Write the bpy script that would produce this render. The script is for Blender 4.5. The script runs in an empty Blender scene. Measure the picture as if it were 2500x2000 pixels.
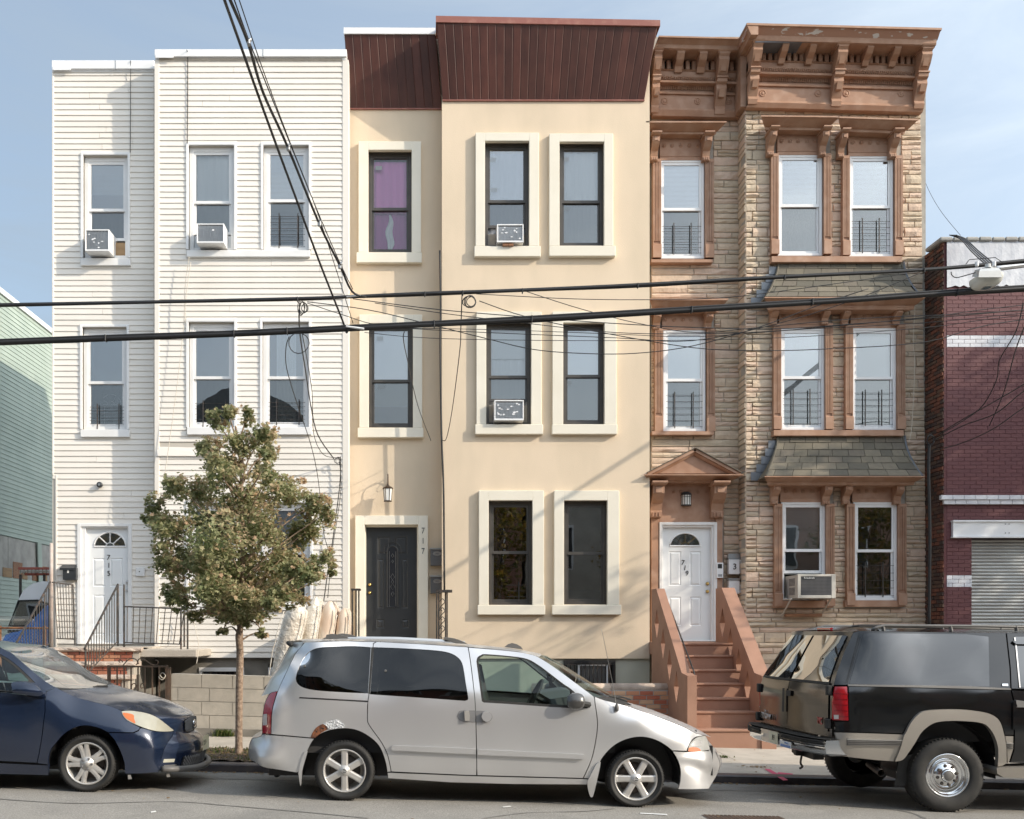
import bpy, bmesh, math, random
import numpy as np
from mathutils import Vector, Matrix, geometry
random.seed(7)
R = math.radians
# ---------------------------------------------------------------- camera, sky, sun, exposure
F, CX, HY, H = 2490.0, 1050.0, 1540.0, 1.705        # focal length (px), principal column, horizon row, eye height
scene = bpy.context.scene
cam = bpy.data.cameras.new("camera"); cam_o = bpy.data.objects.new("camera", cam)
scene.collection.objects.link(cam_o); scene.camera = cam_o
cam.sensor_width = 36.0; cam.sensor_fit = 'HORIZONTAL'; cam.lens = 36.0*F/2500.0
cam.shift_x = (1250.0-CX)/2500.0; cam.shift_y = (HY-1000.0)/2500.0
cam.clip_start = 0.1; cam.clip_end = 3000.0
cam_o.location = (0, 0, H); cam_o.rotation_euler = (R(90), 0, 0)
SUN = Vector((2.15, -1.0, 1.22)).normalized()         # towards the sun
sun_el = math.asin(SUN.z); sun_az = math.atan2(SUN.x, SUN.y)
w = bpy.data.worlds.new("World"); scene.world = w; w.use_nodes = True
nt = w.node_tree; nt.nodes.clear()
def wn(t, **kw):
    n = nt.nodes.new(t)
    for k, v in kw.items(): setattr(n, k, v)
    return n
sky = wn('ShaderNodeTexSky', sky_type='NISHITA', sun_disc=False, sun_elevation=sun_el, sun_rotation=sun_az,
         air_density=1.15, dust_density=2.2, ozone_density=1.4, altitude=20)
bg = wn('ShaderNodeBackground'); bg.inputs[1].default_value = 0.15
out = wn('ShaderNodeOutputWorld')
tc = wn('ShaderNodeTexCoord'); mp = wn('ShaderNodeMapping'); mp.inputs['Scale'].default_value = (1.6, 2.2, 7.0); mp.inputs['Rotation'].default_value = (0.1, 0.5, 0.3)
ns = wn('ShaderNodeTexNoise'); ns.inputs['Scale'].default_value = 1.7; ns.inputs['Detail'].default_value = 9; ns.inputs['Roughness'].default_value = 0.62; ns.inputs['Distortion'].default_value = 0.6
rp = wn('ShaderNodeValToRGB'); rp.color_ramp.elements[0].position = 0.40; rp.color_ramp.elements[1].position = 0.80
rp.color_ramp.elements[1].color = (0.92, 0.92, 0.92, 1); rp.color_ramp.elements[0].color = (0.56, 0.56, 0.56, 1)
mx = wn('ShaderNodeMixRGB', blend_type='MIX'); mx.inputs[2].default_value = (3.9, 4.75, 5.6, 1)   # thin high cloud
L = nt.links.new
L(tc.outputs['Generated'], mp.inputs[0]); L(mp.outputs[0], ns.inputs['Vector']); L(ns.outputs['Fac'], rp.inputs[0])
# haze scatters forward: the veil is brighter and whiter towards the sun
dt = wn('ShaderNodeVectorMath', operation='DOT_PRODUCT'); dt.inputs[1].default_value = SUN; L(tc.outputs['Generated'], dt.inputs[0])
d1 = wn('ShaderNodeMath', operation='ADD'); d1.inputs[1].default_value = 1.0; L(dt.outputs['Value'], d1.inputs[0])
d2 = wn('ShaderNodeMath', operation='POWER'); d2.inputs[1].default_value = 3.6; L(d1.outputs[0], d2.inputs[0])
d3 = wn('ShaderNodeMath', operation='MULTIPLY_ADD'); d3.inputs[1].default_value = 0.20; d3.inputs[2].default_value = 0.47; L(d2.outputs[0], d3.inputs[0])
vc = wn('ShaderNodeMixRGB'); vc.inputs[1].default_value = (3.5, 4.55, 5.7, 1); vc.inputs[2].default_value = (4.35, 4.6, 4.8, 1)
d4 = wn('ShaderNodeMath', operation='MULTIPLY'); d4.inputs[1].default_value = 0.5; d4.use_clamp = True; L(d1.outputs[0], d4.inputs[0]); L(d4.outputs[0], vc.inputs[0])
vs = wn('ShaderNodeVectorMath', operation='SCALE'); L(vc.outputs[0], vs.inputs[0]); L(d3.outputs[0], vs.inputs['Scale']); L(vs.outputs[0], mx.inputs[2])
L(rp.outputs[0], mx.inputs[0]); L(sky.outputs[0], mx.inputs[1]); L(mx.outputs[0], bg.inputs[0]); L(bg.outputs[0], out.inputs[0])
sl = bpy.data.lights.new("sun", 'SUN'); sl.energy = 2.6; sl.angle = R(0.53); sl.color = (1.0, 0.885, 0.73)
so = bpy.data.objects.new("sun", sl); scene.collection.objects.link(so)
so.rotation_euler = SUN.to_track_quat('Z', 'Y').to_euler(); so.location = (20, -10, 20)
scene.view_settings.view_transform = 'Standard'; scene.view_settings.look = 'None'
scene.view_settings.exposure = 0.66; scene.view_settings.gamma = 1.0
scene.render.engine = 'CYCLES'; scene.cycles.use_denoising = True
scene.cycles.max_bounces = 7; scene.cycles.transparent_max_bounces = 14; scene.cycles.caustics_reflective = False; scene.cycles.caustics_refractive = False
COL = scene.collection

# ---------------------------------------------------------------- helpers
def P(px, py, Y): return Vector(((px-CX)*Y/F, Y, H+(HY-py)*Y/F))
def PX(px, Y): return (px-CX)*Y/F
def PZ(py, Y): return H+(HY-py)*Y/F
def U(n, Y): return n*Y/F                       # pixels to metres at depth Y

class MB:
    def __init__(s): s.v = []; s.f = []
    def add(s, vs, fs):
        b = len(s.v); s.v += [tuple(p) for p in vs]; s.f += [tuple(b+i for i in f) for f in fs]; return s
    def box(s, x0, x1, y0, y1, z0, z1, c=0.0):
        if x1 < x0: x0, x1 = x1, x0
        if y1 < y0: y0, y1 = y1, y0
        if z1 < z0: z0, z1 = z1, z0
        if c <= 0:
            return s.add([(x0,y0,z0),(x1,y0,z0),(x1,y1,z0),(x0,y1,z0),(x0,y0,z1),(x1,y0,z1),(x1,y1,z1),(x0,y1,z1)],
                         [(0,3,2,1),(4,5,6,7),(0,1,5,4),(1,2,6,5),(2,3,7,6),(3,0,4,7)])
        c = min(c, (x1-x0)*.45, (y1-y0)*.45, (z1-z0)*.45)
        vs = []
        for (x, sx) in ((x0,1),(x1,-1)):
            for (y, sy) in ((y0,1),(y1,-1)):
                for (z, sz) in ((z0,1),(z1,-1)):
                    vs += [(x, y+sy*c, z+sz*c), (x+sx*c, y, z+sz*c), (x+sx*c, y+sy*c, z)]
        I = lambda i, j, k, a: ((i*2+j)*2+k)*3+a
        fs = [(I(0,0,0,0),I(0,0,1,0),I(0,1,1,0),I(0,1,0,0)), (I(1,0,0,0),I(1,1,0,0),I(1,1,1,0),I(1,0,1,0)),
              (I(0,0,0,1),I(1,0,0,1),I(1,0,1,1),I(0,0,1,1)), (I(0,1,0,1),I(0,1,1,1),I(1,1,1,1),I(1,1,0,1)),
              (I(0,0,0,2),I(0,1,0,2),I(1,1,0,2),I(1,0,0,2)), (I(0,0,1,2),I(1,0,1,2),I(1,1,1,2),I(0,1,1,2))]
        for i in (0,1):
            for j in (0,1):
                fs.append((I(i,j,0,0),I(i,j,0,1),I(i,j,1,1),I(i,j,1,0)))
                fs.append((I(0,i,j,1),I(0,i,j,2),I(1,i,j,2),I(1,i,j,1)))
                fs.append((I(i,0,j,0),I(i,0,j,2),I(i,1,j,2),I(i,1,j,0)))
        for i in (0,1):
            for j in (0,1):
                for k in (0,1): fs.append((I(i,j,k,0),I(i,j,k,1),I(i,j,k,2)))
        return s.add(vs, fs)
    def pbox(s, px0, px1, py0, py1, Y, d0, d1, c=0.0):      # pixel rectangle at depth Y, from d0 to d1 (towards the camera negative)
        q = Y+min(d0, 0.0); return s.box(PX(px0,q), PX(px1,q), Y+d0, Y+d1, PZ(py1,q), PZ(py0,q), c)
    def prism(s, poly, axis, a, b):                          # poly: list of 2D, extruded along axis from a to b
        n = len(poly)
        def mk(p, t):
            if axis == 'x': return (t, p[0], p[1])
            if axis == 'y': return (p[0], t, p[1])
            return (p[0], p[1], t)
        vs = [mk(p, a) for p in poly]+[mk(p, b) for p in poly]
        fs = [tuple(range(n))[::-1], tuple(range(n, 2*n))]+[(i, (i+1) % n, n+(i+1) % n, n+i) for i in range(n)]
        return s.add(vs, fs)
    def tube(s, pts, r, n=6, cap=True, closed=False):
        pts = [Vector(p) for p in pts]; m = len(pts); rr = r if isinstance(r, (list, tuple)) else [r]*m
        b = len(s.v); up = None
        for i, p in enumerate(pts):
            if closed: t = pts[(i+1) % m]-pts[i-1]
            else: t = pts[min(i+1, m-1)]-pts[max(i-1, 0)]
            if t.length < 1e-9: t = Vector((0,0,1))
            t.normalize()
            if up is None: up = Vector((0,0,1)) if abs(t.z) < .9 else Vector((1,0,0))
            a = t.cross(up)
            if a.length < 1e-4: a = t.cross(Vector((0.3,1,0.2)))
            a.normalize(); c = a.cross(t); up = c
            for k in range(n):
                an = 2*math.pi*k/n; s.v.append(tuple(p+(a*math.cos(an)+c*math.sin(an))*rr[i]))
        for i in range(m if closed else m-1):
            j = (i+1) % m
            for k in range(n):
                k2 = (k+1) % n; s.f.append((b+i*n+k, b+j*n+k, b+j*n+k2, b+i*n+k2))
        if cap and not closed: s.f.append(tuple(b+k for k in range(n))); s.f.append(tuple(b+(m-1)*n+k for k in range(n))[::-1])
        return s
    def lathe(s, prof, c, axis='y', n=24, ang=2*math.pi):    # prof: (radius, along)
        b = len(s.v); full = abs(ang-2*math.pi) < 1e-6; m = n if full else n+1
        for (r, t) in prof:
            for k in range(m):
                a = ang*k/n
                d = (r*math.cos(a), r*math.sin(a))
                if axis == 'y': s.v.append((c[0]+d[0], c[1]+t, c[2]+d[1]))
                elif axis == 'z': s.v.append((c[0]+d[0], c[1]+d[1], c[2]+t))
                else: s.v.append((c[0]+t, c[1]+d[0], c[2]+d[1]))
        for i in range(len(prof)-1):
            for k in range(n):
                k2 = (k+1) % m; s.f.append((b+i*m+k, b+(i+1)*m+k, b+(i+1)*m+k2, b+i*m+k2))
        return s
    def grid(s, rows):
        b = len(s.v); n = len(rows[0])
        for r in rows: s.v += [tuple(p) for p in r]
        for i in range(len(rows)-1):
            for k in range(n-1): s.f.append((b+i*n+k, b+i*n+k+1, b+(i+1)*n+k+1, b+(i+1)*n+k))
        return s
    def mesh(s, name):
        me = bpy.data.meshes.new(name); me.from_pydata(s.v, [], s.f); me.update(); return me

def fixn(me):
    bm = bmesh.new(); bm.from_mesh(me); bmesh.ops.recalc_face_normals(bm, faces=bm.faces); bm.to_mesh(me); bm.free()

def root(name, label, cat, loc, group=None):
    o = bpy.data.objects.new(name, None); COL.objects.link(o); o.location = loc; o.empty_display_size = .2
    o['label'] = label; o['category'] = cat
    if group: o['group'] = group
    return o
def link(name, me, mat, parent=None, smooth=False, label=None, kind=None):
    o = bpy.data.objects.new(name, me); COL.objects.link(o)
    if mat is not None and len(me.materials) == 0: me.materials.append(mat)
    if smooth: me.shade_smooth() if hasattr(me, 'shade_smooth') else None
    if parent is not None:
        o.parent = parent; o.matrix_parent_inverse = wmat(parent).inverted()
    if label: o['label'] = label
    if kind: o['kind'] = kind
    return o
def wmat(o):
    m = Matrix.Translation(o.location) @ o.rotation_euler.to_matrix().to_4x4()
    if o.parent is not None: m = wmat(o.parent) @ o.matrix_parent_inverse @ m
    return m
def obj(name, mb, mat, parent=None, smooth=False, label=None, kind=None, fix=True):
    me = mb.mesh(name)
    if fix: fixn(me)
    return link(name, me, mat, parent, smooth, label, kind)
def tag(o, label, cat, group=None):
    o['label'] = label; o['category'] = cat
    if group: o['group'] = group
    return o
def copy_tree(o, parent=None):
    c = o.copy(); COL.objects.link(c)
    if parent is not None: c.parent = parent
    for ch in list(o.children): copy_tree(ch, c)
    return c
def text(name, s, mat, parent, M, size, ext=.004, font_scale=(1,1)):
    cu = bpy.data.curves.new(name, 'FONT'); cu.body = s; cu.size = size; cu.extrude = ext; cu.align_x = 'CENTER'; cu.align_y = 'CENTER'; cu.resolution_u = 3
    t = bpy.data.objects.new(name+"_tmp", cu); COL.objects.link(t)
    dg = bpy.context.evaluated_depsgraph_get(); me = bpy.data.meshes.new_from_object(t.evaluated_get(dg))
    bpy.data.objects.remove(t); bpy.data.curves.remove(cu)
    me.transform(M @ Matrix.Diagonal((font_scale[0], font_scale[1], 1, 1))); me.name = name; me.materials.clear()
    return link(name, me, mat, parent)
def facing(px, py, Y, d=0.0, roll=0.0):          # upright matrix facing the camera at a pixel
    return Matrix.Translation(P(px, py, Y)+Vector((0, d, 0))) @ Matrix.Rotation(R(90), 4, 'X') @ Matrix.Rotation(roll, 4, 'Z')
def crv(pts, n=5):
    pts = [Vector((p[0], p[1])) if len(p) == 2 else Vector(p) for p in pts]; o = []
    for i in range(len(pts)-1):
        p0 = pts[max(i-1,0)]; p1 = pts[i]; p2 = pts[i+1]; p3 = pts[min(i+2, len(pts)-1)]
        for k in range(n):
            t = k/n; o.append(0.5*((2*p1)+(p2-p0)*t+(2*p0-5*p1+4*p2-p3)*t*t+(3*p1-p0-3*p2+p3)*t**3))
    o.append(pts[-1]); return o
def sag(a, b, s, n=14):
    a = Vector(a); b = Vector(b)
    return [a.lerp(b, i/n)-Vector((0, 0, s*4*(i/n)*(1-i/n))) for i in range(n+1)]

# ---------------------------------------------------------------- materials
MAT = {}
def mat(name, col, rough=.6, col2=None, nscale=6.0, namt=.5, bump=0.0, bscale=40.0, metal=0.0, spec=.5, rnd=0.0, coat=0.0, detail=4.0, stretch=(1,1,1), contrast=(.35,.65), col3=None, n3=1.2, n3amt=.3, trans=0.0, bdist=.01):
    m = bpy.data.materials.new(name); m.use_nodes = True; t = m.node_tree; n = t.nodes; l = t.links.new
    b = n['Principled BSDF']; b.inputs['Roughness'].default_value = rough; b.inputs['Metallic'].default_value = metal
    b.inputs['Specular IOR Level'].default_value = spec; b.inputs['Coat Weight'].default_value = coat; b.inputs['Coat Roughness'].default_value = .06
    c = (*col, 1); b.inputs['Base Color'].default_value = c
    if trans: b.inputs['Transmission Weight'].default_value = trans
    geo = n.new('ShaderNodeNewGeometry'); mp = n.new('ShaderNodeMapping'); mp.inputs['Scale'].default_value = stretch; l(geo.outputs['Position'], mp.inputs[0])
    cur = None
    if col2 is not None:
        ns = n.new('ShaderNodeTexNoise'); ns.inputs['Scale'].default_value = nscale; ns.inputs['Detail'].default_value = detail; l(mp.outputs[0], ns.inputs['Vector'])
        rm = n.new('ShaderNodeMapRange'); rm.inputs[1].default_value = contrast[0]; rm.inputs[2].default_value = contrast[1]; rm.inputs[3].default_value = 0; rm.inputs[4].default_value = namt*2
        rm.clamp = True; l(ns.outputs['Fac'], rm.inputs[0])
        mx = n.new('ShaderNodeMixRGB'); mx.inputs[1].default_value = c; mx.inputs[2].default_value = (*col2, 1); l(rm.outputs[0], mx.inputs[0]); cur = mx.outputs[0]
    if col3 is not None:
        ns = n.new('ShaderNodeTexNoise'); ns.inputs['Scale'].default_value = n3; ns.inputs['Detail'].default_value = 6; l(geo.outputs['Position'], ns.inputs['Vector'])
        rm = n.new('ShaderNodeMapRange'); rm.inputs[1].default_value = .45; rm.inputs[2].default_value = .7; rm.inputs[4].default_value = n3amt; l(ns.outputs['Fac'], rm.inputs[0])
        mx = n.new('ShaderNodeMixRGB'); mx.inputs[2].default_value = (*col3, 1); l(rm.outputs[0], mx.inputs[0])
        if cur is not None: l(cur, mx.inputs[1])
        else: mx.inputs[1].default_value = c
        cur = mx.outputs[0]
    if rnd:
        oi = n.new('ShaderNodeObjectInfo'); hs = n.new('ShaderNodeHueSaturation'); rm = n.new('ShaderNodeMapRange'); rm.inputs[3].default_value = 1-rnd; rm.inputs[4].default_value = 1+rnd
        l(oi.outputs['Random'], rm.inputs[0]); l(rm.outputs[0], hs.inputs['Value'])
        if cur is not None: l(cur, hs.inputs['Color'])
        else: hs.inputs['Color'].default_value = c
        cur = hs.outputs[0]
    if cur is not None: l(cur, b.inputs['Base Color'])
    if bump:
        ns = n.new('ShaderNodeTexNoise'); ns.inputs['Scale'].default_value = bscale; ns.inputs['Detail'].default_value = 5; l(mp.outputs[0], ns.inputs['Vector'])
        bp = n.new('ShaderNodeBump'); bp.inputs['Strength'].default_value = bump; bp.inputs['Distance'].default_value = bdist; l(ns.outputs['Fac'], bp.inputs['Height']); l(bp.outputs[0], b.inputs['Normal'])
    MAT[name] = m; return m
def multi(name, cols, rough=.85, nscale=3.0, namt=.25, dark=(.1,.08,.06), bump=.5, bscale=30, bdist=.02):      # each object picks one of several colours at random
    m = mat(name, cols[0], rough, bump=bump, bscale=bscale, bdist=bdist); t = m.node_tree; n = t.nodes; l = t.links.new; b = n['Principled BSDF']
    oi = n.new('ShaderNodeObjectInfo'); geo = n['Geometry'] if 'Geometry' in n else n.new('ShaderNodeNewGeometry')
    rp = n.new('ShaderNodeValToRGB'); rp.color_ramp.interpolation = 'CONSTANT'
    while len(rp.color_ramp.elements) < len(cols): rp.color_ramp.elements.new(.5)
    for i, c in enumerate(cols): rp.color_ramp.elements[i].position = i/len(cols); rp.color_ramp.elements[i].color = (*c, 1)
    at = n.new('ShaderNodeAttribute'); at.attribute_name = 'tone'; ad = n.new('ShaderNodeMath'); ad.operation = 'ADD'; fr = n.new('ShaderNodeMath'); fr.operation = 'FRACT'
    l(oi.outputs['Random'], ad.inputs[0]); l(at.outputs['Fac'], ad.inputs[1]); l(ad.outputs[0], fr.inputs[0]); l(fr.outputs[0], rp.inputs[0])
    ns = n.new('ShaderNodeTexNoise'); ns.inputs['Scale'].default_value = nscale; ns.inputs['Detail'].default_value = 6; g2 = n.new('ShaderNodeNewGeometry'); l(g2.outputs['Position'], ns.inputs['Vector'])
    rm = n.new('ShaderNodeMapRange'); rm.inputs[1].default_value = .4; rm.inputs[2].default_value = .75; rm.inputs[4].default_value = namt*2; l(ns.outputs['Fac'], rm.inputs[0])
    mx = n.new('ShaderNodeMixRGB'); l(rm.outputs[0], mx.inputs[0]); l(rp.outputs[0], mx.inputs[1]); mx.inputs[2].default_value = (*dark, 1); l(mx.outputs[0], b.inputs['Base Color'])
    return m
def glass(name, tint=(.85,.9,.9), ior=1.5, rough=.0, dirt=0.0, wave=0.0, mult=3.8):
    m = bpy.data.materials.new(name); m.use_nodes = True; t = m.node_tree; n = t.nodes; l = t.links.new; n.clear()
    o = n.new('ShaderNodeOutputMaterial'); tr = n.new('ShaderNodeBsdfTransparent'); tr.inputs[0].default_value = (*tint, 1)
    gl = n.new('ShaderNodeBsdfGlossy'); gl.inputs['Roughness'].default_value = rough; gl.inputs[0].default_value = (1,1,1,1)
    fr = n.new('ShaderNodeFresnel'); fr.inputs[0].default_value = ior; mx = n.new('ShaderNodeMixShader'); ml = n.new('ShaderNodeMath'); ml.operation = 'MULTIPLY'; ml.inputs[1].default_value = mult; ml.use_clamp = True
    l(fr.outputs[0], ml.inputs[0]); l(ml.outputs[0], mx.inputs[0]); l(tr.outputs[0], mx.inputs[1]); l(gl.outputs[0], mx.inputs[2]); last = mx
    if wave:
        ge = n.new('ShaderNodeNewGeometry'); ns = n.new('ShaderNodeTexNoise'); ns.inputs['Scale'].default_value = 2.2; ns.inputs['Detail'].default_value = 1; l(ge.outputs['Position'], ns.inputs['Vector'])
        bp = n.new('ShaderNodeBump'); bp.inputs['Strength'].default_value = wave; bp.inputs['Distance'].default_value = .05; l(ns.outputs['Fac'], bp.inputs['Height']); l(bp.outputs[0], gl.inputs['Normal']); 
    if dirt:
        df = n.new('ShaderNodeBsdfDiffuse'); df.inputs[0].default_value = (.62,.6,.55,1); m2 = n.new('ShaderNodeMixShader'); m2.inputs[0].default_value = dirt
        l(mx.outputs[0], m2.inputs[1]); l(df.outputs[0], m2.inputs[2]); last = m2
    l(last.outputs[0], o.inputs[0]); MAT[name] = m; return m

mat('vinyl', (.79,.75,.69), .5, (.73,.69,.625), 2.4, .3, bump=.08, bscale=9, rnd=.03, col3=(.55,.50,.42), n3=.9, n3amt=.16, stretch=(1,1,.22), contrast=(.45,.85))
mat('vinyl_green', (.40,.47,.41), .55, (.34,.41,.36), 1.5, .4, rnd=.03, col3=(.25,.30,.25), n3=.6, n3amt=.25)
mat('white_trim', (.82,.82,.82), .4, (.74,.74,.73), 3, .3, col3=(.5,.48,.44), n3=2.2, n3amt=.15)
mat('white_metal', (.83,.84,.85), .35, (.7,.7,.7), 2, .25)
mat('stucco', (.715,.59,.445), .9, (.635,.53,.395), 2.2, .5, bump=.5, bscale=120, bdist=.006, col3=(.53,.445,.335), n3=.6, n3amt=.32, stretch=(1,1,.3), contrast=(.42,.8))
mat('stucco_trim', (.78,.74,.64), .85, (.745,.70,.595), 1.8, .4, bump=.3, bscale=170, bdist=.004, col3=(.6,.55,.44), n3=1.4, n3amt=.22)
mat('stucco_low', (.50,.50,.42), .9, (.43,.43,.36), 1.2, .5, bump=.3, bscale=120, bdist=.004)
mat('brown_panel', (.085,.028,.020), .42, (.060,.019,.014), 2.5, .5, rnd=.22, stretch=(3,3,.4), col3=(.15,.06,.04), n3=1.6, n3amt=.2)
mat('brown_cap', (.27,.10,.075), .5, (.36,.17,.13), 7, .35, contrast=(.5,.7))
mat('terracotta', (.385,.222,.142), .6, (.345,.195,.125), 3, .45, bump=.12, bscale=60, bdist=.003, col3=(.52,.36,.27), n3=5.5, n3amt=.45)
mat('terracotta_worn', (.39,.215,.145), .6, (.62,.58,.54), 5.5, .5, contrast=(.60,.63), stretch=(1,1,3.2), bump=.2, bscale=30, bdist=.004)
mat('mortar', (.40,.375,.33), .95, (.30,.28,.25), 9, .4, bump=.4, bscale=90, bdist=.004)
multi('stone', [(.63,.50,.375),(.60,.485,.36),(.63,.475,.365),(.57,.47,.35),(.62,.48,.365),(.64,.485,.38),(.61,.49,.365),(.55,.455,.345)], nscale=9, namt=.16, dark=(.34,.27,.20), bump=.6, bscale=24, bdist=.018)
multi('shingle', [(.175,.155,.115),(.145,.13,.10),(.205,.18,.135),(.16,.14,.11),(.125,.115,.09)], nscale=14, namt=.15, dark=(.09,.08,.07), bump=.8, bscale=140, bdist=.006)
multi('red_brick', [(.128,.042,.046),(.122,.040,.045),(.134,.045,.048),(.116,.038,.043)], .6, nscale=1.6, namt=.22, dark=(.12,.04,.045), bump=.4, bscale=40, bdist=.006)
mat('red_wall', (.10,.034,.038), .65, (.13,.04,.042), 2, .5, bump=.3, bscale=50)
mat('white_brick', (.74,.75,.78), .6, (.6,.61,.66), 4, .4, bump=.4, bscale=40, rnd=.04, col3=(.38,.37,.40), n3=2.5, n3amt=.25)
multi('old_brick', [(.11,.062,.045),(.19,.075,.045),(.085,.055,.045),(.15,.09,.06),(.22,.085,.05)], nscale=5, namt=.3, dark=(.03,.028,.026), bump=.8, bscale=40)
multi('house_brick', [(.42,.14,.085),(.36,.12,.075),(.47,.19,.11),(.33,.12,.08),(.50,.25,.15)], nscale=6, namt=.2, dark=(.2,.1,.07), bump=.6, bscale=50, bdist=.008)
multi('wall_brick', [(.52,.24,.14),(.42,.13,.075),(.55,.30,.18),(.46,.19,.11),(.58,.36,.23)], nscale=8, namt=.12, dark=(.3,.16,.1), bump=.5, bscale=60, bdist=.006)
mat('grey_mortar', (.40,.41,.40), .9, (.33,.33,.32), 8, .4)
mat('cmu', (.475,.435,.375), .95, (.40,.37,.32), 7, .5, bump=.6, bscale=110, bdist=.006, rnd=.06, col3=(.27,.25,.22), n3=1.8, n3amt=.4)
mat('concrete', (.50,.45,.385), .95, (.43,.39,.33), 4, .5, bump=.5, bscale=70, bdist=.006, rnd=.05, col3=(.33,.29,.25), n3=1.1, n3amt=.4)
mat('concrete_dark', (.25,.23,.20), .95, (.16,.15,.13), 2.5, .6, bump=.5, bscale=60, bdist=.006)
mat('limestone', (.56,.47,.39), .9, (.44,.35,.29), 10, .5, bump=.8, bscale=45, bdist=.012)
mat('asphalt', (.25,.235,.21), .9, (.37,.35,.315), 70, .5, bump=.8, bscale=90, bdist=.012, col3=(.15,.143,.132), n3=1.1, n3amt=.5, contrast=(.42,.62), detail=6)
mat('asphalt_patch', (.19,.18,.165), .9, (.26,.25,.23), 150, .5, bump=.7, bscale=190, bdist=.006, contrast=(.45,.62))
mat('kerb_steel', (.062,.055,.06), .45, (.10,.085,.08), 7, .5, bump=.3, bscale=30)
mat('soil', (.12,.088,.06), 1, (.07,.05,.035), 14, .5, bump=1, bscale=60, bdist=.02)
mat('iron', (.035,.032,.03), .5, (.09,.06,.045), 12, .5, contrast=(.5,.65), bump=.2, bscale=80)
mat('iron_brown', (.085,.065,.05), .55, (.14,.085,.055), 14, .5, bump=.2, bscale=80)
mat('black', (.012,.012,.013), .5)
mat('rubber', (.018,.018,.018), .75, (.030,.029,.027), 12, .5)
mat('dark_frame', (.055,.052,.048), .4, (.075,.07,.065), 5, .4)
mat('dark_door', (.028,.032,.036), .35, (.035,.038,.042), 4, .4)
mat('cable', (.018,.018,.019), .5); mat('cable_tan', (.62,.56,.47), .7)
mat('grey_metal', (.42,.43,.44), .35, (.34,.35,.36), 5, .4, metal=.7)
mat('flashing', (.20,.215,.235), .4, (.16,.17,.19), 4, .5, metal=.3)
mat('galv', (.44,.45,.44), .45, (.36,.36,.35), 2.2, .5, metal=.55, col3=(.25,.24,.22), n3=.8, n3amt=.4, stretch=(1,1,2.5))
mat('brass', (.62,.43,.16), .25, metal=1.0); mat('chrome', (.78,.79,.80), .10, metal=1.0); mat('satin', (.60,.59,.57), .30, metal=.9)
mat('door_white', (.80,.82,.83), .35, (.76,.78,.79), 2, .3, col3=(.62,.62,.6), n3=1.5, n3amt=.12)
mat('bronze', (.065,.045,.034), .4, (.11,.08,.06), 20, .5, metal=.6)
mat('mailbox_grey', (.10,.10,.105), .45)
mat('frosted', (.80,.80,.76), .5, spec=.4)
mat('blind', (.86,.88,.89), .6); mat('blind_grey', (.55,.57,.58), .6)
mat('lace', (.50,.47,.41), .9, (.62,.60,.55), 90, .5, contrast=(.42,.58), stretch=(1,1,.25))
mat('curtain_white', (.86,.86,.86), .9); mat('curtain_grey', (.42,.43,.46), .9); mat('curtain_pink', (.88,.34,.70), .85); mat('curtain_plum', (.45,.15,.36), .85); mat('curtain_brown', (.10,.042,.03), .9); mat('curtain_tan', (.40,.33,.24), .9)
mat('interior', (.05,.05,.052), .9); mat('interior_mid', (.16,.16,.165), .9)
mat('towel', (.74,.77,.76), .9, bump=.3, bscale=30)
mat('plastic_wrap', (.72,.69,.63), .22, (.60,.54,.46), 4, .5, bump=.9, bscale=14, bdist=.04)
mat('mattress', (.72,.65,.56), .5, (.60,.47,.37), 3, .5, bump=.4, bscale=20)
mat('ply', (.36,.24,.13), .8, (.28,.18,.10), 3, .5, stretch=(1,1,6)); mat('wood', (.30,.14,.06), .6, (.18,.08,.04), 8, .5, stretch=(.5,1,6))
mat('cement_board', (.44,.43,.40), .9, (.33,.32,.30), 3, .5, bump=.3, bscale=30, col3=(.25,.24,.22), n3=2, n3amt=.4)
mat('ladder_red', (.35,.09,.06), .5, (.25,.07,.05), 5, .4); mat('blue_tarp', (.02,.09,.30), .5, (.03,.14,.42), 6, .5, bump=.6, bscale=9, bdist=.03)
mat('bark', (.22,.155,.11), .95, (.36,.27,.20), 26, .5, bump=1.0, bscale=50, bdist=.012, contrast=(.4,.62))
mat('paint_white', (.78,.78,.76), .7); mat('spray_pink', (.62,.10,.18), .7)
mat('number_grey', (.08,.085,.09), .5); mat('number_dark', (.05,.045,.04), .4); mat('paper', (.75,.74,.70), .8)
glass('pane', (.95,.97,.97), 1.5, wave=.02, mult=4.6); glass('pane_b', (.96,.98,.98), 1.5, wave=.03, mult=2.6); glass('pane_clear', (.98,.98,.98), 1.5, wave=.02, mult=1.3); glass('pane_low', (.66,.68,.67), 1.5, wave=.02, mult=3.4); glass('pane_dark', (.50,.53,.54), 1.6, wave=.02)
def leafmat(name, c1, c2, c3):
    m = mat(name, c1, .6); t = m.node_tree; n = t.nodes; l = t.links.new; b = n['Principled BSDF']
    a = n.new('ShaderNodeAttribute'); a.attribute_name = 'tone'; rp = n.new('ShaderNodeValToRGB')
    rp.color_ramp.elements[0].color = (*c1, 1); rp.color_ramp.elements[1].color = (*c3, 1); e = rp.color_ramp.elements.new(.55); e.color = (*c2, 1)
    l(a.outputs['Fac'], rp.inputs[0]); l(rp.outputs[0], b.inputs['Base Color'])
    tl = n.new('ShaderNodeBsdfTranslucent'); l(rp.outputs[0], tl.inputs[0]); ms = n.new('ShaderNodeMixShader'); ms.inputs[0].default_value = .45
    o = n['Material Output']; l(b.outputs[0], ms.inputs[1]); l(tl.outputs[0], ms.inputs[2]); l(ms.outputs[0], o.inputs[0]); return m
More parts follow.
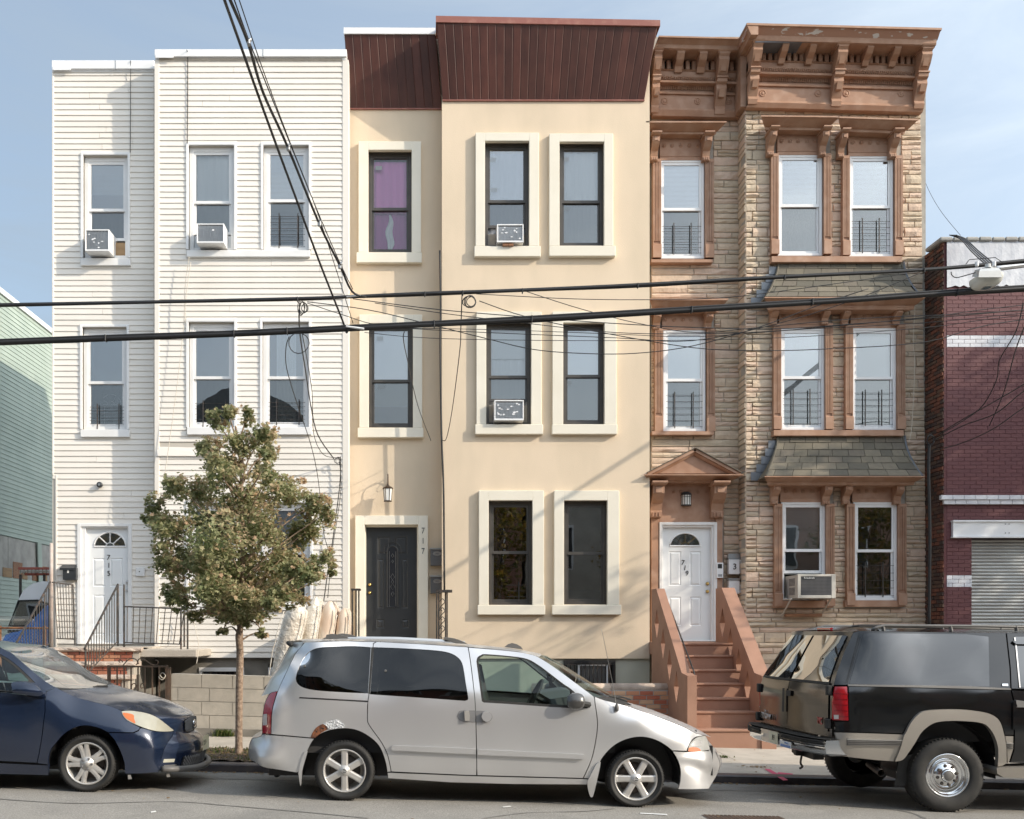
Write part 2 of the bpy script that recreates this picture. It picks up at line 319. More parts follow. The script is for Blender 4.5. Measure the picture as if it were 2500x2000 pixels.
leafmat('leaf', (.20,.255,.115), (.40,.39,.21), (.64,.45,.30)); leafmat('leaf_yellow', (.09,.11,.02), (.24,.17,.03), (.34,.20,.04))
leafmat('grass', (.06,.11,.02), (.11,.15,.035), (.22,.18,.08)); leafmat('litter', (.20,.11,.05), (.30,.19,.09), (.42,.30,.15))
def tone(me, vals, per):          # per-face-group tone stored on faces
    a = me.attributes.new('tone', 'FLOAT', 'FACE'); arr = np.repeat(np.asarray(vals, dtype=np.float32), per); a.data.foreach_set('value', arr)
# ================================================================= the setting
YB, YR = 18.10, 18.50            # front plane of the bays, plane of the recessed entrance bays
YC = 12.10                       # gutter line
def rz(x, y): return .0114-.0224*max(-60, min(60, x))-.02*(max(y, 6.2)-10.0)-(0 if y > 6.2 else .02*(6.2-y))
def sz(x, y): return .060+.020*(y-12.25)-.0224*max(-60, min(60, x))
XS = [-400,-120,-60,-40,-25]+[i*1.0 for i in range(-20, 21)]+[25,40,60,120,400]
mb = MB(); mb.grid([[(x, y, sz(x, min(y, 20))-.25-(0 if y < 60 else 1.5)) for x in XS] for y in (-900,-200,-60,-20,0,6,12,20,40,60,200,900)])
o = obj('ground', mb, mat('earth', (.16,.14,.11), .95, (.10,.09,.07), 2, .5)); o['kind'] = 'structure'
mb = MB(); mb.grid([[(x, y, rz(x, y)) for x in XS] for y in [.3+i*(YC-.3)/14 for i in range(15)]]); o = obj('road', mb, MAT['asphalt'], smooth=True); o['kind'] = 'structure'
mb = MB(); mb.grid([[(x, y, rz(x, y)+.004) for x in [-14+i*1.0 for i in range(27)]] for y in (11.45, 11.8, YC)]); o = obj('gutter_strip', mb, MAT['asphalt_patch'], smooth=True); o['kind'] = 'structure'
# kerb
mb = MB(); rows = []
for (y, dz) in ((YC, -.30), (YC, .085), (YC+.02, .1), (YC+.16, .105), (YC+.16, -.3)): rows.append([(x, y, rz(x, YC)+dz) for x in XS])
mb.grid(rows); o = obj('kerb', mb, MAT['kerb_steel']); o['kind'] = 'structure'
# sidewalk: slabs are pieces
mb = MB(); mb.grid([[(x, y, sz(x, y)-.03) for x in XS] for y in (YC+.16, 13, 15, 18.6)]); sw = obj('sidewalk', mb, MAT['concrete_dark']); sw['kind'] = 'structure'
slabx = [-14.2+i*1.52 for i in range(19)]
pit = (-3.35, -1.55, 12.28, 13.55)
def slab(x0, x1, y0, y1):
    g = .006; m = MB(); rows = []
    x0 += g; x1 -= g; y0 += g; y1 -= g
    top = [(x0,y0),(x1,y0),(x1,y1),(x0,y1)]; j = random.uniform(-.004, .004)
    v = [(x, y, sz(x, y)-.06) for x, y in top]+[(x, y, sz(x, y)+j) for x, y in top]
    m.add(v, [(4,5,6,7),(0,1,5,4),(1,2,6,5),(2,3,7,6),(3,0,4,7)]); obj('paving_slab', m, MAT['concrete'], sw)
for i in range(len(slabx)-1):
    for (y0, y1) in ((YC+.16, 13.55), (13.55, 14.95)):
        x0, x1 = slabx[i], slabx[i+1]
        if y0 < 13 and x1 > pit[0] and x0 < pit[1]:
            if x0 < pit[0]: slab(x0, pit[0], y0, y1)
            if x1 > pit[1]: slab(pit[1], x1, y0, y1)
            continue
        slab(x0, x1, y0, y1)
mb = MB(); mb.grid([[(x, y, sz(x, y)-.004) for x in [i*1.0 for i in range(-16, 19)]] for y in (14.95, 16.5, 18.7)]); o = obj('yard_paving', mb, MAT['concrete_dark']); o['kind'] = 'structure'
# tree pit soil with tufts of grass and fallen leaves
mb = MB(); nx, ny = 24, 16
mb.grid([[(pit[0]+(pit[1]-pit[0])*i/nx, pit[2]+(pit[3]-pit[2])*j/ny, sz(pit[0]+(pit[1]-pit[0])*i/nx, 12.9)+.012+random.uniform(-.012,.016)) for i in range(nx+1)] for j in range(ny+1)])
o = obj('tree_pit_soil', mb, MAT['soil'], smooth=True); o['kind'] = 'structure'
def blades(spots, hgt, name, m, per=1, wid=.006):
    mb = MB(); tv = []
    for (x, y, z) in spots:
        a = random.uniform(0, 6.28); l = random.uniform(.5, 1)*hgt; lean = random.uniform(.2, .9)*l; d = Vector((math.cos(a), math.sin(a), 0)); s = Vector((-d.y, d.x, 0))*wid
        p = Vector((x, y, z)); mb.add([p-s, p+s, p+d*lean*.4+s*.7+Vector((0,0,l*.7)), p+d*lean*.4-s*.7+Vector((0,0,l*.7)), p+d*lean+Vector((0,0,l))], [(0,1,2,3),(3,2,4)]); tv += [random.random()]*2
    me = mb.mesh(name); tone(me, tv, 1); return link(name, me, MAT[m])
sp = []
for _ in range(1300):
    x = random.gauss(-2.7, .42) if random.random() < .5 else random.gauss(-1.95, .28); y = random.uniform(12.3, 13.5)
    if pit[0] < x < pit[1] and random.random() < .8: sp.append((x, y, sz(x, y)))
o = blades(sp, .055, 'grass', 'grass'); o['kind'] = 'stuff'; o['label'] = 'short patchy grass around the foot of the young street tree'; o['category'] = 'grass'
def tuft(cx, cy, n, r, h, label):
    o = blades([(random.gauss(cx, r), random.gauss(cy, r*.4), sz(cx, cy)) for _ in range(n)], h, 'weed', 'grass', wid=.008); tag(o, label, 'weed')
q = P(549, 1790, 14.74); tuft(q.x, 14.74, 130, .07, .13, 'green weed at the foot of the grey block wall')
q = P(1768, 1846, 13.6); tuft(q.x, 13.7, 60, .06, .04, 'small weed in a sidewalk joint in front of the brown stoop')
# litter of dry leaves in the gutter, tree pit and street
mb = MB(); tv = []
def leaf(x, y, z, s):
    a = random.uniform(0, 6.28); M = Matrix.Rotation(a, 3, 'Z') @ Matrix.Rotation(random.uniform(-.5,.5), 3, 'X'); q = Vector((x, y, z+.006))
    mb.add([q+M@Vector(v)*s for v in ((-.5,0,.1),(-.1,-.4,0),(.5,0,.12),(-.1,.4,.05))], [(0,1,2),(0,2,3)]); tv.extend([random.random()]*2)
for _ in range(750): x = random.uniform(pit[0], pit[1]); y = random.uniform(12.3, 13.5); leaf(x, y, sz(x, y)+.015, random.uniform(.02, .05))
for _ in range(500):
    x = random.choice([random.gauss(3.6, .5), random.gauss(-2.4, 1.0), random.uniform(-7, 8), random.gauss(-1.3,.4)]); y = YC-abs(random.gauss(0, .06))-.02; leaf(x, y, rz(x, y)+.004, random.uniform(.02, .045))
for _ in range(60): x = random.uniform(-7, 7); y = random.uniform(8.6, 11.9); leaf(x, y, rz(x, y)+.004, random.uniform(.02, .045))
for _ in range(90): x = random.uniform(-7, 7); y = random.uniform(12.3, 14.7); leaf(x, y, sz(x, y), random.uniform(.02, .04))
for _ in range(70): x = random.gauss(4.15, .1); y = random.gauss(12.9, .05); leaf(x, y, sz(x, y), random.uniform(.015, .04))
me = mb.mesh('leaf_litter'); tone(me, tv, 1); o = link('leaf_litter', me, MAT['litter']); o['kind'] = 'stuff'; o['label'] = 'dry brown leaves scattered along the gutter and tree pit'; o['category'] = 'leaves'
# paint and litter on the ground
def flat(pts, zf, dz, name, m, label, cat):
    mb = MB(); mb.add([(x, y, zf(x, y)+dz) for x, y in pts], [tuple(range(len(pts)))]); o = obj(name, mb, MAT[m]); tag(o, label, cat); return o
def gp(px, py, zf):                      # ray to the ground
    Y = 12.0
    for _ in range(12): Y = (H-zf(PX(px, Y), Y))*F/(py-HY)
    return (PX(px, Y), Y)
flat([gp(*p, sz) for p in ((1866,1878),(1880,1879),(1925,1906),(1912,1907))], sz, .006, 'spray_mark', 'spray_pink', 'long diagonal pink spray paint stroke on the sidewalk', 'paint mark')
flat([gp(*p, sz) for p in ((1900,1887),(1936,1891),(1934,1896),(1897,1892))], sz, .010, 'spray_mark', 'spray_pink', 'short pink spray paint stroke beside the long one', 'paint mark')
flat([gp(*p, rz) for p in ((1563,1986),(1629,1989),(1629,1991.5),(1563,1988))], rz, .006, 'paper_strip', 'paint_white', 'thin white paper strip on the road below the front wheel of the silver van', 'litter')
flat([gp(*p, rz) for p in ((1226,1971),(1245,1969),(1249,1971),(1230,1973))], rz, .006, 'paper_scrap', 'paper', 'crumpled white paper scrap on the road below the silver van', 'litter')
flat([gp(*p, rz) for p in ((368,1983),(380,1981),(382,1984),(369,1986))], rz, .006, 'paper_scrap', 'paper', 'tiny white paper scrap on the road right of the blue car', 'litter')
def tar(pts, w_):
    c = crv([Vector((*gp(a, b, rz), 0)) for a, b in pts], 6); mb = MB(); L_ = []; R_ = []
    for i, p in enumerate(c): t = (c[min(i+1, len(c)-1)]-c[max(i-1, 0)]).normalized(); n = Vector((-t.y, t.x, 0))*w_*random.uniform(.5, 1.4); L_.append((p.x+n.x, p.y+n.y, rz(p.x+n.x, p.y+n.y)+.005)); R_.append((p.x-n.x, p.y-n.y, rz(p.x-n.x, p.y-n.y)+.005))
    o = obj('road_crack', mb.grid([L_, R_]), MAT['asphalt_patch']); o['kind'] = 'structure'
for l, w_ in (([(-20,1950),(180,1962),(420,1958),(560,1968),(760,1985),(900,1999)], .016), ([(1180,1999),(1290,1985),(1420,1982),(1500,1975)], .012), ([(1900,1960),(2050,1968),(2200,1980),(2260,1999)], .016), ([(2330,1985),(2420,1975),(2520,1978)], .012), ([(640,1905),(900,1935),(1200,1940),(1500,1950),(1720,1935)], .012)): tar(l, w_)
# utility cover in the road
cv = root('drain_cover', 'rusty checkered metal cover set into the road at the bottom edge', 'cover', (*gp(1780, 1993, rz), 0))
x0, yq = gp(1712, 1990, rz); x1 = gp(1895, 1990, rz)[0]
mb = MB(); mb.add([(x, y, rz(x, y)+.004) for x, y in ((x0, yq-.6), (x1, yq-.6), (x1, yq), (x0, yq))], [(0,1,2,3)]); obj('plate', mb, mat('rust_iron', (.13,.085,.06), .7, (.07,.05,.04), 12, .5), cv)
mb = MB()
for i in range(19):
    for j in range(9):
        xx = x0+.03+i*(x1-x0-.06)/18; yy = yq-.04-j*.064; mb.box(xx-.011, xx+.011, yy-.02, yy+.02, rz(xx, yy)+.003, rz(xx, yy)+.011)
obj('tread_stud', mb, MAT['rust_iron'], cv, kind='stuff')

# ================================================================= building helpers
def cutwall(mb, rect, ops, Y, thick):
    x0, x1, y0, y1 = rect
    xs = sorted({x0, x1, *[c for o in ops for c in (o[0], o[1]) if x0 < c < x1]}); ys = sorted({y0, y1, *[c for o in ops for c in (o[2], o[3]) if y0 < c < y1]})
    for j in range(len(ys)-1):
        run = None
        for i in range(len(xs)-1):
            cx, cy = (xs[i]+xs[i+1])/2, (ys[j]+ys[j+1])/2
            hole = any(o[0] < cx < o[1] and o[2] < cy < o[3] for o in ops)
            if not hole:
                run = (run[0], xs[i+1]) if run else (xs[i], xs[i+1])
            if hole and run: mb.pbox(run[0], run[1], ys[j], ys[j+1], Y, 0, thick); run = None
        if run: mb.pbox(run[0], run[1], ys[j], ys[j+1], Y, 0, thick)
def clipped(rect, ops):                     # rectangle minus openings -> rectangles (single row)
    x0, x1, y0, y1 = rect
    xs = sorted({x0, x1, *[c for o in ops if o[2] < y1 and o[3] > y0 for c in (o[0], o[1]) if x0 < c < x1]}); out = []
    for i in range(len(xs)-1):
        a, b = xs[i], xs[i+1]; cx = (a+b)/2; ya, yb = y0, y1; dead = False
        for o in ops:
            if o[0] < cx < o[1] and o[2] < yb and o[3] > ya:
                if o[2] <= ya+.01 and o[3] >= yb-.01: dead = True
                elif o[2] > ya: yb = o[2]
                else: ya = o[3]
        if not dead and yb-ya > 1.0 and b-a > 1.0:
            if out and abs(out[-1][1]-a) < .01 and out[-1][2:] == (ya, yb): out[-1] = (out[-1][0], b, ya, yb)
            else: out.append((a, b, ya, yb))
    return out
def emit(parent, name, specs, build, m, limit=300):      # specs: (area, spec); the largest become parts, the rest one joined part
    specs = sorted(specs, key=lambda s: -s[0]); rest = MB(); tv = []
    for i, (a, s) in enumerate(specs):
        if i < limit: obj(name, build(s), m, parent)
        else:
            b = build(s); n0 = len(rest.f); rest.add(b.v, b.f); tv += [random.random()]*(len(rest.f)-n0)
    if rest.f:
        me = rest.mesh(name+'_rest'); fixn(me)
        if len(me.polygons) == len(tv): tone(me, tv, 1)
        link(name, me, m, parent, kind='stuff')
def board(s):                               # lapped siding course: bottom edge proud
    px0, px1, py0, py1, Y, pr = s; x0, x1 = PX(px0, Y), PX(px1, Y); e = .0006; j = random.uniform(-.0025, .0025); z1, z0 = PZ(py0, Y), PZ(py1, Y)+j; zb = z0+random.uniform(-.003, .003)
    return MB().add([(x0,Y+.004,z0),(x1,Y+.004,zb),(x1,Y-pr,zb),(x0,Y-pr,z0),(x1,Y-pr-.001,zb+.006),(x0,Y-pr-.001,z0+.006),(x0,Y-.002,z1+e),(x1,Y-.002,z1+e)],
                    [(0,1,2,3),(3,2,4,5),(5,4,7,6),(0,3,5,6),(1,7,4,2),(0,6,7,1)])
def rough_stone(s):
    px0, px1, py0, py1, Y, pr = s; g = .0035
    x0, x1 = PX(px0, Y)+g, PX(px1, Y)-g; z1, z0 = PZ(py0, Y)-g, PZ(py1, Y)+g; n = max(1, min(5, int((x1-x0)/.09))); rows = []
    c = min(.012, (z1-z0)*.3); rr = random.Random(hash((round(px0,1), round(py0,1))))
    back = [(x0+(x1-x0)*i/n, Y, z0) for i in range(n+1)]; bt = [(x0+(x1-x0)*i/n, Y, z1) for i in range(n+1)]
    def row(z, k): return [(max(x0+c*.6, min(x1-c*.6, x0+(x1-x0)*i/n)), Y-pr*k*rr.uniform(.55, 1.35), z+rr.uniform(-.3,.3)*c) for i in range(n+1)]
    rows = [back, row(z0+c*.7, .8), row((z0+z1)/2, 1.25), row(z1-c*.7, .7), bt]
    m = MB().grid(rows); k = n+1
    m.f.append(tuple(i*k for i in range(5))); m.f.append(tuple(i*k+n for i in range(5))[::-1]); return m
def ring(mb, x0, x1, z0, z1, wl, wr, wb, wt, ya, yb, c=0):    # rectangular frame
    mb.box(x0, x0+wl, ya, yb, z0, z1, c); mb.box(x1-wr, x1, ya, yb, z0, z1, c)
    mb.box(x0+wl, x1-wr, ya+.0008, yb-.0008, z0, z0+wb, c); mb.box(x0+wl, x1-wr, ya+.0008, yb-.0008, z1-wt, z1, c)
def drape(x0, x1, z0, z1, y, folds, amp, seed=0, flare=0.0):
    rr = random.Random(seed); n = max(10, folds*6); rows = []; ph = [rr.uniform(-.5,.5) for _ in range(n+1)]
    for j in range(5):
        t = j/4; rows.append([(x0+(x1-x0)*i/n, y+amp*math.sin(i/n*folds*6.283+ph[i]*.9)*(0.5+.5*t)+flare*t*rr.uniform(0,.01), z1+(z0-z1)*t) for i in range(n+1)])
    return MB().grid(rows)
def slats(x0, x1, z0, z1, y, pitch, tilt=.012, sagz=0.0):
    m = MB(); n = int((z1-z0)/pitch)
    for i in range(n):
        z = z1-i*pitch; m.add([(x0, y-.006, z-tilt), (x1, y-.006, z-tilt-sagz*random.uniform(-1,1)), (x1, y+.006, z), (x0, y+.006, z)], [(0,1,2,3)])
    return m
def window(house, Y, op, fm, fw=9, rec=.05, rail=None, upper=None, lower=None, guard=None, panemat='pane', sashw=None, lower_raise=0, extra=(), name='window', label=None, shades=()):
    """op: opening in pixels; frame face set back rec behind Y. upper/lower: what hangs behind each sash."""
    px0, px1, py0, py1 = op; x0, x1 = PX(px0, Y), PX(px1, Y); z0, z1 = PZ(py1, Y), PZ(py0, Y); f = U(fw, Y); sw_ = U(sashw or fw*.75, Y)
    mb = MB(); ring(mb, x0, x1, z0, z1, f, f, f*.9, f, Y+rec, Y+rec+.10, .003); w_ = obj(name, mb, MAT[fm], house, label=label)
    zr = PZ(rail, Y) if rail else (z0+z1)/2; xi0, xi1 = x0+f, x1-f
    for part, a, b, dy in (('upper', zr-sw_*.5, z1-f, .012), ('lower', z0+f*.9+U(lower_raise, Y), zr+sw_*.5, .045)):
        s = MB(); ring(s, xi0+.001, xi1-.001, a, b, sw_*.7, sw_*.7, sw_, sw_, Y+rec+dy, Y+rec+dy+.032, .002); obj('sash', s, MAT[fm], w_)
        g = MB(); g.box(xi0+sw_*.6, xi1-sw_*.6, Y+rec+dy+.014, Y+rec+dy+.018, a+sw_*.9, b-sw_*.9); obj('pane', g, MAT[panemat if panemat != 'pane' else 'pane_low' if part == 'lower' else ('pane', 'pane', 'pane_b')[int(px0+py0) % 3]], w_)
    yb = Y+rec+.092
    for k, (kind, a, b, *arg) in enumerate(shades):           # a, b as pixel rows
        za, zb = PZ(b, Y), PZ(a, Y); ax0 = PX(arg[1], Y) if len(arg) > 2 else xi0-.02; ax1 = PX(arg[2], Y) if len(arg) > 2 else xi1+.02; m = arg[0] if arg else None
        if kind == 'blind': obj('blind', slats(ax0, ax1, za, zb, yb, U(3.1, Y), tilt=U(2.9, Y)), MAT[m or 'blind'], w_, kind='stuff')
        if kind == 'curtain': obj('curtain', drape(ax0, ax1, za, zb, yb+.014+.03*k, 5, .012, int(px0)+k), MAT[m or 'curtain_white'], w_, smooth=True)
        if kind == 'shade': obj('roller_shade', MB().box(ax0, ax1, yb+.004+.03*k, yb+.007+.03*k, za, zb), MAT[m or 'blind'], w_)
        if kind == 'board': obj('filler_board', MB().box(ax0, ax1, Y+rec+.03, Y+rec+.045, za, zb), MAT[m or 'ply'], w_)
    if guard:
        gx0, gx1, gy0, gy1, posts, nb = guard; g = MB()
        for p in posts: g.box(PX(p, Y)-.008, PX(p, Y)+.008, Y+rec-.006+.0, Y+rec+.008, PZ(gy1, Y), PZ(gy0, Y))
        for i in range(nb):
            zz = PZ(gy1-4-(gy1-gy0-12)*i/(nb-1), Y); g.tube([(PX(gx0, Y), Y+rec+.009, zz), (PX(gx1, Y), Y+rec+.009, zz)], .0038, 5)
        obj('window_guard', g, MAT['iron'], w_)
    return w_
def air_conditioner(px0, px1, py0, py1, Y, out, label, side=0, grime=6, seed=1):
    x0, x1 = PX(px0, Y), PX(px1, Y); z0, z1 = PZ(py1, Y), PZ(py0, Y); r = root('air_conditioner', label, 'air conditioner', ((x0+x1)/2, Y, z0), 'window air conditioners')
    y0 = Y-out; b = .02
    mb = MB(); ring(mb, x0, x1, z0, z1, b, b, b*1.5, b*1.1, y0, Y+.2, .004); mb.box(x0+b*.5, x1-b*.5, y0+.05, Y+.18, z0+b, z1-b); obj('case', mb, MAT['white_metal'], r)
    mb = MB(); n = int((z1-z0-.06)/.0125)
    for i in range(n): zz = z0+b*1.6+i*.0125; mb.box(x0+b, x1-b, y0+.018, y0+.024, zz, zz+.005)
    for i in range(7): xx = x0+b+(x1-x0-2*b)*(i+.5)/7; mb.box(xx-.002, xx+.002, y0+.012, y0+.018, z0+b, z1-b)
    obj('grille', mb, MAT['grey_metal'], r)
    rr = random.Random(seed); mb = MB()
    for _ in range(grime):
        cx, cz = rr.uniform(x0+.06, x1-.06), rr.uniform(z0+.06, z1-.05); k = 7
        pts = [(cx+rr.uniform(.3,1)*.030*math.cos(6.283*i/k), y0+.0105+rr.uniform(0,.002), cz+rr.uniform(.2,1)*.02*math.sin(6.283*i/k)) for i in range(k)]; mb.add(pts, [tuple(range(k))])
    if grime: obj('bent_fins', mb, MAT['white_metal'], r)
    return r
# ================================================================= 715: cream vinyl sided house
h = root('sided_house', 'cream vinyl sided three storey house with white windows and door 715', 'house', (PX(470, YB), YB, sz(-4, 18)))
H715 = h
opR = [(198,318.5,374,646), (196,316,793.5,1066), (190,323,1279,1573)]
opB = [(455,578,350,626), (637,760,350,626), (455,578,781,1060), (635,760,781,1060), (455,578,1222,1480), (640,763,1222,1480)]
opBg = [(461,572,357,611), (643,754,357,611), (461,572,788,1044), (641,754,788,1044), (461,572,1229,1474), (646,757,1229,1474)]
opRg = [(204,313,381,630), (202,310,800,1049), (196,317,1285,1573)]
mb = MB(); cutwall(mb, (128,400,160,1745), opRg, YR, .22); cutwall(mb, (380,846,128,1606), opBg, YB, .22)
mb.box(PX(380,YB), PX(380,YB)+.2, YB+.22, YR, PZ(1606,YB), PZ(128,YB)); mb.box(PX(842,YB)-.2, PX(842,YB), YB+.22, YR+.2, PZ(1606,YB), PZ(128,YB))
mb.box(PX(128,YR), PX(128,YR)+.2, YR+.22, 29, -.3, PZ(160,YR)); mb.box(PX(846,YR)-.25, PX(846,YR)-.02, YR+.2, 29, -.3, PZ(150,YR)); mb.box(PX(128,YR), PX(846,YR)-.02, 28.8, 29, -.3, PZ(160,YR))
mb.box(PX(128,YR)+.01, PX(846,YR)-.03, YR+.01, 28.9, PZ(172,YR)-.1, PZ(172,YR)); mb.box(PX(382,YB), PX(840,YB), YB+.02, YR+.3, PZ(140,YB)-.1, PZ(140,YB))
for zz in (PZ(1100,YR), PZ(690,YR)): mb.box(PX(130,YR)+.2, PX(840,YR)-.2, YR+.25, 28.7, zz-.1, zz)
mb.box(PX(385,YB), PX(840,YB), YB+1.6, YB+1.7, 0, PZ(150,YB))          # inner partition keeps rooms dark
mb.box(PX(130,YR)+.2, PX(372,YR), YR+1.6, YR+1.7, 0, PZ(180,YR))
obj('wall', mb, mat('sheathing', (.55,.51,.45), .8), h)
mb = MB(); cutwall(mb, (385,842,1606,1770), [(486,596,1630,1700), (655,735,1622,1700)], YB+.06, .2); obj('foundation', mb, MAT['concrete_dark'], h)
specs = []; c = 13.87
y = 1572.0
while y > 176:
    yb, ya = y, max(y-c, 172); L_ = 129 if ya < 1160 else 137
    for q in clipped((L_, 376, ya, yb), opR): specs.append(((q[1]-q[0])*(q[3]-q[2]), (*q, YR, .016)))
    y -= c
y = 1606.0
while y > 148:
    yb, ya = y, max(y-c, 146)
    for q in clipped((388, 837, ya, yb), opB):
        if 1088 < yb < 1118 and q[0] < 400: q = (540, *q[1:])
        specs.append(((q[1]-q[0])*(q[3]-q[2]), (*q, YB, .016)))
    y -= c
spl = []
for a, s in specs:
    if s[1]-s[0] > 200 and random.random() < .45:
        k = random.uniform(s[0]+50, s[1]-50); spl += [((k-s[0])*(s[3]-s[2]), (s[0], k-.35, *s[2:5], .016)), ((s[1]-k)*(s[3]-s[2]), (k+.35, *s[1:5], .0175))]
    else: spl.append((a, s))
specs = spl
specs = [(a*(.15 if 330 < s[0] and 1000 < s[2] < 1500 and s[1] < 800 else 1), s) for a, s in specs]
emit(h, 'siding_board', specs, board, MAT['vinyl'], 300)
mb = MB(); x0, x1 = PX(384,YB), PX(541,YB); mb.add([(x0,YB-.01,PZ(1091,YB)),(x1,YB-.005,PZ(1094,YB)),(x1,YB-.05,PZ(1115,YB)),(x0,YB-.045,PZ(1114,YB)),(x0,YB+.004,PZ(1116,YB)),(x1,YB+.004,PZ(1116,YB))], [(0,1,2,3),(3,2,5,4)])
obj('siding_board', mb, MAT['vinyl'], h, label='loose sagging strip of siding')
for (a, b, y0, y1, Y) in ((127,131,168,1160,YR), (135,139,1160,1580,YR), (377,388.5,146,1606,YB), (836,851,146,1606,YB)): obj('corner_post', MB().pbox(a, b, y0, y1, Y, -.022, .3 if a > 300 else .05, .004), MAT['vinyl'], h)
for (a, b, y0, y1, y2, Y) in ((126,376,147,168,175,YR), (377,846,120,138,146,YB)):
    mb = MB(); mb.pbox(a, b, y0, y1, Y, -.07, .3, .006); mb.pbox(a+2, b-1, y1, y2, Y, -.03, .1, .003); cp = obj('coping', mb, MAT['white_metal'], h)
    obj('seam', MB().pbox((a+b)/2+30, (a+b)/2+31.5, y0-.5, y1+.5, Y, -.075, .31), MAT['grey_metal'], cp)
    obj('drip_edge', MB().pbox(a+2, a+46, y1-6, y1+3, Y, -.082, -.069, .002), MAT['white_metal'], cp)
obj('vent_strip', MB().pbox(388, 836, 142, 146, YB, -.034, -.02), MAT['concrete'], h)
for (a, b, y0, y1, Y) in ((196,318,630,648,YR), (455,757,610.5,627,YB), (196,316,1049,1067,YR), (456,760,1043,1061,YB), (455,765,1474,1490,YB)): obj('sill', MB().pbox(a, b, y0, y1, Y, -.07, .1, .006), MAT['white_trim'], h)
def casing(op, Y):
    mb = MB(); x0, x1 = PX(op[0],Y), PX(op[1],Y); z0, z1 = PZ(op[3],Y), PZ(op[2],Y); t = U(6,Y); mb.box(x0, x0+t, Y-.035, Y+.05, z0, z1, .004); mb.box(x1-t, x1, Y-.035, Y+.05, z0, z1, .004); mb.box(x0+t, x1-t, Y-.034, Y+.049, z1-t, z1, .004)
    obj('casing', mb, MAT['white_trim'], h)
for o_ in ((198,318.5,374,630),(196,316,793.5,1049)): casing(o_, YR)
for o_ in [(a,b,c_,d-16) for a,b,c_,d in opB]: casing(o_, YB)
W = lambda Y, op, **k: window(h, Y, op, 'white_trim', 10, .06, sashw=7, **k)
W(YR, opRg[0], rail=509, lower_raise=38, shades=[('blind',388,470,'blind_grey'), ('curtain',513,632,'curtain_grey'), ('board',588,630,'ply',214,303)])
W(YR, opRg[1], rail=932, shades=[('curtain',930,1049,'curtain_grey')], guard=(216,306,984,1046,(235,288),7))
W(YB, opBg[0], rail=490, lower_raise=34, shades=[('curtain',372,612,'curtain_white'), ('board',572,611,'blind_grey',472,562)])
W(YB, opBg[1], rail=486, shades=[('blind',368,575,'blind'), ('shade',575,612,'curtain_grey')], guard=(658,749,517,603,(680,726),6))
W(YB, opBg[2], rail=920, shades=[('curtain',925,1045,'curtain_grey')], guard=(474,567,975,1040,(494,549),5))
W(YB, opBg[3], rail=920, shades=[('curtain',800,1045,'curtain_white',672,720), ('curtain',925,1045,'curtain_grey')], guard=(654,748,973,1036,(674,729),6))
W(YB, opBg[4], rail=1350, shades=[('blind',1240,1475,'blind')]); W(YB, opBg[5], rail=1350, shades=[('blind',1240,1475,'blind_grey')])
# arched fan ornament seen behind the second storey pane
wn2 = [o for o in h.children if o.name.startswith('window')][1]
mb = MB(); c0 = P(271, 988, YR+.17)
for r_ in (U(25,YR), U(8,YR)): mb.tube([c0+Vector((r_*math.cos(math.pi*i/12), 0, r_*math.sin(math.pi*i/12))) for i in range(13)], .010, 5)
for i in range(1, 6): a = math.pi*i/6; mb.tube([c0+Vector((math.cos(a)*U(8,YR),0,math.sin(a)*U(8,YR))), c0+Vector((math.cos(a)*U(25,YR),0,math.sin(a)*U(25,YR)))], .006, 4)
mb.tube([c0+Vector((-U(25,YR),0,0)), c0+Vector((U(25,YR),0,0))], .01, 5); mb.pbox(247, 249, 988, 1030, YR, .165, .175); mb.pbox(294, 296, 988, 1030, YR, .165, .175); obj('fan_ornament', mb, MAT['curtain_white'], wn2)
# basement windows
for (a, b) in ((486,596), (655,735)):
    Y = YB+.06; mb = MB(); ring(mb, PX(a,Y), PX(b,Y), PZ(1700,Y), PZ(1630,Y), .05, .05, .05, .07, Y-.02, Y+.1, .004); wb = obj('basement_window', mb, MAT['white_trim'], h); obj('pane', MB().pbox(a+6, b-6, 1638, 1694, Y, .05, .055), MAT['pane_dark'], wb)
# door
def panel(mb, px0, px1, py0, py1, Y, d=.0, raised=.012, w_=4):
    x0, x1, z0, z1 = PX(px0,Y), PX(px1,Y), PZ(py1,Y), PZ(py0,Y); t = U(w_, Y); q = Y+d
    v = [(x0,q,z0),(x1,q,z0),(x1,q,z1),(x0,q,z1),(x0+t*.5,q+raised,z0+t*.5),(x1-t*.5,q+raised,z0+t*.5),(x1-t*.5,q+raised,z1-t*.5),(x0+t*.5,q+raised,z1-t*.5),
         (x0+t*1.5,q-.002,z0+t*1.5),(x1-t*1.5,q-.002,z0+t*1.5),(x1-t*1.5,q-.002,z1-t*1.5),(x0+t*1.5,q-.002,z1-t*1.5)]
    mb.add(v, [(0,1,5,4),(1,2,6,5),(2,3,7,6),(3,0,4,7),(4,5,9,8),(5,6,10,9),(6,7,11,10),(7,4,8,11),(8,9,10,11)])
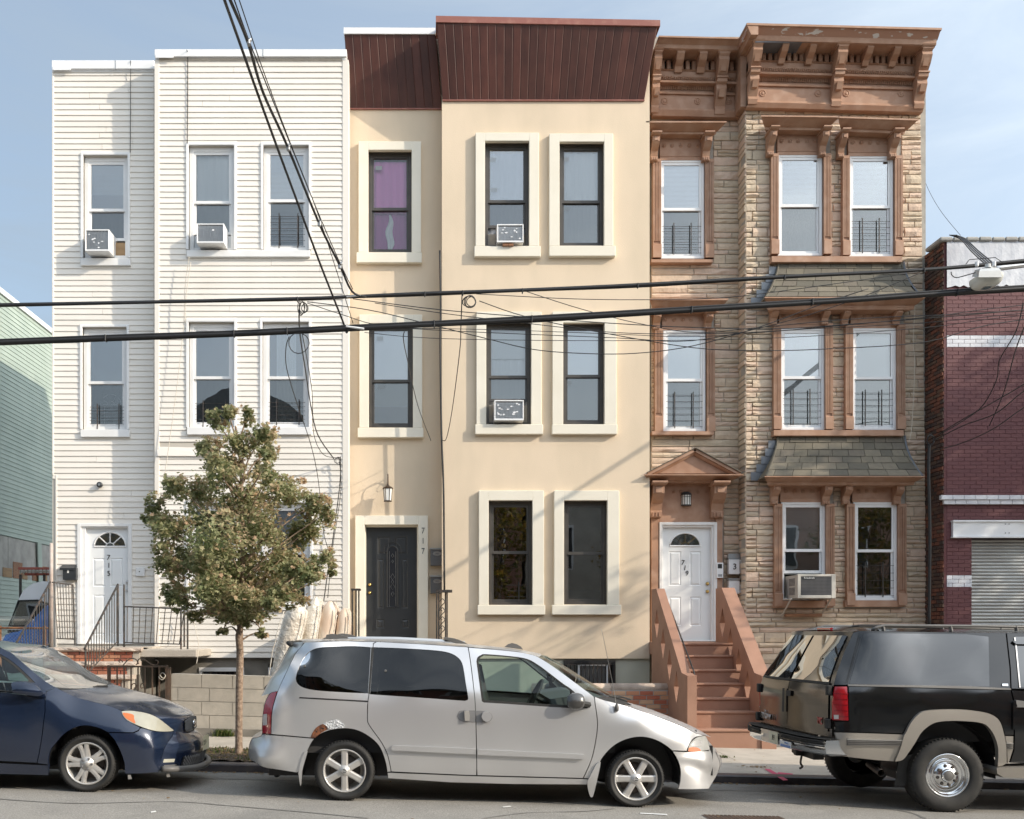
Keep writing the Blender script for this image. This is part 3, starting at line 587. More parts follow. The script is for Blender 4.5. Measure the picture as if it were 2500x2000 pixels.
def slab_with_panels(px0, px1, py0, py1, Y, panels, d, thick=.045):
    mb = MB(); xs = sorted({px0, px1, *[c for p in panels for c in p[:2]]}); ys = sorted({py0, py1, *[c for p in panels for c in p[2:4]]})
    for i in range(len(xs)-1):
        for j in range(len(ys)-1):
            cx, cy = (xs[i]+xs[i+1])/2, (ys[j]+ys[j+1])/2
            if not any(p[0] < cx < p[1] and p[2] < cy < p[3] for p in panels):
                q = Y+d; mb.add([(PX(xs[i],Y),q,PZ(ys[j+1],Y)),(PX(xs[i+1],Y),q,PZ(ys[j+1],Y)),(PX(xs[i+1],Y),q,PZ(ys[j],Y)),(PX(xs[i],Y),q,PZ(ys[j],Y))], [(0,1,2,3)])
    for p in panels: panel(mb, *p[:4], Y, d)
    mb.pbox(px0, px1, py0, py1, Y, d+.02, d+thick); return mb
def half_disc(px, py, rx, ry, Y, d, n=20):
    c = P(px, py, Y); pts = [(c.x+U(rx,Y)*math.cos(math.pi*i/n), Y+d, c.z+U(ry,Y)*math.sin(math.pi*i/n)) for i in range(n+1)]; return pts
def fanlight(parent, px, py, rx, ry, Y, d, gm, cm, spokes, lead='white_trim', inner=True):
    pts = half_disc(px, py, rx, ry, Y, d-.004); mb = MB(); mb.add(pts, [tuple(range(len(pts)))]); fl = obj('fanlight', mb, MAT[gm], parent)
    mb = MB(); mb.tube(half_disc(px, py, rx*1.06, ry*1.06, Y, d-.004)+[half_disc(px, py, rx*1.06, ry*1.06, Y, d-.004)[0]], .016, 6); obj('fanlight_frame', mb, MAT[cm], fl)
    mb = MB(); c = P(px, py, Y)+Vector((0, d-.008, 0))
    for i in range(1, spokes): a = math.pi*i/spokes; mb.tube([c+Vector((U(rx*.28,Y)*math.cos(a),0,U(ry*.28,Y)*math.sin(a))), c+Vector((U(rx,Y)*math.cos(a),0,U(ry,Y)*math.sin(a)))], .011 if inner else .003, 5)
    mb.tube(half_disc(px, py, rx*.28, ry*.28, Y, d-.008), .008 if inner else .003, 5); obj('muntin', mb, MAT[lead], fl)
dr = obj('door', slab_with_panels(209, 313, 1288, 1572, YR, [(224,254,1362,1432),(266,297,1362,1432),(224,254,1452,1550),(266,297,1452,1550)], .07), MAT['door_white'], h)
mb = MB(); ring(mb, PX(190,YR), PX(323,YR), PZ(1573,YR), PZ(1279,YR), U(9,YR), U(9,YR), .02, U(7,YR), YR-.035, YR+.06, .004); ring(mb, PX(199,YR), PX(317,YR), PZ(1573,YR), PZ(1285,YR), U(10,YR), U(5,YR), .03, U(4,YR), YR+.0, YR+.10, .003); obj('door_frame', mb, MAT['white_trim'], h)
fanlight(dr, 266, 1334, 37, 33, YR, .07, 'pane_dark', 'white_trim', 4)
for i, ch in enumerate('715'): text('house_number', ch, MAT['number_dark'], dr, facing(263+(0 if i else -1), 1361+i*19.5, YR, .062, R(4)*(i-1)), .13, .004)
for py in (1421, 1441): mb = MB(); mb.lathe([(.0,-.05),(.022,-.045),(.028,-.03),(.012,-.015),(.03,0)], (PX(309,YR), YR+.065, PZ(py,YR)), 'y', 12); obj('door_knob', mb, MAT['grey_metal'], dr, smooth=True)
bx = root('mailbox', 'black metal mailbox with hinged lid left of the white 715 door', 'mailbox', P(169, 1416, YR))
mb = MB(); mb.pbox(153, 186, 1386, 1416, YR, -.12, -.016, .006); obj('body', mb, MAT['dark_door'], bx); mb = MB(); mb.prism([(YR-.135, PZ(1388,YR)), (YR-.016, PZ(1380,YR)), (YR-.016, PZ(1389,YR)), (YR-.135, PZ(1393,YR))], 'x', PX(152,YR), PX(187,YR)); obj('lid', mb, MAT['dark_door'], bx)
obj('sticker', MB().pbox(164, 168, 1392, 1399, YR, -.1225, -.12), MAT['paper'], bx)
bb = root('meter_box', 'small white square box with black dot right of the white 715 door', 'box', P(342, 1407, YR)); obj('cover', MB().pbox(332, 353, 1386, 1407, YR, -.045, -.016, .005), MAT['white_trim'], bb); mb = MB(); mb.lathe([(0,-.002),(.011,0)], (PX(342,YR), YR-.046, PZ(1396,YR)), 'y', 10); obj('button', mb, MAT['black'], bb)
cmr = root('wall_spotlight', 'small round black lamp fixed on the siding above the 715 door', 'lamp', P(246, 1192, YR)); mb = MB(); mb.lathe([(.0,-.10),(.035,-.10),(.052,-.085),(.055,-.05),(.03,-.035),(.045,-.016)], (PX(246,YR), YR, PZ(1185,YR)), 'y', 16); obj('housing', mb, MAT['dark_door'], cmr, smooth=True); mb = MB(); mb.lathe([(0,-.103),(.022,-.103)], (PX(246,YR), YR, PZ(1185,YR)), 'y', 12); obj('lens', mb, MAT['grey_metal'], cmr)
air_conditioner(221, 279, 576, 628, YR, .30, 'weathered air conditioner with peeled grille in the topmost left window', seed=3, grime=7)
air_conditioner(488, 554, 560, 607, YB, .26, 'clean white air conditioner in the top bay window of the cream sided house', seed=5, grime=1)
# ================================================================= 717: beige stucco house with brown panelled cornice
h = root('stucco_house', 'beige stucco three storey house with dark windows, cream surrounds and brown panelled cornice', 'house', (PX(1210, YB), YB, sz(1, 18)))
H717 = h
opR = [(899,1005,366,616), (900,1008,789,1044), (890,1021,1281,1640)]
opB = [(1184,1292,344,601), (1366,1475,346,600), (1187,1297,786,1036), (1375,1476,788,1036), (1193,1300,1222,1477), (1377,1483,1222,1476)]
mb = MB(); cutwall(mb, (849,1092,80,1745), opR, YR, .25); cutwall(mb, (1079,1586,70,1608), opB, YB, .25)
mb.box(PX(1079,YB)+.0005, PX(1079,YB)+.2, YB+.25, YR+.01, PZ(1608,YB), PZ(70,YB)); mb.box(PX(1586,YB)-.2, PX(1586,YB)-.0005, YB+.25, 29, -.3, PZ(70,YB)); mb.box(PX(849,YR)+.001, PX(849,YR)+.2, YR+.25, 29, -.3, PZ(80,YR)); mb.box(PX(849,YR), PX(1586,YB), 28.8, 29, -.3, PZ(80,YR))
mb.box(PX(849,YR)+.01, PX(1586,YB)-.01, YR+.02, 28.9, PZ(90,YR)-.1, PZ(90,YR)); mb.box(PX(1081,YB), PX(1584,YB), YB+.02, YR+.3, PZ(70,YB)-.1, PZ(70,YB))
for zz in (PZ(1100,YR), PZ(690,YR)): mb.box(PX(852,YR)+.2, PX(1580,YR)-.2, YR+.28, 28.7, zz-.1, zz)
mb.box(PX(1090,YB), PX(1580,YB), YB+1.7, YB+1.8, 0, PZ(100,YB)); mb.box(PX(852,YR), PX(1078,YR), YR+1.7, YR+1.8, 0, PZ(100,YB))
obj('wall', mb, MAT['stucco'], h)
mb = MB(); cutwall(mb, (1081,1586,1608,1775), [(1376,1502,1612,1688)], YB+.05, .25); obj('lower_wall', mb, MAT['stucco_low'], h)
def surround(s, sill, op, Y):
    mb = MB(); q = Y-.085; x0, x1, z0, z1 = PX(s[0],q), PX(s[1],q), PZ(sill[2],q), PZ(s[2],q); a, b, t = U(op[0]-s[0],q), U(s[1]-op[1],q), U(op[2]-s[2],q)
    mb.box(x0, x0+a, Y-.085, Y+.004, z0, z1, .006); mb.box(x1-b, x1, Y-.085, Y+.004, z0, z1, .006); mb.box(x0+a-.004, x1-b+.004, Y-.0845, Y+.004, z1-t, z1, .006)
    sr = obj('window_surround', mb, MAT['stucco_trim'], h)
    obj('sill', MB().pbox(sill[0], sill[1], sill[2], sill[3], Y, -.105, .12, .007), MAT['stucco_trim'], sr)
surround((875,1028,345), (870,1030,616,641), opR[0], YR); surround((877,1031,768), (873,1034,1044.5,1068), opR[1], YR)
surround((1161,1316,324), (1158,1320,600.5,626), opB[0], YB); surround((1341,1497,326), (1341,1503,600,625), opB[1], YB)
surround((1163,1322,761), (1160,1326,1036,1060), opB[2], YB); surround((1349,1505,761), (1348,1507,1036,1060), opB[3], YB)
surround((1169,1328,1198), (1166,1331,1477.5,1501), opB[4], YB); surround((1353,1512,1198), (1348,1517,1477,1501), opB[5], YB)
W = lambda Y, op, **k: window(h, Y, op, 'dark_frame', 8, .09, sashw=7, **k)
W(YR, opR[0], rail=505, panemat='pane_clear', shades=[('curtain',384,512,'curtain_pink'), ('curtain',505,617,'curtain_plum')])
W(YR, opR[1], rail=927, shades=[('shade',795,988,'curtain_white')])
W(YB, opB[0], rail=486, lower_raise=44, shades=[('curtain',362,602,'curtain_grey')])
W(YB, opB[1], rail=487, shades=[('curtain',362,602,'curtain_white')])
W(YB, opB[2], rail=917, lower_raise=52, shades=[('shade',795,870,'curtain_white'), ('curtain',800,1037,'curtain_white',1190,1296)])
W(YB, opB[3], rail=915, shades=[('shade',795,1040,'curtain_white')])
W(YB, opB[4], rail=1348, panemat='pane_dark', shades=[('curtain',1250,1478,'curtain_brown',1193,1262), ('curtain',1250,1478,'curtain_tan',1262,1300)], guard=(1238,1296,1420,1475,(1268,),4))
W(YB, opB[5], rail=1350, panemat='pane_dark', shades=[('shade',1440,1478,'curtain_grey')])
wns = [o for o in h.children if o.name.startswith('window') and 'surround' not in o.name]
for w_, px, py, Y in ((wns[0],924,403,YR), (wns[2],1203,383,YB), (wns[2],1207,457,YB), (wns[3],1383,382,YB), (wns[3],1385,502,YB), (wns[1],927,822,YR), (wns[1],930,940,YR), (wns[5],1390,930,YB)): obj('label_sticker', MB().pbox(px-8, px+8, py-5, py+5, Y, .118 if py < 480 or 800 < py < 900 else .150, .119 if py < 480 or 800 < py < 900 else .151), MAT['paper'], w_)
for w_, a, b, y0, y1 in ((wns[2],1192,1285,565,601), (wns[4],1195,1290,985,1036)):
    for s0, s1 in ((a, 1211 if y0 < 700 else 1204), (1276, b)):
        mb = MB(); n = 9
        for i in range(n): x = PX(s0+(s1-s0)*i/n, YB); mb.box(x, x+U((s1-s0)/n*.6, YB), YB+.135, YB+.15, PZ(y1,YB), PZ(y0,YB))
        mb.pbox(s0, s1, y0, y1, YB, .146, .152); obj('accordion_panel', mb, MAT['concrete'], w_)
# towel in the pink window
mb = MB(); rows = []
for j in range(12):
    t = j/11; wd = U(5+13*math.sin(min(1, t*1.5)*1.9), YR)*(1 if t < .8 else 1-(t-.8)*2.6); rows.append([(PX(951,YR)+wd*(i/6-.5)+.02*math.sin(j*.9), YR+.20+.018*math.sin(i*2.1+j*.5), PZ(514+90*t,YR)+.01*math.sin(i*3)) for i in range(7)])
mb.grid(rows); obj('towel', mb, MAT['towel'], wns[0], smooth=True)
air_conditioner(1212, 1276, 556, 600, YB, .16, 'air conditioner with peeling grille on red blocks in the top stucco house window', seed=8, grime=9)
bk = root('brick_block', 'small reddish wooden blocks under the top stucco house air conditioner', 'block', P(1241, 601, YB)); obj('block', MB().pbox(1227, 1240, 595, 600, YB, -.15, -.03, .003), MAT['wood'], bk); obj('block', MB().pbox(1241, 1254, 595, 600, YB, -.15, -.03, .003), MAT['wood'], bk)
air_conditioner(1205, 1276, 983, 1032, YB, .20, 'air conditioner with torn white grille in the middle stucco house window', seed=11, grime=16)
# flared cornice of brown vertical panels
def cornice(xs, zt, zb, Yw, out_t, out_b, px0t, px1t, px0b, px1b, n, name):
    co = obj('cornice', MB().add([P(px0b+2, zb, Yw-.02), P(px1b-2, zb, Yw-.02), (PX(px1t-6,Yw-out_t), Yw-out_t+.06, PZ(zt+4,Yw-out_t)), (PX(px0t+6,Yw-out_t), Yw-out_t+.06, PZ(zt+4,Yw-out_t)), P(px0b+2, zt+6, Yw+.3), P(px1b-2, zt+6, Yw+.3), P(px0b+2, zb, Yw+.02), P(px1b-2, zb, Yw+.02)],
             [(0,1,2,3),(3,2,5,4),(4,5,7,6),(6,7,1,0),(0,3,4,6),(1,7,5,2)]), MAT['brown_panel'], h)
    for i in range(n):
        g = .035
        a0, a1 = (i+g)/n, (i+1-g)/n; Yt = Yw-out_t; Yb_ = Yw-out_b
        T = lambda a: P(px0t+(px1t-px0t)*a, zt[0] if isinstance(zt, tuple) else zt, Yt); B = lambda a: P(px0b+(px1b-px0b)*a, zb, Yb_)
        t0, t1, b0, b1 = T(a0), T(a1), B(a0), B(a1); d = Vector((0, .03, 0)); e = Vector((.006, .008, 0)); e2 = Vector((-.006, .008, 0))
        obj('panel', MB().add([b0+e2, b0+Vector((.006,0,0)), b1-Vector((.006,0,0)), b1+e, t0+e2, t0+Vector((.006,0,0)), t1-Vector((.006,0,0)), t1+e, b0+d, b1+d, t0+d, t1+d],
            [(0,1,5,4),(1,2,6,5),(2,3,7,6),(8,0,4,10),(3,9,11,7),(0,8,9,3,2,1),(4,5,6,7,11,10)]), MAT['brown_panel'], co)
    return co
c1 = cornice(0, 82, 265, YR, .40, .03, 841, 1063, 852, 1079, 11, 'a')
c2 = cornice(0, 58, 244.5, YB, .42, .03, 1066, 1606, 1080, 1573, 26, 'b')
for (px0, px1, y0, y1, y0b, y1b, Y, co, m) in ((839,1063,67,82,68,83,YR-.42,c1,'white_metal'), (1064,1612,38.5,54,49,63.5,YB-.44,c2,'brown_cap')):
    v = [P(px0,y1,Y), P(px1,y1b,Y), P(px1,y0b,Y), P(px0,y0,Y)]; d = Vector((0,.5,0)); obj('cap', MB().add(v+[p+d for p in v], [(0,1,2,3),(4,7,6,5),(0,4,5,1),(1,5,6,2),(2,6,7,3),(3,7,4,0)]), MAT[m], co)
for (a, b, y, Y) in ((852,1079,266.5,YR), (1080,1574,246,YB)): obj('cornice_bead', MB().pbox(a, b, y-3, y, Y, -.035, 0, .003), MAT['brown_cap'], h)
# black panelled door
sr = MB(); Y = YR; q = Y-.085; ring(sr, PX(867,q), PX(1045,q), PZ(1640,q), PZ(1259,q), U(23,Y), U(24,Y), .02, U(22,Y), Y-.085, Y+.004, .006); ds = obj('door_surround', sr, MAT['stucco_trim'], h)
ring_ = MB(); ring(ring_, PX(890,Y), PX(1021,Y), PZ(1640,Y), PZ(1281,Y), U(3,Y), U(3,Y), .02, U(5,Y), Y+.02, Y+.14, .003); obj('door_frame', ring_, MAT['stucco_trim'], h)
d0 = .12
dr = obj('door', slab_with_panels(893, 1019, 1286, 1640, Y, [(921,952,1309,1352),(963,994,1309,1352),(921,936,1364,1485),(980,995,1364,1485),(918,938,1512,1534),(980,998,1512,1534)], d0), MAT['dark_door'], h)
def arch(px0, px1, py0, py1, Y, d, n=10):
    c = (px0+px1)/2; r = (px1-px0)/2; pts = [P(px0, py1, Y)]+[P(c-r*math.cos(math.pi*i/n), py0+r-r*math.sin(math.pi*i/n), Y) for i in range(n+1)]+[P(px1, py1, Y)]
    return [p+Vector((0, d, 0)) for p in pts]
mb = MB(); a = arch(945, 971, 1332, 1482, Y, d0-.006); mb.add(a, [tuple(range(len(a)))]); gl = obj('door_glass', mb, mat('door_glass', (.03,.034,.04), .12, spec=.3), dr)
mb = MB(); mb.tube(a+[a[0]], .014, 6); mb.tube(arch(937, 979, 1322, 1352, Y, d0-.006), .010, 6); obj('glass_moulding', mb, MAT['dark_door'], dr)
mb = MB()
for k, (py, r_) in enumerate(((1356,5),(1370,4),(1408,8),(1420,5),(1432,8),(1450,6))): c_ = P(958, py, Y)+Vector((0,d0-.012,0)); mb.tube([c_+Vector((U(r_*.6,Y)*math.cos(i*1.571),0,U(r_,Y)*math.sin(i*1.571))) for i in range(4)], .004, 4, closed=True)
for px in (950, 966): mb.tube([P(px,1345,Y)+Vector((0,d0-.012,0)), P(px,1480,Y)+Vector((0,d0-.012,0))], .003, 4)
obj('leading', mb, MAT['grey_metal'], gl)
for py in (1427, 1447): mb = MB(); mb.lathe([(.0,-.05),(.02,-.047),(.027,-.03),(.012,-.015),(.032,-.006),(.032,0)], (PX(902,Y), Y+d0, PZ(py,Y)), 'y', 14); obj('door_knob', mb, MAT['brass'], dr, smooth=True)
for i, ch in enumerate('717'): text('house_number', ch, MAT['number_grey'], ds, facing(1033, 1297.5+i*24.7, Y, -.089), .15, .003, (.8, 1))
for i, (y0, y1) in enumerate(((1338,1381),(1405,1449))):
    r_ = root('mailbox', ('upper' if i == 0 else 'lower')+' of two grey mailboxes beside the black door', 'mailbox', P(1067, y1, Y), 'grey mailboxes beside the black door')
    obj('body', MB().pbox(1051, 1084, y0+3, y1, Y, -.12, 0, .004), MAT['mailbox_grey'], r_); obj('lid', MB().pbox(1049.5, 1086, y0, y0+3.5, Y, -.14, 0, .003), MAT['grey_metal'], r_)
    mb = MB(); c_ = P(1067, y0+15, Y)+Vector((0,-.122,0)); mb.tube([c_+Vector((.07*math.cos(a_*.3927),0,.03*math.sin(a_*.3927))) for a_ in range(16)], .007, 5, closed=True); mb.tube([c_+Vector((.055*math.cos(a_*.3927),0,.012*math.sin(a_*.3927))) for a_ in range(16)], .006, 5, closed=True); obj('slot_plate', mb, MAT['satin'], r_)
# coach lantern over the black door
ln = root('coach_lantern', 'bronze coach lantern with ribbed glass above the black door', 'lantern', P(948, 1228, YR)); lx, ly = PX(948,YR), YR-.22; Z = lambda p: PZ(p, YR)
mb = MB(); mb.lathe([(.0,.085),(.012,.08),(.02,.06),(.03,.045),(.06,.028),(.098,.0),(.092,-.012),(.08,-.012)], (lx, ly, Z(1196)), 'z', 6); obj('cap', mb, MAT['bronze'], ln)
mb = MB(); mb.lathe([(.078,0),(.06,-.215)], (lx, ly, Z(1197)), 'z', 6); obj('glass', mb, MAT['frosted'], ln)
mb = MB()
for i in range(6): a_ = i*math.pi/3; mb.tube([(lx+.08*math.cos(a_), ly+.08*math.sin(a_), Z(1197)), (lx+.062*math.cos(a_), ly+.062*math.sin(a_), Z(1226))], .006, 4)
mb.lathe([(.0,-.012),(.07,-.012),(.074,0),(.06,.008)], (lx, ly, Z(1227)), 'z', 12); obj('cage', mb, MAT['bronze'], ln)
mb = MB(); mb.tube(crv([(lx, ly, Z(1187)), (lx, ly, Z(1175)), (lx, ly+.03, Z(1163)), (lx, ly+.10, Z(1162)), (lx, ly+.16, Z(1172)), (lx, ly+.20, Z(1190)), (lx, ly+.215, Z(1205))], 5), .009, 6); mb.tube(crv([(lx, ly+.16, Z(1172)), (lx, ly+.12, Z(1180)), (lx, ly+.14, Z(1188)), (lx, ly+.18, Z(1186))], 4), .006, 5); obj('scroll_arm', mb, MAT['bronze'], ln, smooth=True)
mb = MB(); mb.lathe([(.0,-.022),(.04,-.02),(.055,-.01),(.06,0)], (lx, YR, Z(1205)), 'y', 14); obj('back_plate', mb, MAT['bronze'], ln, smooth=True)
# barred basement window with its own cooling unit
Y = YB+.05; mb = MB(); ring(mb, PX(1376,Y), PX(1502,Y), PZ(1688,Y), PZ(1612,Y), .06, .06, .05, .06, Y-.04, Y+.14, .004); bw = obj('basement_window', mb, MAT['black'], h)
obj('pane', MB().pbox(1384, 1494, 1620, 1680, Y, .10, .105), MAT['pane_dark'], bw)
mb = MB()
for px in range(1388, 1500, 10): mb.box(PX(px,Y)-.007, PX(px,Y)+.007, Y-.06, Y-.046, PZ(1682,Y), PZ(1618,Y))
for py in (1622, 1676): mb.box(PX(1380,Y), PX(1498,Y), Y-.064, Y-.05, PZ(py,Y)-.008, PZ(py,Y)+.008)
obj('window_bars', mb, MAT['iron'], bw)
ring_ = MB(); ring(ring_, PX(1410,Y), PX(1484,Y), PZ(1680,Y), PZ(1622,Y), .035, .035, .03, .03, Y-.03, Y+.05, .004)
ac = root('air_conditioner', 'white framed air conditioner behind black bars of the basement window', 'air conditioner', P(1447, 1680, Y), 'window air conditioners'); obj('case', ring_, MAT['white_metal'], ac)
mb = MB()
for i in range(26): zz = PZ(1678,Y)+i*.0155; mb.box(PX(1415,Y), PX(1479,Y), Y, Y+.01, zz, zz+.008)
obj('grille', mb, MAT['grey_metal'], ac)
# stoop of the stucco house, mostly hidden by the van
st = root('concrete_stoop', 'concrete stoop below the black door of the stucco house', 'stoop', (PX(955,16.5), 16.5, sz(0,16)))
zt = PZ(1575, YR); z0 = sz(-1, 16)
for i in range(7): a = z0+(zt-z0)*i/7; obj('step', MB().box(PX(872,YR), PX(1052,YR), 15.55+i*.30, 15.55+(i+1)*.30+.02 if i < 6 else YR, a-.02 if i else a-.15, a+(zt-z0)/7, .008), MAT['concrete'], st)
# ================================================================= 719: stone faced house with terracotta trim
h = root('stone_house', 'stone faced three storey house with terracotta painted trim and bracketed cornice', 'house', (PX(1925, YB), YB, sz(6, 18)))
H719 = h
XL, XR = 1588, 2266
opR = [(1609,1719,390,632), (1619,1722,805,1053), (1608,1748,1276,1566)]
opB = [(1898,2007,377,625), (2071,2180,380,627), (1904,2012,800,1050), (2079,2187,800,1050), (1907,2014,1225,1466), (2083,2189,1225,1466)]
mb = MB(); cutwall(mb, (1589,1830,90,1745), opR, YR+.05, .22); cutwall(mb, (1819,XR-6,80,1790), opB, YB+.05, .22)
mb.box(PX(1818,YB)+.03, PX(1818,YB)+.2, YB+.05, YR+.2, -.3, PZ(80,YB)); mb.box(PX(XR,YB)-.25, PX(XR,YB)-.05, YB+.27, 29, -.3, PZ(80,YB)); mb.box(PX(1589,YR), PX(1589,YR)+.15, YR+.27, 29, -.3, PZ(90,YR)); mb.box(PX(1589,YR), PX(XR,YB)-.06, 28.8, 29, -.3, PZ(90,YR))
mb.box(PX(1589,YR)+.01, PX(XR,YB)-.07, YR+.06, 28.9, PZ(100,YR)-.1, PZ(100,YR)); mb.box(PX(1822,YB), PX(XR,YB)-.07, YB+.06, YR+.3, PZ(86,YB)-.1, PZ(86,YB))
for zz in (PZ(1100,YR), PZ(690,YR)): mb.box(PX(1592,YR)+.2, PX(XR,YR)-.3, YR+.28, 28.7, zz-.1, zz)
mb.box(PX(1830,YB), PX(XR,YB)-.2, YB+1.7, YB+1.8, -.2, PZ(100,YB)); mb.box(PX(1592,YR)+.1, PX(1812,YR), YR+1.7, YR+1.8, 0, PZ(100,YB))
obj('wall', mb, MAT['mortar'], h)
# ---- stone facing
hideR = [(1592,1741,320,640), (1597,1743,757,1062), (1590,1766,1176,1600)]
hideB = [(1881,2026,290,640), (2054,2200,290,640), (1887,2030,735,1066), (2061,2206,735,1066), (1888,2034,1165,1486), (2064,2209,1165,1484), (1896,2206,640,735), (1896,2206,1064,1165)]
specs = []; rr = random.Random(3)
def lay(px0, px1, py0, py1, Y, hide, wmin, wmax, edge=None):
    y = py1
    while y > py0:
        hc = rr.choice([11,12,12.5,13,14,17,22]); ya = max(py0, y-hc); x = px0
        if edge: hc2 = rr.choice((10, 17)); specs_edge = (px0, px0+hc2)
        while x < px1-1:
            w_ = rr.uniform(wmin, wmax); nx = x+w_
            if px1-nx < 18: nx = px1
            if hc >= 17 and rr.random() < .35 and nx-x > 40: subs = [(x, nx, ya, (ya+y)/2), (x, nx, (ya+y)/2, y)]
            else: subs = [(x, nx, ya, y)]
            for sb in subs:
                for q in clipped(sb, hide):
                    if q[1]-q[0] > 4 and q[3]-q[2] > 3: specs.append(((q[1]-q[0])*(q[3]-q[2]), (*q, Y, rr.uniform(.012, .030))))
            x = nx
        y = ya
lay(1590, 1806, 282, 1620, YR+.05, hideR, 45, 150)
lay(1819, XR, 258, 1780, YB+.05, hideB, 22, 62) if False else None
def layB():
    y = 1785
    while y > 262:
        hc = rr.choice([11,12,12.5,13,15,20,24]); ya = max(262, y-hc); t = (1785-y)/1500
        xr = XR-19*t; edge = rr.choice([1836, 1846, 1852]); x = 1819
        narrow = y < 1500
        while x < xr-1:
            if x == 1819: nx = edge if narrow else x+rr.uniform(20, 80)
            else: nx = x+(rr.uniform(34, 66) if narrow else rr.uniform(50, 150))
            if xr-nx < 14: nx = xr
            subs = [(x, nx, ya, y)] if hc < 19 or rr.random() < .6 else [(x, nx, ya, (ya+y)/2), (x, nx, (ya+y)/2, y)]
            for sb in subs:
                for q in clipped(sb, hideB):
                    if q[1]-q[0] > 4 and q[3]-q[2] > 3: specs.append(((q[1]-q[0])*(q[3]-q[2])*(1.3 if q[0] < 1860 or q[0] > 2200 else 1), (*q, YB+.05, rr.uniform(.013, .034))))
            x = nx
        y = ya
layB()
emit(h, 'stone', specs, rough_stone, MAT['stone'], 300)
# return of the bay: stones seen edge on
ret = []
y = 1640
while y > 262:
    hc = rr.choice([12,13,15,20]); ya = max(262, y-hc); ret.append((1, (ya, y))); y = ya
def ret_stone(s):
    ya, y = s; x = PX(1818, YB)+.045; z0, z1 = PZ(y,YB)+.004, PZ(ya,YB)-.004; m = MB(); k = rr.uniform(.02,.045)
    return m.add([(x,YB+.03,z0),(x,YR+.03,z0),(x,YR+.03,z1),(x,YB+.03,z1),(x-k,YB+.04,z0+.01),(x-k*.9,YR+.02,z0+.01),(x-k,YR+.02,z1-.01),(x-k*.8,YB+.04,z1-.01)], [(4,5,6,7),(0,1,5,4),(1,2,6,5),(2,3,7,6),(3,0,4,7)])
emit(h, 'stone', ret, ret_stone, MAT['stone'], 40)
# ---- terracotta window surrounds
TC = MAT['terracotta']
def bracket_poly(Y, zt, zb, d):              # side profile (y, z)
    hgt = zt-zb
    return [(Y, zt), (Y-d, zt), (Y-d, zt-hgt*.10), (Y-d*.86, zt-hgt*.13), (Y-d*.84, zt-hgt*.34), (Y-d*.62, zt-hgt*.50), (Y-d*.40, zt-hgt*.60), (Y-d*.30, zt-hgt*.80), (Y-d*.36, zt-hgt*.84), (Y-d*.34, zb), (Y, zb)]
def bracket(parent, px0, px1, py0, py1, Y, d, name='bracket'):
    q = Y-d*.8; zt, zb = PZ(py0,q), PZ(py1,Y-d*.34); x0, x1 = PX(px0,q), PX(px1,q); e = (x1-x0)*.16; mb = MB(); mb.prism(bracket_poly(Y, zt, zb, d), 'x', x0, x1); hh = zt-zb
    mb.prism([(Y, zt+.001), (Y-d*1.12, zt+.001), (Y-d*1.12, zt-hh*.05), (Y-d*1.02, zt-hh*.10), (Y, zt-hh*.10)], 'x', x0-e, x1+e)
    for k in range(3): xx = x0+(x1-x0)*(.22+.28*k); mb.prism([(Y-d*.3, zb+hh*.01), (Y-d*.40, zb+hh*.02), (Y-d*.40, zb+hh*.13), (Y-d*.3, zb+hh*.15)], 'x', xx-.012, xx+.012)
    mb.box(x0+(x1-x0)*.2, x1-(x1-x0)*.2, Y-d*.90, Y-d*.7, zt-hh*.33, zt-hh*.16, .006)
    return obj(name, mb, TC, parent)
def rosettes(parent, pxs, py, Y, r=.036):
    for px in pxs:
        mb = MB(); c = (PX(px,Y), Y, PZ(py,Y)); mb.lathe([(r,0),(r,-.008),(r*.8,-.014),(r*.66,-.006),(r*.5,-.005),(r*.36,-.014),(r*.15,-.018),(0,-.018)], c, 'y', 12); obj('rosette', mb, TC, parent)
def crown(px0, px1, py0, py1, Y, d, lean=.0, m=None, dpy=0.0):      # moulded hood, trapezoid in front view, mitred ends
    prof = [(0,0), (0,.9), (.06,1.0), (.22,1.0), (.25,.93), (.55,.72), (.72,.58), (.75,.5), (1.0,.48), (1.0,0)]   # (down fraction, out fraction)
    q = Y-d; zt = PZ(py0, q); hgt = zt-PZ(py1, Y-d*.5); x0, x1 = PX(px0,q), PX(px1,q); mb = MB(); n = len(prof); L_, R_ = [], []
    for (a, o_) in prof: L_.append((x0+(1-o_)*d*.62, Y-o_*d, zt-a*hgt)); R_.append((x1-(1-o_)*d*.62, Y-o_*d, zt-a*hgt-U(dpy,Y)))
    mb.add(L_+R_, [tuple(range(n)), tuple(range(n, 2*n))[::-1]]+[(i, n+i, n+(i+1) % n, (i+1) % n) for i in range(n)]); return mb
def pilaster(parent, px0, px1, py0, py1, base, Y):
    x0, x1 = PX(px0,Y), PX(px1,Y); z0, z1, zb = PZ(py1,Y), PZ(py0,Y), PZ(base,Y); w_ = (x1-x0); mb = MB()
    mb.box(x0, x1, Y-.05, Y+.04, z0, z1)
    for k in range(4): a = x0+w_*(.14+.2*k); mb.box(a, a+w_*.11, Y-.072, Y-.05, zb+.05, z1-.06)
    mb.box(x0, x0+w_*.1, Y-.072, Y-.05, zb, z1); mb.box(x1-w_*.1, x1, Y-.072, Y-.05, zb, z1); mb.box(x0+.0005, x1-.0005, Y-.0715, Y-.05, z1-.055, z1-.0005)
    mb.prism([(Y, z0), (Y-.095, z0), (Y-.095, zb-.02), (Y-.07, zb), (Y, zb)], 'x', x0-.003, x1+.003); return obj('pilaster', mb, TC, parent)
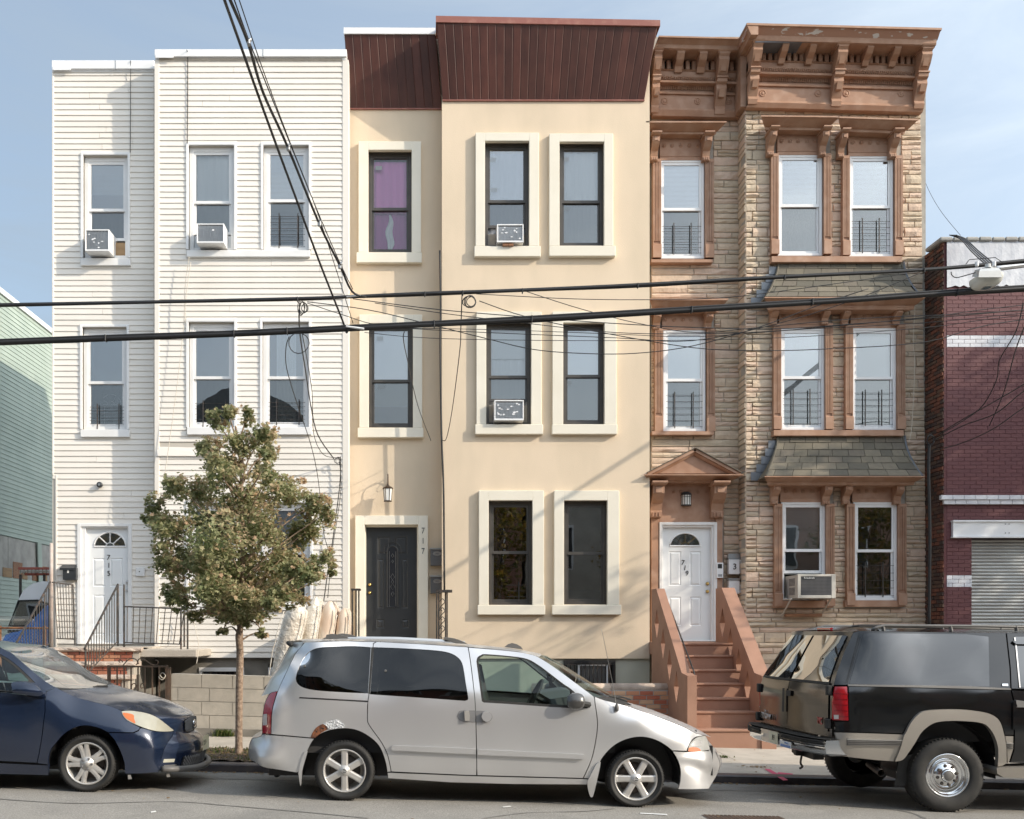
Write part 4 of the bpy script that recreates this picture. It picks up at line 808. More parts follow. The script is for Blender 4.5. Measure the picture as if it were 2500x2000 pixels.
def dress(win, px0, px1, ptop, base, bot, br, panel, pil, sill, Y, ros, d=.34, hood=None):
    """pilasters, brackets, rosette panel, hood and sill around one window"""
    for (a, b) in pil: pilaster(h, a, b, br[1], bot, base, Y)
    mb = MB(); mb.pbox(px0-2, px1+2, panel[0], panel[1], Y, -.02, .12); mb.pbox(px0-2, px1+2, panel[1]-11, panel[1]-9, Y, -.03, -.019); fr = obj('frieze_panel', mb, TC, h)
    rosettes(fr, ros, (panel[0]*.45+panel[1]*.55)-6, Y-.02)
    for (a, b) in pil: bracket(h, a+1, b-1, br[0], br[1], Y-.0, d)
WW = lambda Y, op, **k: window(h, Y, op, 'white_metal', 7, -.01, sashw=7, **k)
G = 'lace'
# recess windows
Y = YR
WW(Y, opR[0], rail=511, shades=[('blind',398,515,'blind'), ('curtain',511,630,G,1617,1690), ('blind',511,632,'blind_grey')], guard=(1615,1715,545,622,(1645,1687),6))
dress(None, 1613, 1715, 390, 599, 633, (326,392), (326,391), [(1592,1612),(1720,1740)], None, Y, [1621,1641,1662,1683,1705])
obj('hood', crown(1577, 1774, 295, 327, Y, .40), TC, h); obj('sill', MB().pbox(1590, 1741, 633, 641, Y, -.11, .06, .005), TC, h)
WW(Y, opR[1], rail=928, shades=[('shade',812,930,'curtain_white'), ('blind',930,1052,'blind_grey')], guard=(1622,1718,957,1046,(1647,1692),6))
dress(None, 1619, 1722, 805, 1018, 1055, (762,803), (762,806), [(1597,1616),(1724,1743)], None, Y, [1624,1646,1667,1687,1709], .28)
obj('hood', crown(1585, 1778, 727, 762, Y, .36), TC, h); obj('sill', MB().pbox(1592, 1743, 1053, 1062, Y, -.11, .06, .005), TC, h)
# bay windows
Y = YB
WW(Y, opB[0], rail=502, shades=[('blind',384,505,'blind'), ('curtain',503,624,G)])
WW(Y, opB[1], rail=505, shades=[('blind',387,508,'blind'), ('curtain',506,626,G)], guard=(2078,2174,533,619,(2105,2146),6))
dress(None, 1900, 2005, 377, 588, 624, (313,379), (318,378), [(1880,1898),(2008,2026)], None, Y, [1908,1929,1949,1970,1990])
dress(None, 2073, 2178, 380, 590, 627, (319,384), (322,381), [(2054,2071),(2181,2200)], None, Y, [2082,2103,2124,2144,2164])
obj('hood', crown(1858, 2050, 280, 316, Y, .42, dpy=2), TC, h); obj('hood', crown(2046, 2242, 283, 320, Y, .42, dpy=6), TC, h)
obj('sill', MB().pbox(1884, 2203, 625.5, 640, Y, -.12, .06, .005), TC, h)
WW(Y, opB[2], rail=922, shades=[('shade',808,925,'curtain_white'), ('blind',922,1050,'blind')], guard=(1910,2005,950,1038,(1936,1977),6))
WW(Y, opB[3], rail=923, shades=[('shade',808,925,'curtain_white'), ('blind',922,1050,'blind')], guard=(2086,2180,952,1040,(2112,2152),6))
dress(None, 1904, 2012, 800, 1018, 1050, (750,792), (750,801), [(1886,1904),(2012,2030)], None, Y, [1914,1934,1955,1976,1997], .28)
dress(None, 2079, 2187, 800, 1018, 1050, (752,794), (752,801), [(2061,2079),(2187,2206)], None, Y, [2091,2112,2133,2154,2174], .28)
obj('sill', MB().pbox(1889, 2207, 1050, 1064, Y, -.12, .06, .005), TC, h)
WW(Y, opB[4], rail=1344, lower_raise=60, shades=[('blind',1232,1405,'blind_grey'), ('shade',1236,1290,'curtain_white',1912,1996)])
WW(Y, opB[5], rail=1345, panemat='pane_dark', shades=[('blind',1240,1466,'blind_grey')], guard=(2088,2182,1373,1458,(2112,2155),5))
dress(None, 1907, 2014, 1225, 1448, 1480, (1181,1231), (1181,1226), [(1888,1907),(2014,2034)], None, Y, [1919,1940,1961,1982,2003], .28)
dress(None, 2083, 2189, 1225, 1448, 1478, (1181,1231), (1181,1226), [(2064,2083),(2189,2209)], None, Y, [2096,2117,2137,2157,2178], .28)
obj('sill', MB().pbox(1890, 2034, 1466.5, 1484, Y, -.06, .06, .005), TC, h); obj('sill', MB().pbox(2064, 2209, 1466, 1482, Y, -.06, .06, .005), TC, h)
# shingled skirt roofs between the storeys
def skirt(py0, py1, Y, tx0, tx1, bx0, bx1, out, nrow, crown_h):
    def pt(a, b):                      # a: down fraction, b: across
        o_ = .03+out*(a**1.8); yy = Y-o_; xx = PX(tx0+(tx1-tx0)*b, Y)*(1)+0; x0 = PX(tx0,Y)+(PX(bx0,Y-out)-PX(tx0,Y))*a**1.6; x1 = PX(tx1,Y)+(PX(bx1,Y-out)-PX(tx1,Y))*a**1.6
        z = PZ(py0,Y)+(PZ(py1,Y-out)-PZ(py0,Y))*a; return Vector((x0+(x1-x0)*b, yy, z))
    mb = MB(); mb.grid([[pt(i/10, j/6)+Vector((0,.02,-.004)) for j in range(7)] for i in range(11)])
    for b in (0, 1):
        e = [pt(i/10, b)+Vector((0,.02,-.004)) for i in range(11)]; w_ = [Vector((p.x, Y+.05, p.z)) for p in e]; mb.grid([e, w_])
    e = [pt(1, j/6)+Vector((0,.02,-.004)) for j in range(7)]; mb.grid([e, [Vector((p.x, Y+.05, p.z)) for p in e]])
    sk = obj('skirt_roof', mb, MAT['shingle'], h)
    for r_ in range(nrow):
        a0, a1 = r_/nrow, (r_+1)/nrow; b = -.04*(r_ % 2)-rr.uniform(0,.06)
        while b < 1:
            nb = b+rr.choice([.085,.10,.12,.135]); q0, q1 = max(0, b)+.0015, min(1, nb)-.0015; b = nb
            if q1-q0 < .015: continue
            t = rr.uniform(.010, .018); u = Vector((0, -t, t*.5)); v = Vector((0, -.003, .002))
            A = [pt(a1, q0)+u, pt(a1, q1)+u, pt(max(0, a0-.02), q1)+v, pt(max(0, a0-.02), q0)+v]; B_ = [p+Vector((0, .022, 0)) for p in A]
            obj('shingle', MB().add(A+B_, [(0,1,2,3),(0,4,5,1),(1,5,6,2),(2,6,7,3),(3,7,4,0)]), MAT['shingle'], sk)
    for b in (0, 1): obj('hip_trim', MB().tube([pt(i/8, b)+Vector((0,-.01,.0)) for i in range(9)], .018, 5), MAT['flashing'] if b else MAT['shingle'], sk)
    for k in range(5):
        a0, a1 = .12+k*.18, .12+(k+1)*.18; p = pt(a1, 0); q = pt(a0, 0); mb = MB(); mb.box(p.x-.11+.0*k, q.x+.03, Y+.012-.03, Y-.022, p.z, q.z+.01); obj('step_flashing', mb, MAT['flashing'], sk)
    pe0, pe1 = pt(1, 0), pt(1, 1); hgt = crown_h; z = pe0.z
    mb = MB(); prof = [(0,1.0),(.12,1.04),(.2,1.0),(.55,.74),(.6,.66),(1,.62),(1,0),(0,0)]; n = len(prof); d = out+.05
    Lp = [(pe0.x-.02+(1-o_)*d*.55, Y-o_*d, z-.004-a*hgt) for a, o_ in prof]; Rp = [(pe1.x+.02-(1-o_)*d*.55, Y-o_*d, z-.004-a*hgt) for a, o_ in prof]
    mb.add(Lp+Rp, [tuple(range(n)), tuple(range(n, 2*n))[::-1]]+[(i, n+i, n+(i+1) % n, (i+1) % n) for i in range(n)]); obj('eave_moulding', mb, TC, sk)
skirt(641, 727, YB, 1899, 2204, 1868, 2250, .42, 6, .16)
skirt(1065, 1163, YB, 1897, 2207, 1868, 2250, .42, 6, .13)
# ---- great cornice
def great(px0, px1, py, pyb, Y, bigs, smalls, ros, proj, tilt, worn, endl, endr):
    """rows in pixels measured at the wall plane; py: dict of rows"""
    z = lambda p: PZ(p, Y); x0, x1 = PX(px0,Y), PX(px1,Y); co_mb = MB()
    co_mb.box(x0, x1, Y-.06, Y+.08, z(py['bot']), PZ(py['soffit'],Y-.5))          # backing
    co = obj('cornice', co_mb, TC, h)
    T = lambda xx: -tilt*(xx-x0)/(x1-x0)
    def strip(name, a, b, d0, d1, m=TC, ex=0.0):
        v = []
        for xx, s_ in ((x0, -1), (x1, 1)):
            e = xx+s_*ex*((1.1 if s_ < 0 else .35) if (s_ < 0 and endl) or (s_ > 0 and endr) else 0)
            za, zb = PZ(a, Y-d0)+T(xx), PZ(b, Y-d1)+T(xx); v += [(e, Y-d0, za), (e, Y-d1, zb), (e, Y+.02, zb), (e, Y+.02, za)]
        obj(name, MB().add(v, [(0,1,5,4),(1,2,6,5),(2,3,7,6),(3,0,4,7),(0,3,2,1),(4,5,6,7)]), m, co)
    t = py['top']; s_ = py['soffit']; hh = s_-t
    strip('crown_fillet', t, t+hh*.12, proj, proj, TC, proj*.25); strip('crown_cyma', t+hh*.12, t+hh*.70, proj*.97, proj*.80, MAT['terracotta_worn'] if worn else TC, proj*.22); strip('crown_fascia', t+hh*.70, s_, proj*.80, proj*.78, TC, proj*.15)
    strip('soffit', s_, s_+3, proj*.76, proj*.74); strip('upper_frieze', s_+3, py['vent0'], .16, .14); strip('vent_rail', py['vent1'], py['band'], .20, .17); strip('band', py['band'], py['cove0'], .16, .14)
    strip('cove_fillet', py['cove0'], py['cove0']+5, .21, .20); strip('frieze', py['cove1']+5, py['base']-10, .075, .075); strip('cove_bead', py['cove1'], py['cove1']+5, .12, .11); strip('base_moulding', py['base']-10, py['base']-5, .10, .12); strip('base_moulding', py['base']-5, py['bot'], .14, .10)
    bx = sorted([c for b in bigs+smalls for c in b]); n = int((px1-px0)/15.0)
    for i in range(n):                                         # louvre blocks with dark gaps
        a = px0+(px1-px0)*(i+.18)/n; b = px0+(px1-px0)*(i+.82)/n; mid = (a+b)/2
        obj('dentil', MB().box(PX(a,Y), PX(b,Y), Y-.17, Y-.05, PZ(py['vent1'],Y-.17)+T(PX(mid,Y)), PZ(py['vent0'],Y-.17)+T(PX(mid,Y)), .008), TC, co)
    obj('vent_back', MB().box(x0+.01, x1-.01, Y-.075, Y-.062, z(py['vent1']), z(py['vent0'])), MAT['black'], co)
    n = int((px1-px0)/4.9); mb = MB()                           # reeded cove
    for i in range(n):
        a = PX(px0+(px1-px0)*(i+.08)/n, Y); b = PX(px0+(px1-px0)*(i+.92)/n, Y); m_ = (a+b)/2; z0, z1 = z(py['cove1'])+T(m_), z(py['cove0']+5)+T(m_); rows = []
        for k in range(5): t_ = k/4; yy = Y-.08-.11*t_**1.7; zz = z0+(z1-z0)*t_; rows.append([(a, yy+.006, zz), ((a+b)/2, yy-.012, zz), (b, yy+.006, zz)])
        mb.grid(rows)
    obj('reeding', mb, TC, co, kind='stuff')
    for (a, b) in bigs:
        za, zb = PZ(s_+2,Y-proj*.7)+T(PX(a,Y)), z(py['bot']+2)+T(PX(a,Y)); xa, xb = PX(a,Y), PX(b,Y); hh_ = za-zb; p = proj
        poly = [(Y, za), (Y-p*.74, za), (Y-p*.74, za-hh_*.06), (Y-p*.68, za-hh_*.10), (Y-p*.70, za-hh_*.16), (Y-p*.60, za-hh_*.28), (Y-p*.44, za-hh_*.39), (Y-p*.42, za-hh_*.41), (Y-p*.50, za-hh_*.43), (Y-p*.48, za-hh_*.49), (Y-p*.40, za-hh_*.52), (Y-p*.42, za-hh_*.60), (Y-p*.32, za-hh_*.74), (Y-p*.22, za-hh_*.86), (Y-p*.26, za-hh_*.92), (Y-p*.22, zb), (Y, zb)]
        mb = MB(); mb.prism(poly, 'x', xa, xb); e = (xb-xa)*.14; mb.prism([(Y, za+.001), (Y-p*.80, za+.001), (Y-p*.78, za-hh_*.02), (Y-p*.72, za-hh_*.05), (Y, za-hh_*.05)], 'x', xa-e, xb+e); mb.prism([(Y, za-hh_*.40), (Y-p*.53, za-hh_*.40), (Y-p*.53, za-hh_*.425), (Y, za-hh_*.425)], 'x', xa-e*.5, xb+e*.5)
        for q in (.2, .62): mb.prism([(Y-p*.5*(1.2-q), za-hh_*q), (Y-p*(.74-.4*q), za-hh_*(q+.01)), (Y-p*(.66-.4*q), za-hh_*(q+.13)), (Y-p*.2, za-hh_*(q+.14))], 'x', xa+e*1.6, xb-e*1.6)
        obj('bracket', mb, TC, co)
    for (a, b) in smalls:
        za, zb = PZ(s_+2,Y-proj*.7)+T(PX(a,Y)), PZ(py['band']+4,Y-.3*proj)+T(PX(a,Y)); xa, xb = PX(a,Y), PX(b,Y); hh_ = za-zb; p = proj; mb = MB()
        mb.prism([(Y, za), (Y-p*.72, za), (Y-p*.70, za-hh_*.22), (Y-p*.58, za-hh_*.5), (Y-p*.40, za-hh_*.72), (Y-p*.32, zb), (Y, zb)], 'x', xa, xb); e = (xb-xa)*.22; mb.prism([(Y, za+.001), (Y-p*.76, za+.001), (Y-p*.74, za-hh_*.06), (Y-p*.70, za-hh_*.12), (Y, za-hh_*.12)], 'x', xa-e, xb+e)
        obj('bracket', mb, TC, co)
    rosettes(co, ros, (py['cove1']+py['base'])/2, Y-.075, .062)
    return co
great(1590, 1818, dict(top=87,soffit=117,vent0=145,vent1=168,band=172,cove0=195,cove1=223,base=272,bot=282), 0, YR, [(1578+8,1604),(1740,1764)], [(1640,1658),(1694,1712)], [1622,1703,1779], .62, .04, False, False, False)
gc = great(1820, XR-20, dict(top=56,soffit=98,vent0=124,vent1=146,band=150,cove0=174,cove1=203,base=254,bot=262), 0, YB, [(1820,1842),(2022,2045),(2222,2246)], [(1890,1905),(1956,1971),(2092,2107),(2157,2172)], [1862,1997,2066,2200], .66, .085, True, True, True)
# bay cornice return and backing above the recess
obj('cornice_return', MB().box(PX(1820,YB)-.10, PX(1820,YB)+.02, YB-.05, YR+.06, PZ(264,YB), PZ(100,YB)), TC, gc)
mb = MB(); q = YB-.66; mb.prism([(PX(1820,YB)-.18, PZ(57,q)), (PX(1820,YB)-.17, PZ(62,q)), (PX(1820,YB)-.10, PZ(97,YB-.5)), (PX(1820,YB)+.02, PZ(97,YB-.5)), (PX(1820,YB)+.02, PZ(57,q))], 'y', YB-.65, YR+.05); obj('cornice_return', mb, TC, gc)
obj('roof_deck', MB().box(PX(1822,YB), PX(XR-20,YB), YB-.5, YB+.4, PZ(78,YB-.6)-.12, PZ(78,YB-.6)-.10), MAT['flashing'], gc)
# ---- doorway with pediment
Y = YR; yf = Y-.42
Zp = lambda p, yy=yf: PZ(p, yy); Xp = lambda p, yy=yf: PX(p, yy)
mb = MB(); mb.pbox(1590, 1766, 1176, 1276, Y, -.03, .05); obj('door_panel', mb, TC, h); rosettes(h, [1645,1662,1683,1704,1725], 1201, Y-.03, .03)
for (a, b) in ((1590,1608), (1748,1764)): obj('pilaster', MB().pbox(a, b, 1260, 1600, Y, -.06, .05, .004), TC, h)
for (a, b) in ((1594,1622), (1744,1774)): bracket(h, a, b, 1176, 1263, Y, .42)
pd = obj('pediment', crown(1572, 1815, 1157, 1178, Y, .50), TC, h)
ap, el, er = P(1697, 1095, yf), P(1580, 1155, yf), P(1809, 1155, yf)
for s0, s1 in ((el, ap), (ap, er)):
    d = (s1-s0).normalized(); nrm = Vector((-d.z, 0, d.x)); v = []
    for p in (s0, s1): v += [p, p-nrm*.05, Vector((p.x, Y, p.z)), Vector((p.x, Y, p.z))-nrm*.05]
    obj('raking_cornice', MB().add(v, [(0,1,5,4),(0,4,6,2),(1,3,7,5),(0,2,3,1),(4,5,7,6)]), TC, pd)
    q0, q1 = s0.lerp(s1, .05)-nrm*.055, s1.lerp(s0, .03)-nrm*.055; v = []
    for p in (q0, q1): v += [p+Vector((0,.03,0)), p+Vector((0,.07,0))-nrm*.035, p+Vector((0,.2,0))-nrm*.035, p+Vector((0,.2,0))]
    obj('raking_moulding', MB().add(v, [(0,1,5,4),(1,2,6,5),(0,4,7,3),(0,3,2,1),(4,5,6,7)]), TC, pd)
    v = [s0+nrm*.004+Vector((0,-.03,0)), s1+nrm*.004+Vector((0,-.03,0)), Vector((s1.x,Y,s1.z))+nrm*.004, Vector((s0.x,Y,s0.z))+nrm*.004]; obj('pediment_roof', MB().add(v+[p+nrm*.012 for p in v], [(0,1,2,3),(4,7,6,5),(0,4,5,1),(1,5,6,2),(3,2,6,7),(0,3,7,4)]), MAT['shingle'], pd)
obj('tympanum', MB().add([P(1600,1154,yf)+Vector((0,.10,0)), P(1790,1154,yf)+Vector((0,.10,0)), P(1697,1106,yf)+Vector((0,.10,0)), P(1600,1154,yf)+Vector((0,.4,0)), P(1790,1154,yf)+Vector((0,.4,0)), P(1697,1106,yf)+Vector((0,.4,0))], [(0,1,2),(3,5,4),(0,3,4,1),(1,4,5,2),(2,5,3,0)]), TC, pd)
mb = MB(); ring(mb, PX(1608,Y), PX(1748,Y), PZ(1566,Y), PZ(1276,Y), U(7,Y), U(7,Y), .02, U(7,Y), Y-.075, Y+.02, .004); ring(mb, PX(1614,Y), PX(1742,Y), PZ(1566,Y), PZ(1282,Y), U(3,Y), U(6,Y), .02, U(6,Y), Y-.04, Y+.09, .003); obj('door_frame', mb, MAT['white_trim'], h)
dr = obj('door', slab_with_panels(1616, 1737, 1288, 1564, Y, [(1634,1664,1346,1430),(1685,1713,1346,1430),(1634,1664,1457,1528),(1685,1713,1457,1528)], .03), MAT['door_white'], h)
fanlight(dr, 1673.5, 1333, 35, 30, Y, .03, 'pane_dark', 'door_white', 4, 'brass', inner=False)
for ch, px, py, r_ in (('7',1668,1374,-.12), ('1',1673,1387,-.12), ('9',1678,1400,-.1)): text('house_number', ch, MAT['number_dark'], dr, facing(px, py, Y, .024, r_), .125, .004)
for py in (1425, 1444): mb = MB(); mb.lathe([(.0,-.055),(.02,-.05),(.028,-.032),(.012,-.016),(.032,-.006),(.032,0)], (PX(1728,Y), Y+.03, PZ(py,Y)), 'y', 14); obj('door_knob', mb, MAT['brass'], dr, smooth=True)
# porch light over the 719 door
pl = root('porch_light', 'black half round porch light with frosted panes under the pediment', 'lantern', P(1674, 1237, Y)); c = (PX(1674,Y), Y-.03, PZ(1222,Y))
mb = MB(); mb.lathe([(.085,-.09),(.085,.10)], c, 'z', 6, ang=-math.pi); obj('glass', mb, MAT['frosted'], pl)
mb = MB(); mb.lathe([(.0,.155),(.05,.15),(.085,.125),(.098,.10),(.098,.088),(.0,.088)], c, 'z', 12, ang=-math.pi); mb.lathe([(0,-.105),(.09,-.105),(.094,-.085),(0,-.085)], c, 'z', 12, ang=-math.pi)
for i in range(7): a_ = -math.pi*i/6; mb.tube([(c[0]+.088*math.cos(a_), c[1]+.088*math.sin(a_), c[2]-.09), (c[0]+.088*math.cos(a_), c[1]+.088*math.sin(a_), c[2]+.1)], .005, 4)
mb.tube([(c[0]+.089*math.cos(-math.pi*i/12), c[1]+.089*math.sin(-math.pi*i/12), c[2]+.055) for i in range(13)], .004, 4); obj('frame', mb, MAT['dark_door'], pl)
ic = root('intercom', 'white intercom panel with dark screen beside the 719 door', 'intercom', P(1758, 1411, Y)); obj('case', MB().pbox(1750, 1766, 1374, 1411, Y, -.11, -.06, .003), MAT['white_metal'], ic); obj('screen', MB().pbox(1752.5, 1763, 1377, 1388, Y, -.112, -.108), MAT['black'], ic); obj('keypad', MB().pbox(1753, 1763, 1402, 1408, Y, -.112, -.108), MAT['grey_metal'], ic)
for i, (y0, y1, lab) in enumerate(((1352,1402,'white mailbox marked 3 right of the 719 door'), (1412,1450,'lower white mailbox partly hidden by the stoop wall right of the 719 door'))):
    r_ = root('mailbox', lab, 'mailbox', P(1793, y1, Y), 'white mailboxes by the 719 door'); obj('body', MB().pbox(1780, 1806, y0+(14 if i == 0 else 5), y1, Y, -.13, -.02, .006), MAT['white_metal'], r_); obj('lid', MB().pbox(1778, 1807, y0, y0+(13 if i == 0 else 4), Y, -.09 if i == 0 else -.15, -.02, .004), MAT['grey_metal'], r_); ring_ = MB(); ring(ring_, PX(1782,Y), PX(1804,Y), PZ(y1-3,Y), PZ(y0+17,Y), .01, .01, .01, .01, Y-.134, Y-.128); obj('rim', ring_, MAT['white_metal'], r_)
    if i == 0: text('number', '3', MAT['black'], r_, facing(1794, 1384, Y-.138), .15, .003)
# big grey window unit of the ground floor
Y = YB; ac = root('air_conditioner', 'large boxy air conditioner on metal struts in the ground floor stone house window', 'air conditioner', P(1980, 1461, Y-.4), 'window air conditioners')
yf = Y-.55; x0, x1 = PX(1948,yf), PX(2040,yf); z0, z1 = PZ(1461,yf), PZ(1402,yf); x0b = x0-.02
mb = MB(); mb.box(x0, x1, yf+.012, Y+.1, z0+.01, z1-.01); ring(mb, x0-.004, x1+.004, z0, z1, .055, .075, .055, .04, yf, yf+.1, .006); obj('case', mb, mat('ac_beige', (.55,.53,.48), .5, (.47,.45,.40), 4, .4), ac)
mb = MB(); n = 26
for i in range(n): xx = x0+.05+(x1-x0-.12)*i/n; mb.box(xx, xx+.006, yf+.004, yf+.012, z0+.05, z1-.035)
for i in range(13): zz = z0+.055+(z1-z0-.1)*i/13; mb.box(x0+.05, x1-.07, yf+.006, yf+.011, zz, zz+.006)
obj('grille', mb, MAT['interior_mid'], ac); obj('grille_back', MB().box(x0+.045, x1-.065, yf+.0105, yf+.0125, z0+.045, z1-.03), MAT['interior'], ac)
mb = MB()
for (za, zb) in ((.07,.2), (.23,.36)): 
    for k in range(6): zz = z0+za+(zb-za)*k/6; mb.box(x0-.006, x0+.002, yf+.14, yf+.42, zz, zz+.012)
obj('side_vent', mb, MAT['interior_mid'], ac)
nm = obj('badge', MB().box(x0+.09, x0+.30, yf-.004, yf+.004, z1-.085, z1-.045), MAT['dark_door'], ac); text('badge_lettering', 'Friedrich', MAT['paint_white'], ac, Matrix.Translation((x0+.195, yf-.006, z1-.066)) @ Matrix.Rotation(R(90),4,'X'), .052, .001)
mb = MB()
for px in (1922, 2018): a = PX(px, Y-.3); mb.tube([(a, Y-.5, z0-.004), (a, Y-.02, z0-.30)], .014, 5); mb.tube([(a, Y-.5, z0-.012), (a, Y-.02, z0-.012)], .012, 5)
obj('strut', mb, MAT['ac_beige'], ac); obj('wood_plank', MB().pbox(1918, 2008, 1498, 1506, Y-.1, -.03, .06, .01), MAT['wood'], ac)
# ================================================================= red painted brick garage building on the right
YG = 17.5
g = root('brick_garage', 'dark red painted brick building with white bands and rolling shutter', 'building', (PX(2450,YG), YG, sz(10,17))); HG = g
XE = 2900
mb = MB(); mb.box(PX(2311,YG)+.01, PX(XE,YG), YG+.06, 30, -.5, PZ(590,YG)) if False else None
Z = lambda p: PZ(p, YG); Xg = lambda p: PX(p, YG)
mb.box(Xg(2300)+.04, Xg(XE), YG+.02, YG+.3, Z(1312), Z(588)); mb.box(Xg(2300)+.04, Xg(2372), YG+.02, YG+.6, -.5, Z(1312)); mb.box(Xg(2760), Xg(XE), YG+.02, YG+.6, -.5, Z(1312)); mb.box(Xg(2300)+.04, Xg(2300)+.3, YG+.3, 30, -.5, Z(588)); mb.box(Xg(XE)-.3, Xg(XE), YG+.3, 30, -.5, Z(588)); mb.box(Xg(2300)+.3, Xg(XE)-.3, YG+.3, 30, Z(600)-.1, Z(600))
obj('wall', mb, MAT['red_wall'], g)
rr = random.Random(5); specs = []; y = 1760.0; row = 0; bh = 9.6; bw = 28.5
hide = [(2372,2760,1270,1800), (2326,2900,1268,1313)]
wspecs = []
while y > 705:
    ya = y-bh; x = 2311-(0 if row % 2 else bw/2)
    while x < 2880:
        q0, q1 = max(2311, x)+.4, min(2880, x+bw)-.4
        if q1-q0 > 3:
            for q in clipped((q0, q1, ya+.35, y-.35), hide):
                white = 822 <= (ya+y)/2 <= 851 or (1401 <= (ya+y)/2 <= 1431)
                (wspecs if white else specs).append(((q[1]-q[0])*(q[3]-q[2])*(1.5 if q[1] < 2505 else .1), (*q, YG+.02, rr.uniform(.004,.008))))
        x += bw
    y = ya; row += 1
def brick(s): px0, px1, py0, py1, Y, pr = s; return MB().box(PX(px0,Y), PX(px1,Y), Y-pr, Y, PZ(py1,Y), PZ(py0,Y), .003)
emit(g, 'brick', specs, brick, MAT['red_brick'], 300); emit(g, 'painted_brick', wspecs, brick, MAT['white_brick'], 80)
# side wall of old bricks
sp2 = []; y = 1560.0; row = 0
while y > 592:
    ya = y-bh*1.0; Yq = YG+.02-(0 if row % 2 else .11)
    while Yq < 19.2:
        a, b = max(YG+.0, Yq)+.005, Yq+.205
        if b-a > .05: sp2.append((1.0 if b < 18.5 else .3, (a, b, ya, y)))
        Yq += .215
    y = ya; row += 1
def sbrick(s): a, b, ya, y = s; x = Xg(2300)+.04; return MB().box(x-rr.uniform(.014,.03), x, a, b, PZ(y,YG)+.005, PZ(ya,YG)-.005, .003)
emit(g, 'side_brick', sp2, sbrick, MAT['old_brick'], 220)
mb = MB(); nx = 56
mb.grid([[(Xg(2311+(2890-2311)*i/nx), YG-.012+.01*math.sin(i*1.7+j)*.3, Z(588+(700-588+(rr.uniform(-6,5) if j == 6 else 0))*j/6)) for i in range(nx+1)] for j in range(7)]); obj('white_render', mb, mat('white_render', (.68,.70,.74), .75, (.55,.57,.62), 3, .5, bump=.4, bscale=25, col3=(.4,.4,.43), n3=3, n3amt=.25), g)
mb = MB(); x = 2296.0
while x < 2880: obj('coping_tile', MB().pbox(x, x+31, 577+rr.uniform(-.5,1), 588, YG, -.05, .5, .02), MAT['cement_board'], g); x += 32
for k, (a, b) in enumerate(((1209,1219.5), (1220,1231))):
    x = 2299.0+k*6
    while x < 2880: obj('ledge_brick', MB().pbox(x, x+27, a, b, YG, -.085+.03*k, 0, .004), MAT['white_brick'], g); x += 27.8
bm_ = MB(); bm_.pbox(2327, 2800, 1271, 1312, YG, -.045, .02, .003); bm_.pbox(2327, 2800, 1270, 1274, YG, -.075, .02, .002); bm_.pbox(2327, 2800, 1309, 1313, YG, -.075, .02, .002); lt = obj('lintel_beam', bm_, MAT['white_metal'], g)
for px in (2451, 2460): 
    for py in (1280, 1302): obj('bolt', MB().lathe([(0,-.008),(.012,-.006),(.012,0)], (PX(px,YG), YG-.045, PZ(py,YG)), 'y', 8), MAT['grey_metal'], lt)
y = 1314.0
while y < 1775:
    rows = []
    for k in range(6): t = k/5; rows.append([(Xg(px), YG+.16-.016*math.sin(t*math.pi), Z(y+8.1*t)) for px in (2370, 2762)])
    obj('shutter_slat', MB().grid(rows), MAT['galv'], g, smooth=True); y += 8.3
# ================================================================= green sided building across the vacant lot on the left
GX = -11.83
g = root('green_house', 'pale green sided building with a patched grey strip beyond the vacant lot', 'building', (GX, 29, 0)); ztop = 11.03
obj('wall', MB().box(GX-9, GX-.03, 22, 44, -.5, ztop), mat('green_sheath', (.25,.3,.26), .8), g)
zc = ztop-.05; rr = random.Random(9); c = .125
gap = (lambda z: 3.2 < z < 4.35)
while zc > -.2:
    z1, z0 = zc, zc-c
    if not gap((z0+z1)/2):
        ya, yb = 22.0, 43.5
        obj('siding_board', MB().add([(GX-.03,ya,z0),(GX-.03,yb,z0),(GX+.016,yb,z0),(GX+.016,ya,z0),(GX+.002,yb,z1),(GX+.002,ya,z1),(GX-.03,ya,z1),(GX-.03,yb,z1)], [(0,1,2,3),(3,2,4,5),(5,4,7,6),(0,3,5,6),(1,7,4,2)]), MAT['vinyl_green'], g)
    zc -= c
y = 22.0
while y < 43: w_ = rr.uniform(1.6, 2.4); obj('cement_panel', MB().box(GX-.03, GX+.004+rr.uniform(0,.01), y+.012, y+w_-.012, 3.2+rr.uniform(-.03,.03), 4.33, .004), MAT['cement_board'], g); y += w_
for k in range(5): yy = 28.2+k*.7; obj('torn_patch', MB().box(GX+.012, GX+.02, yy, yy+rr.uniform(.3,.7), 3.2, 3.2+rr.uniform(.2,.5)), MAT['wood' if k % 2 else 'ply'], g)
obj('leaning_strip', MB().add([(GX+.05,30.55,4.35),(GX+.05,30.85,4.4),(GX+.05,31.05,2.2),(GX+.05,30.75,2.2),(GX+.08,30.55,4.35),(GX+.08,30.85,4.4),(GX+.08,31.05,2.2),(GX+.08,30.75,2.2)], [(0,1,2,3),(4,7,6,5),(0,4,5,1),(1,5,6,2),(2,6,7,3),(3,7,4,0)]), MAT['vinyl_green'], g)
obj('coping', MB().box(GX-.2, GX+.06, 21.9, 43.6, ztop-.06, ztop+.10, .01), MAT['white_metal'], g)
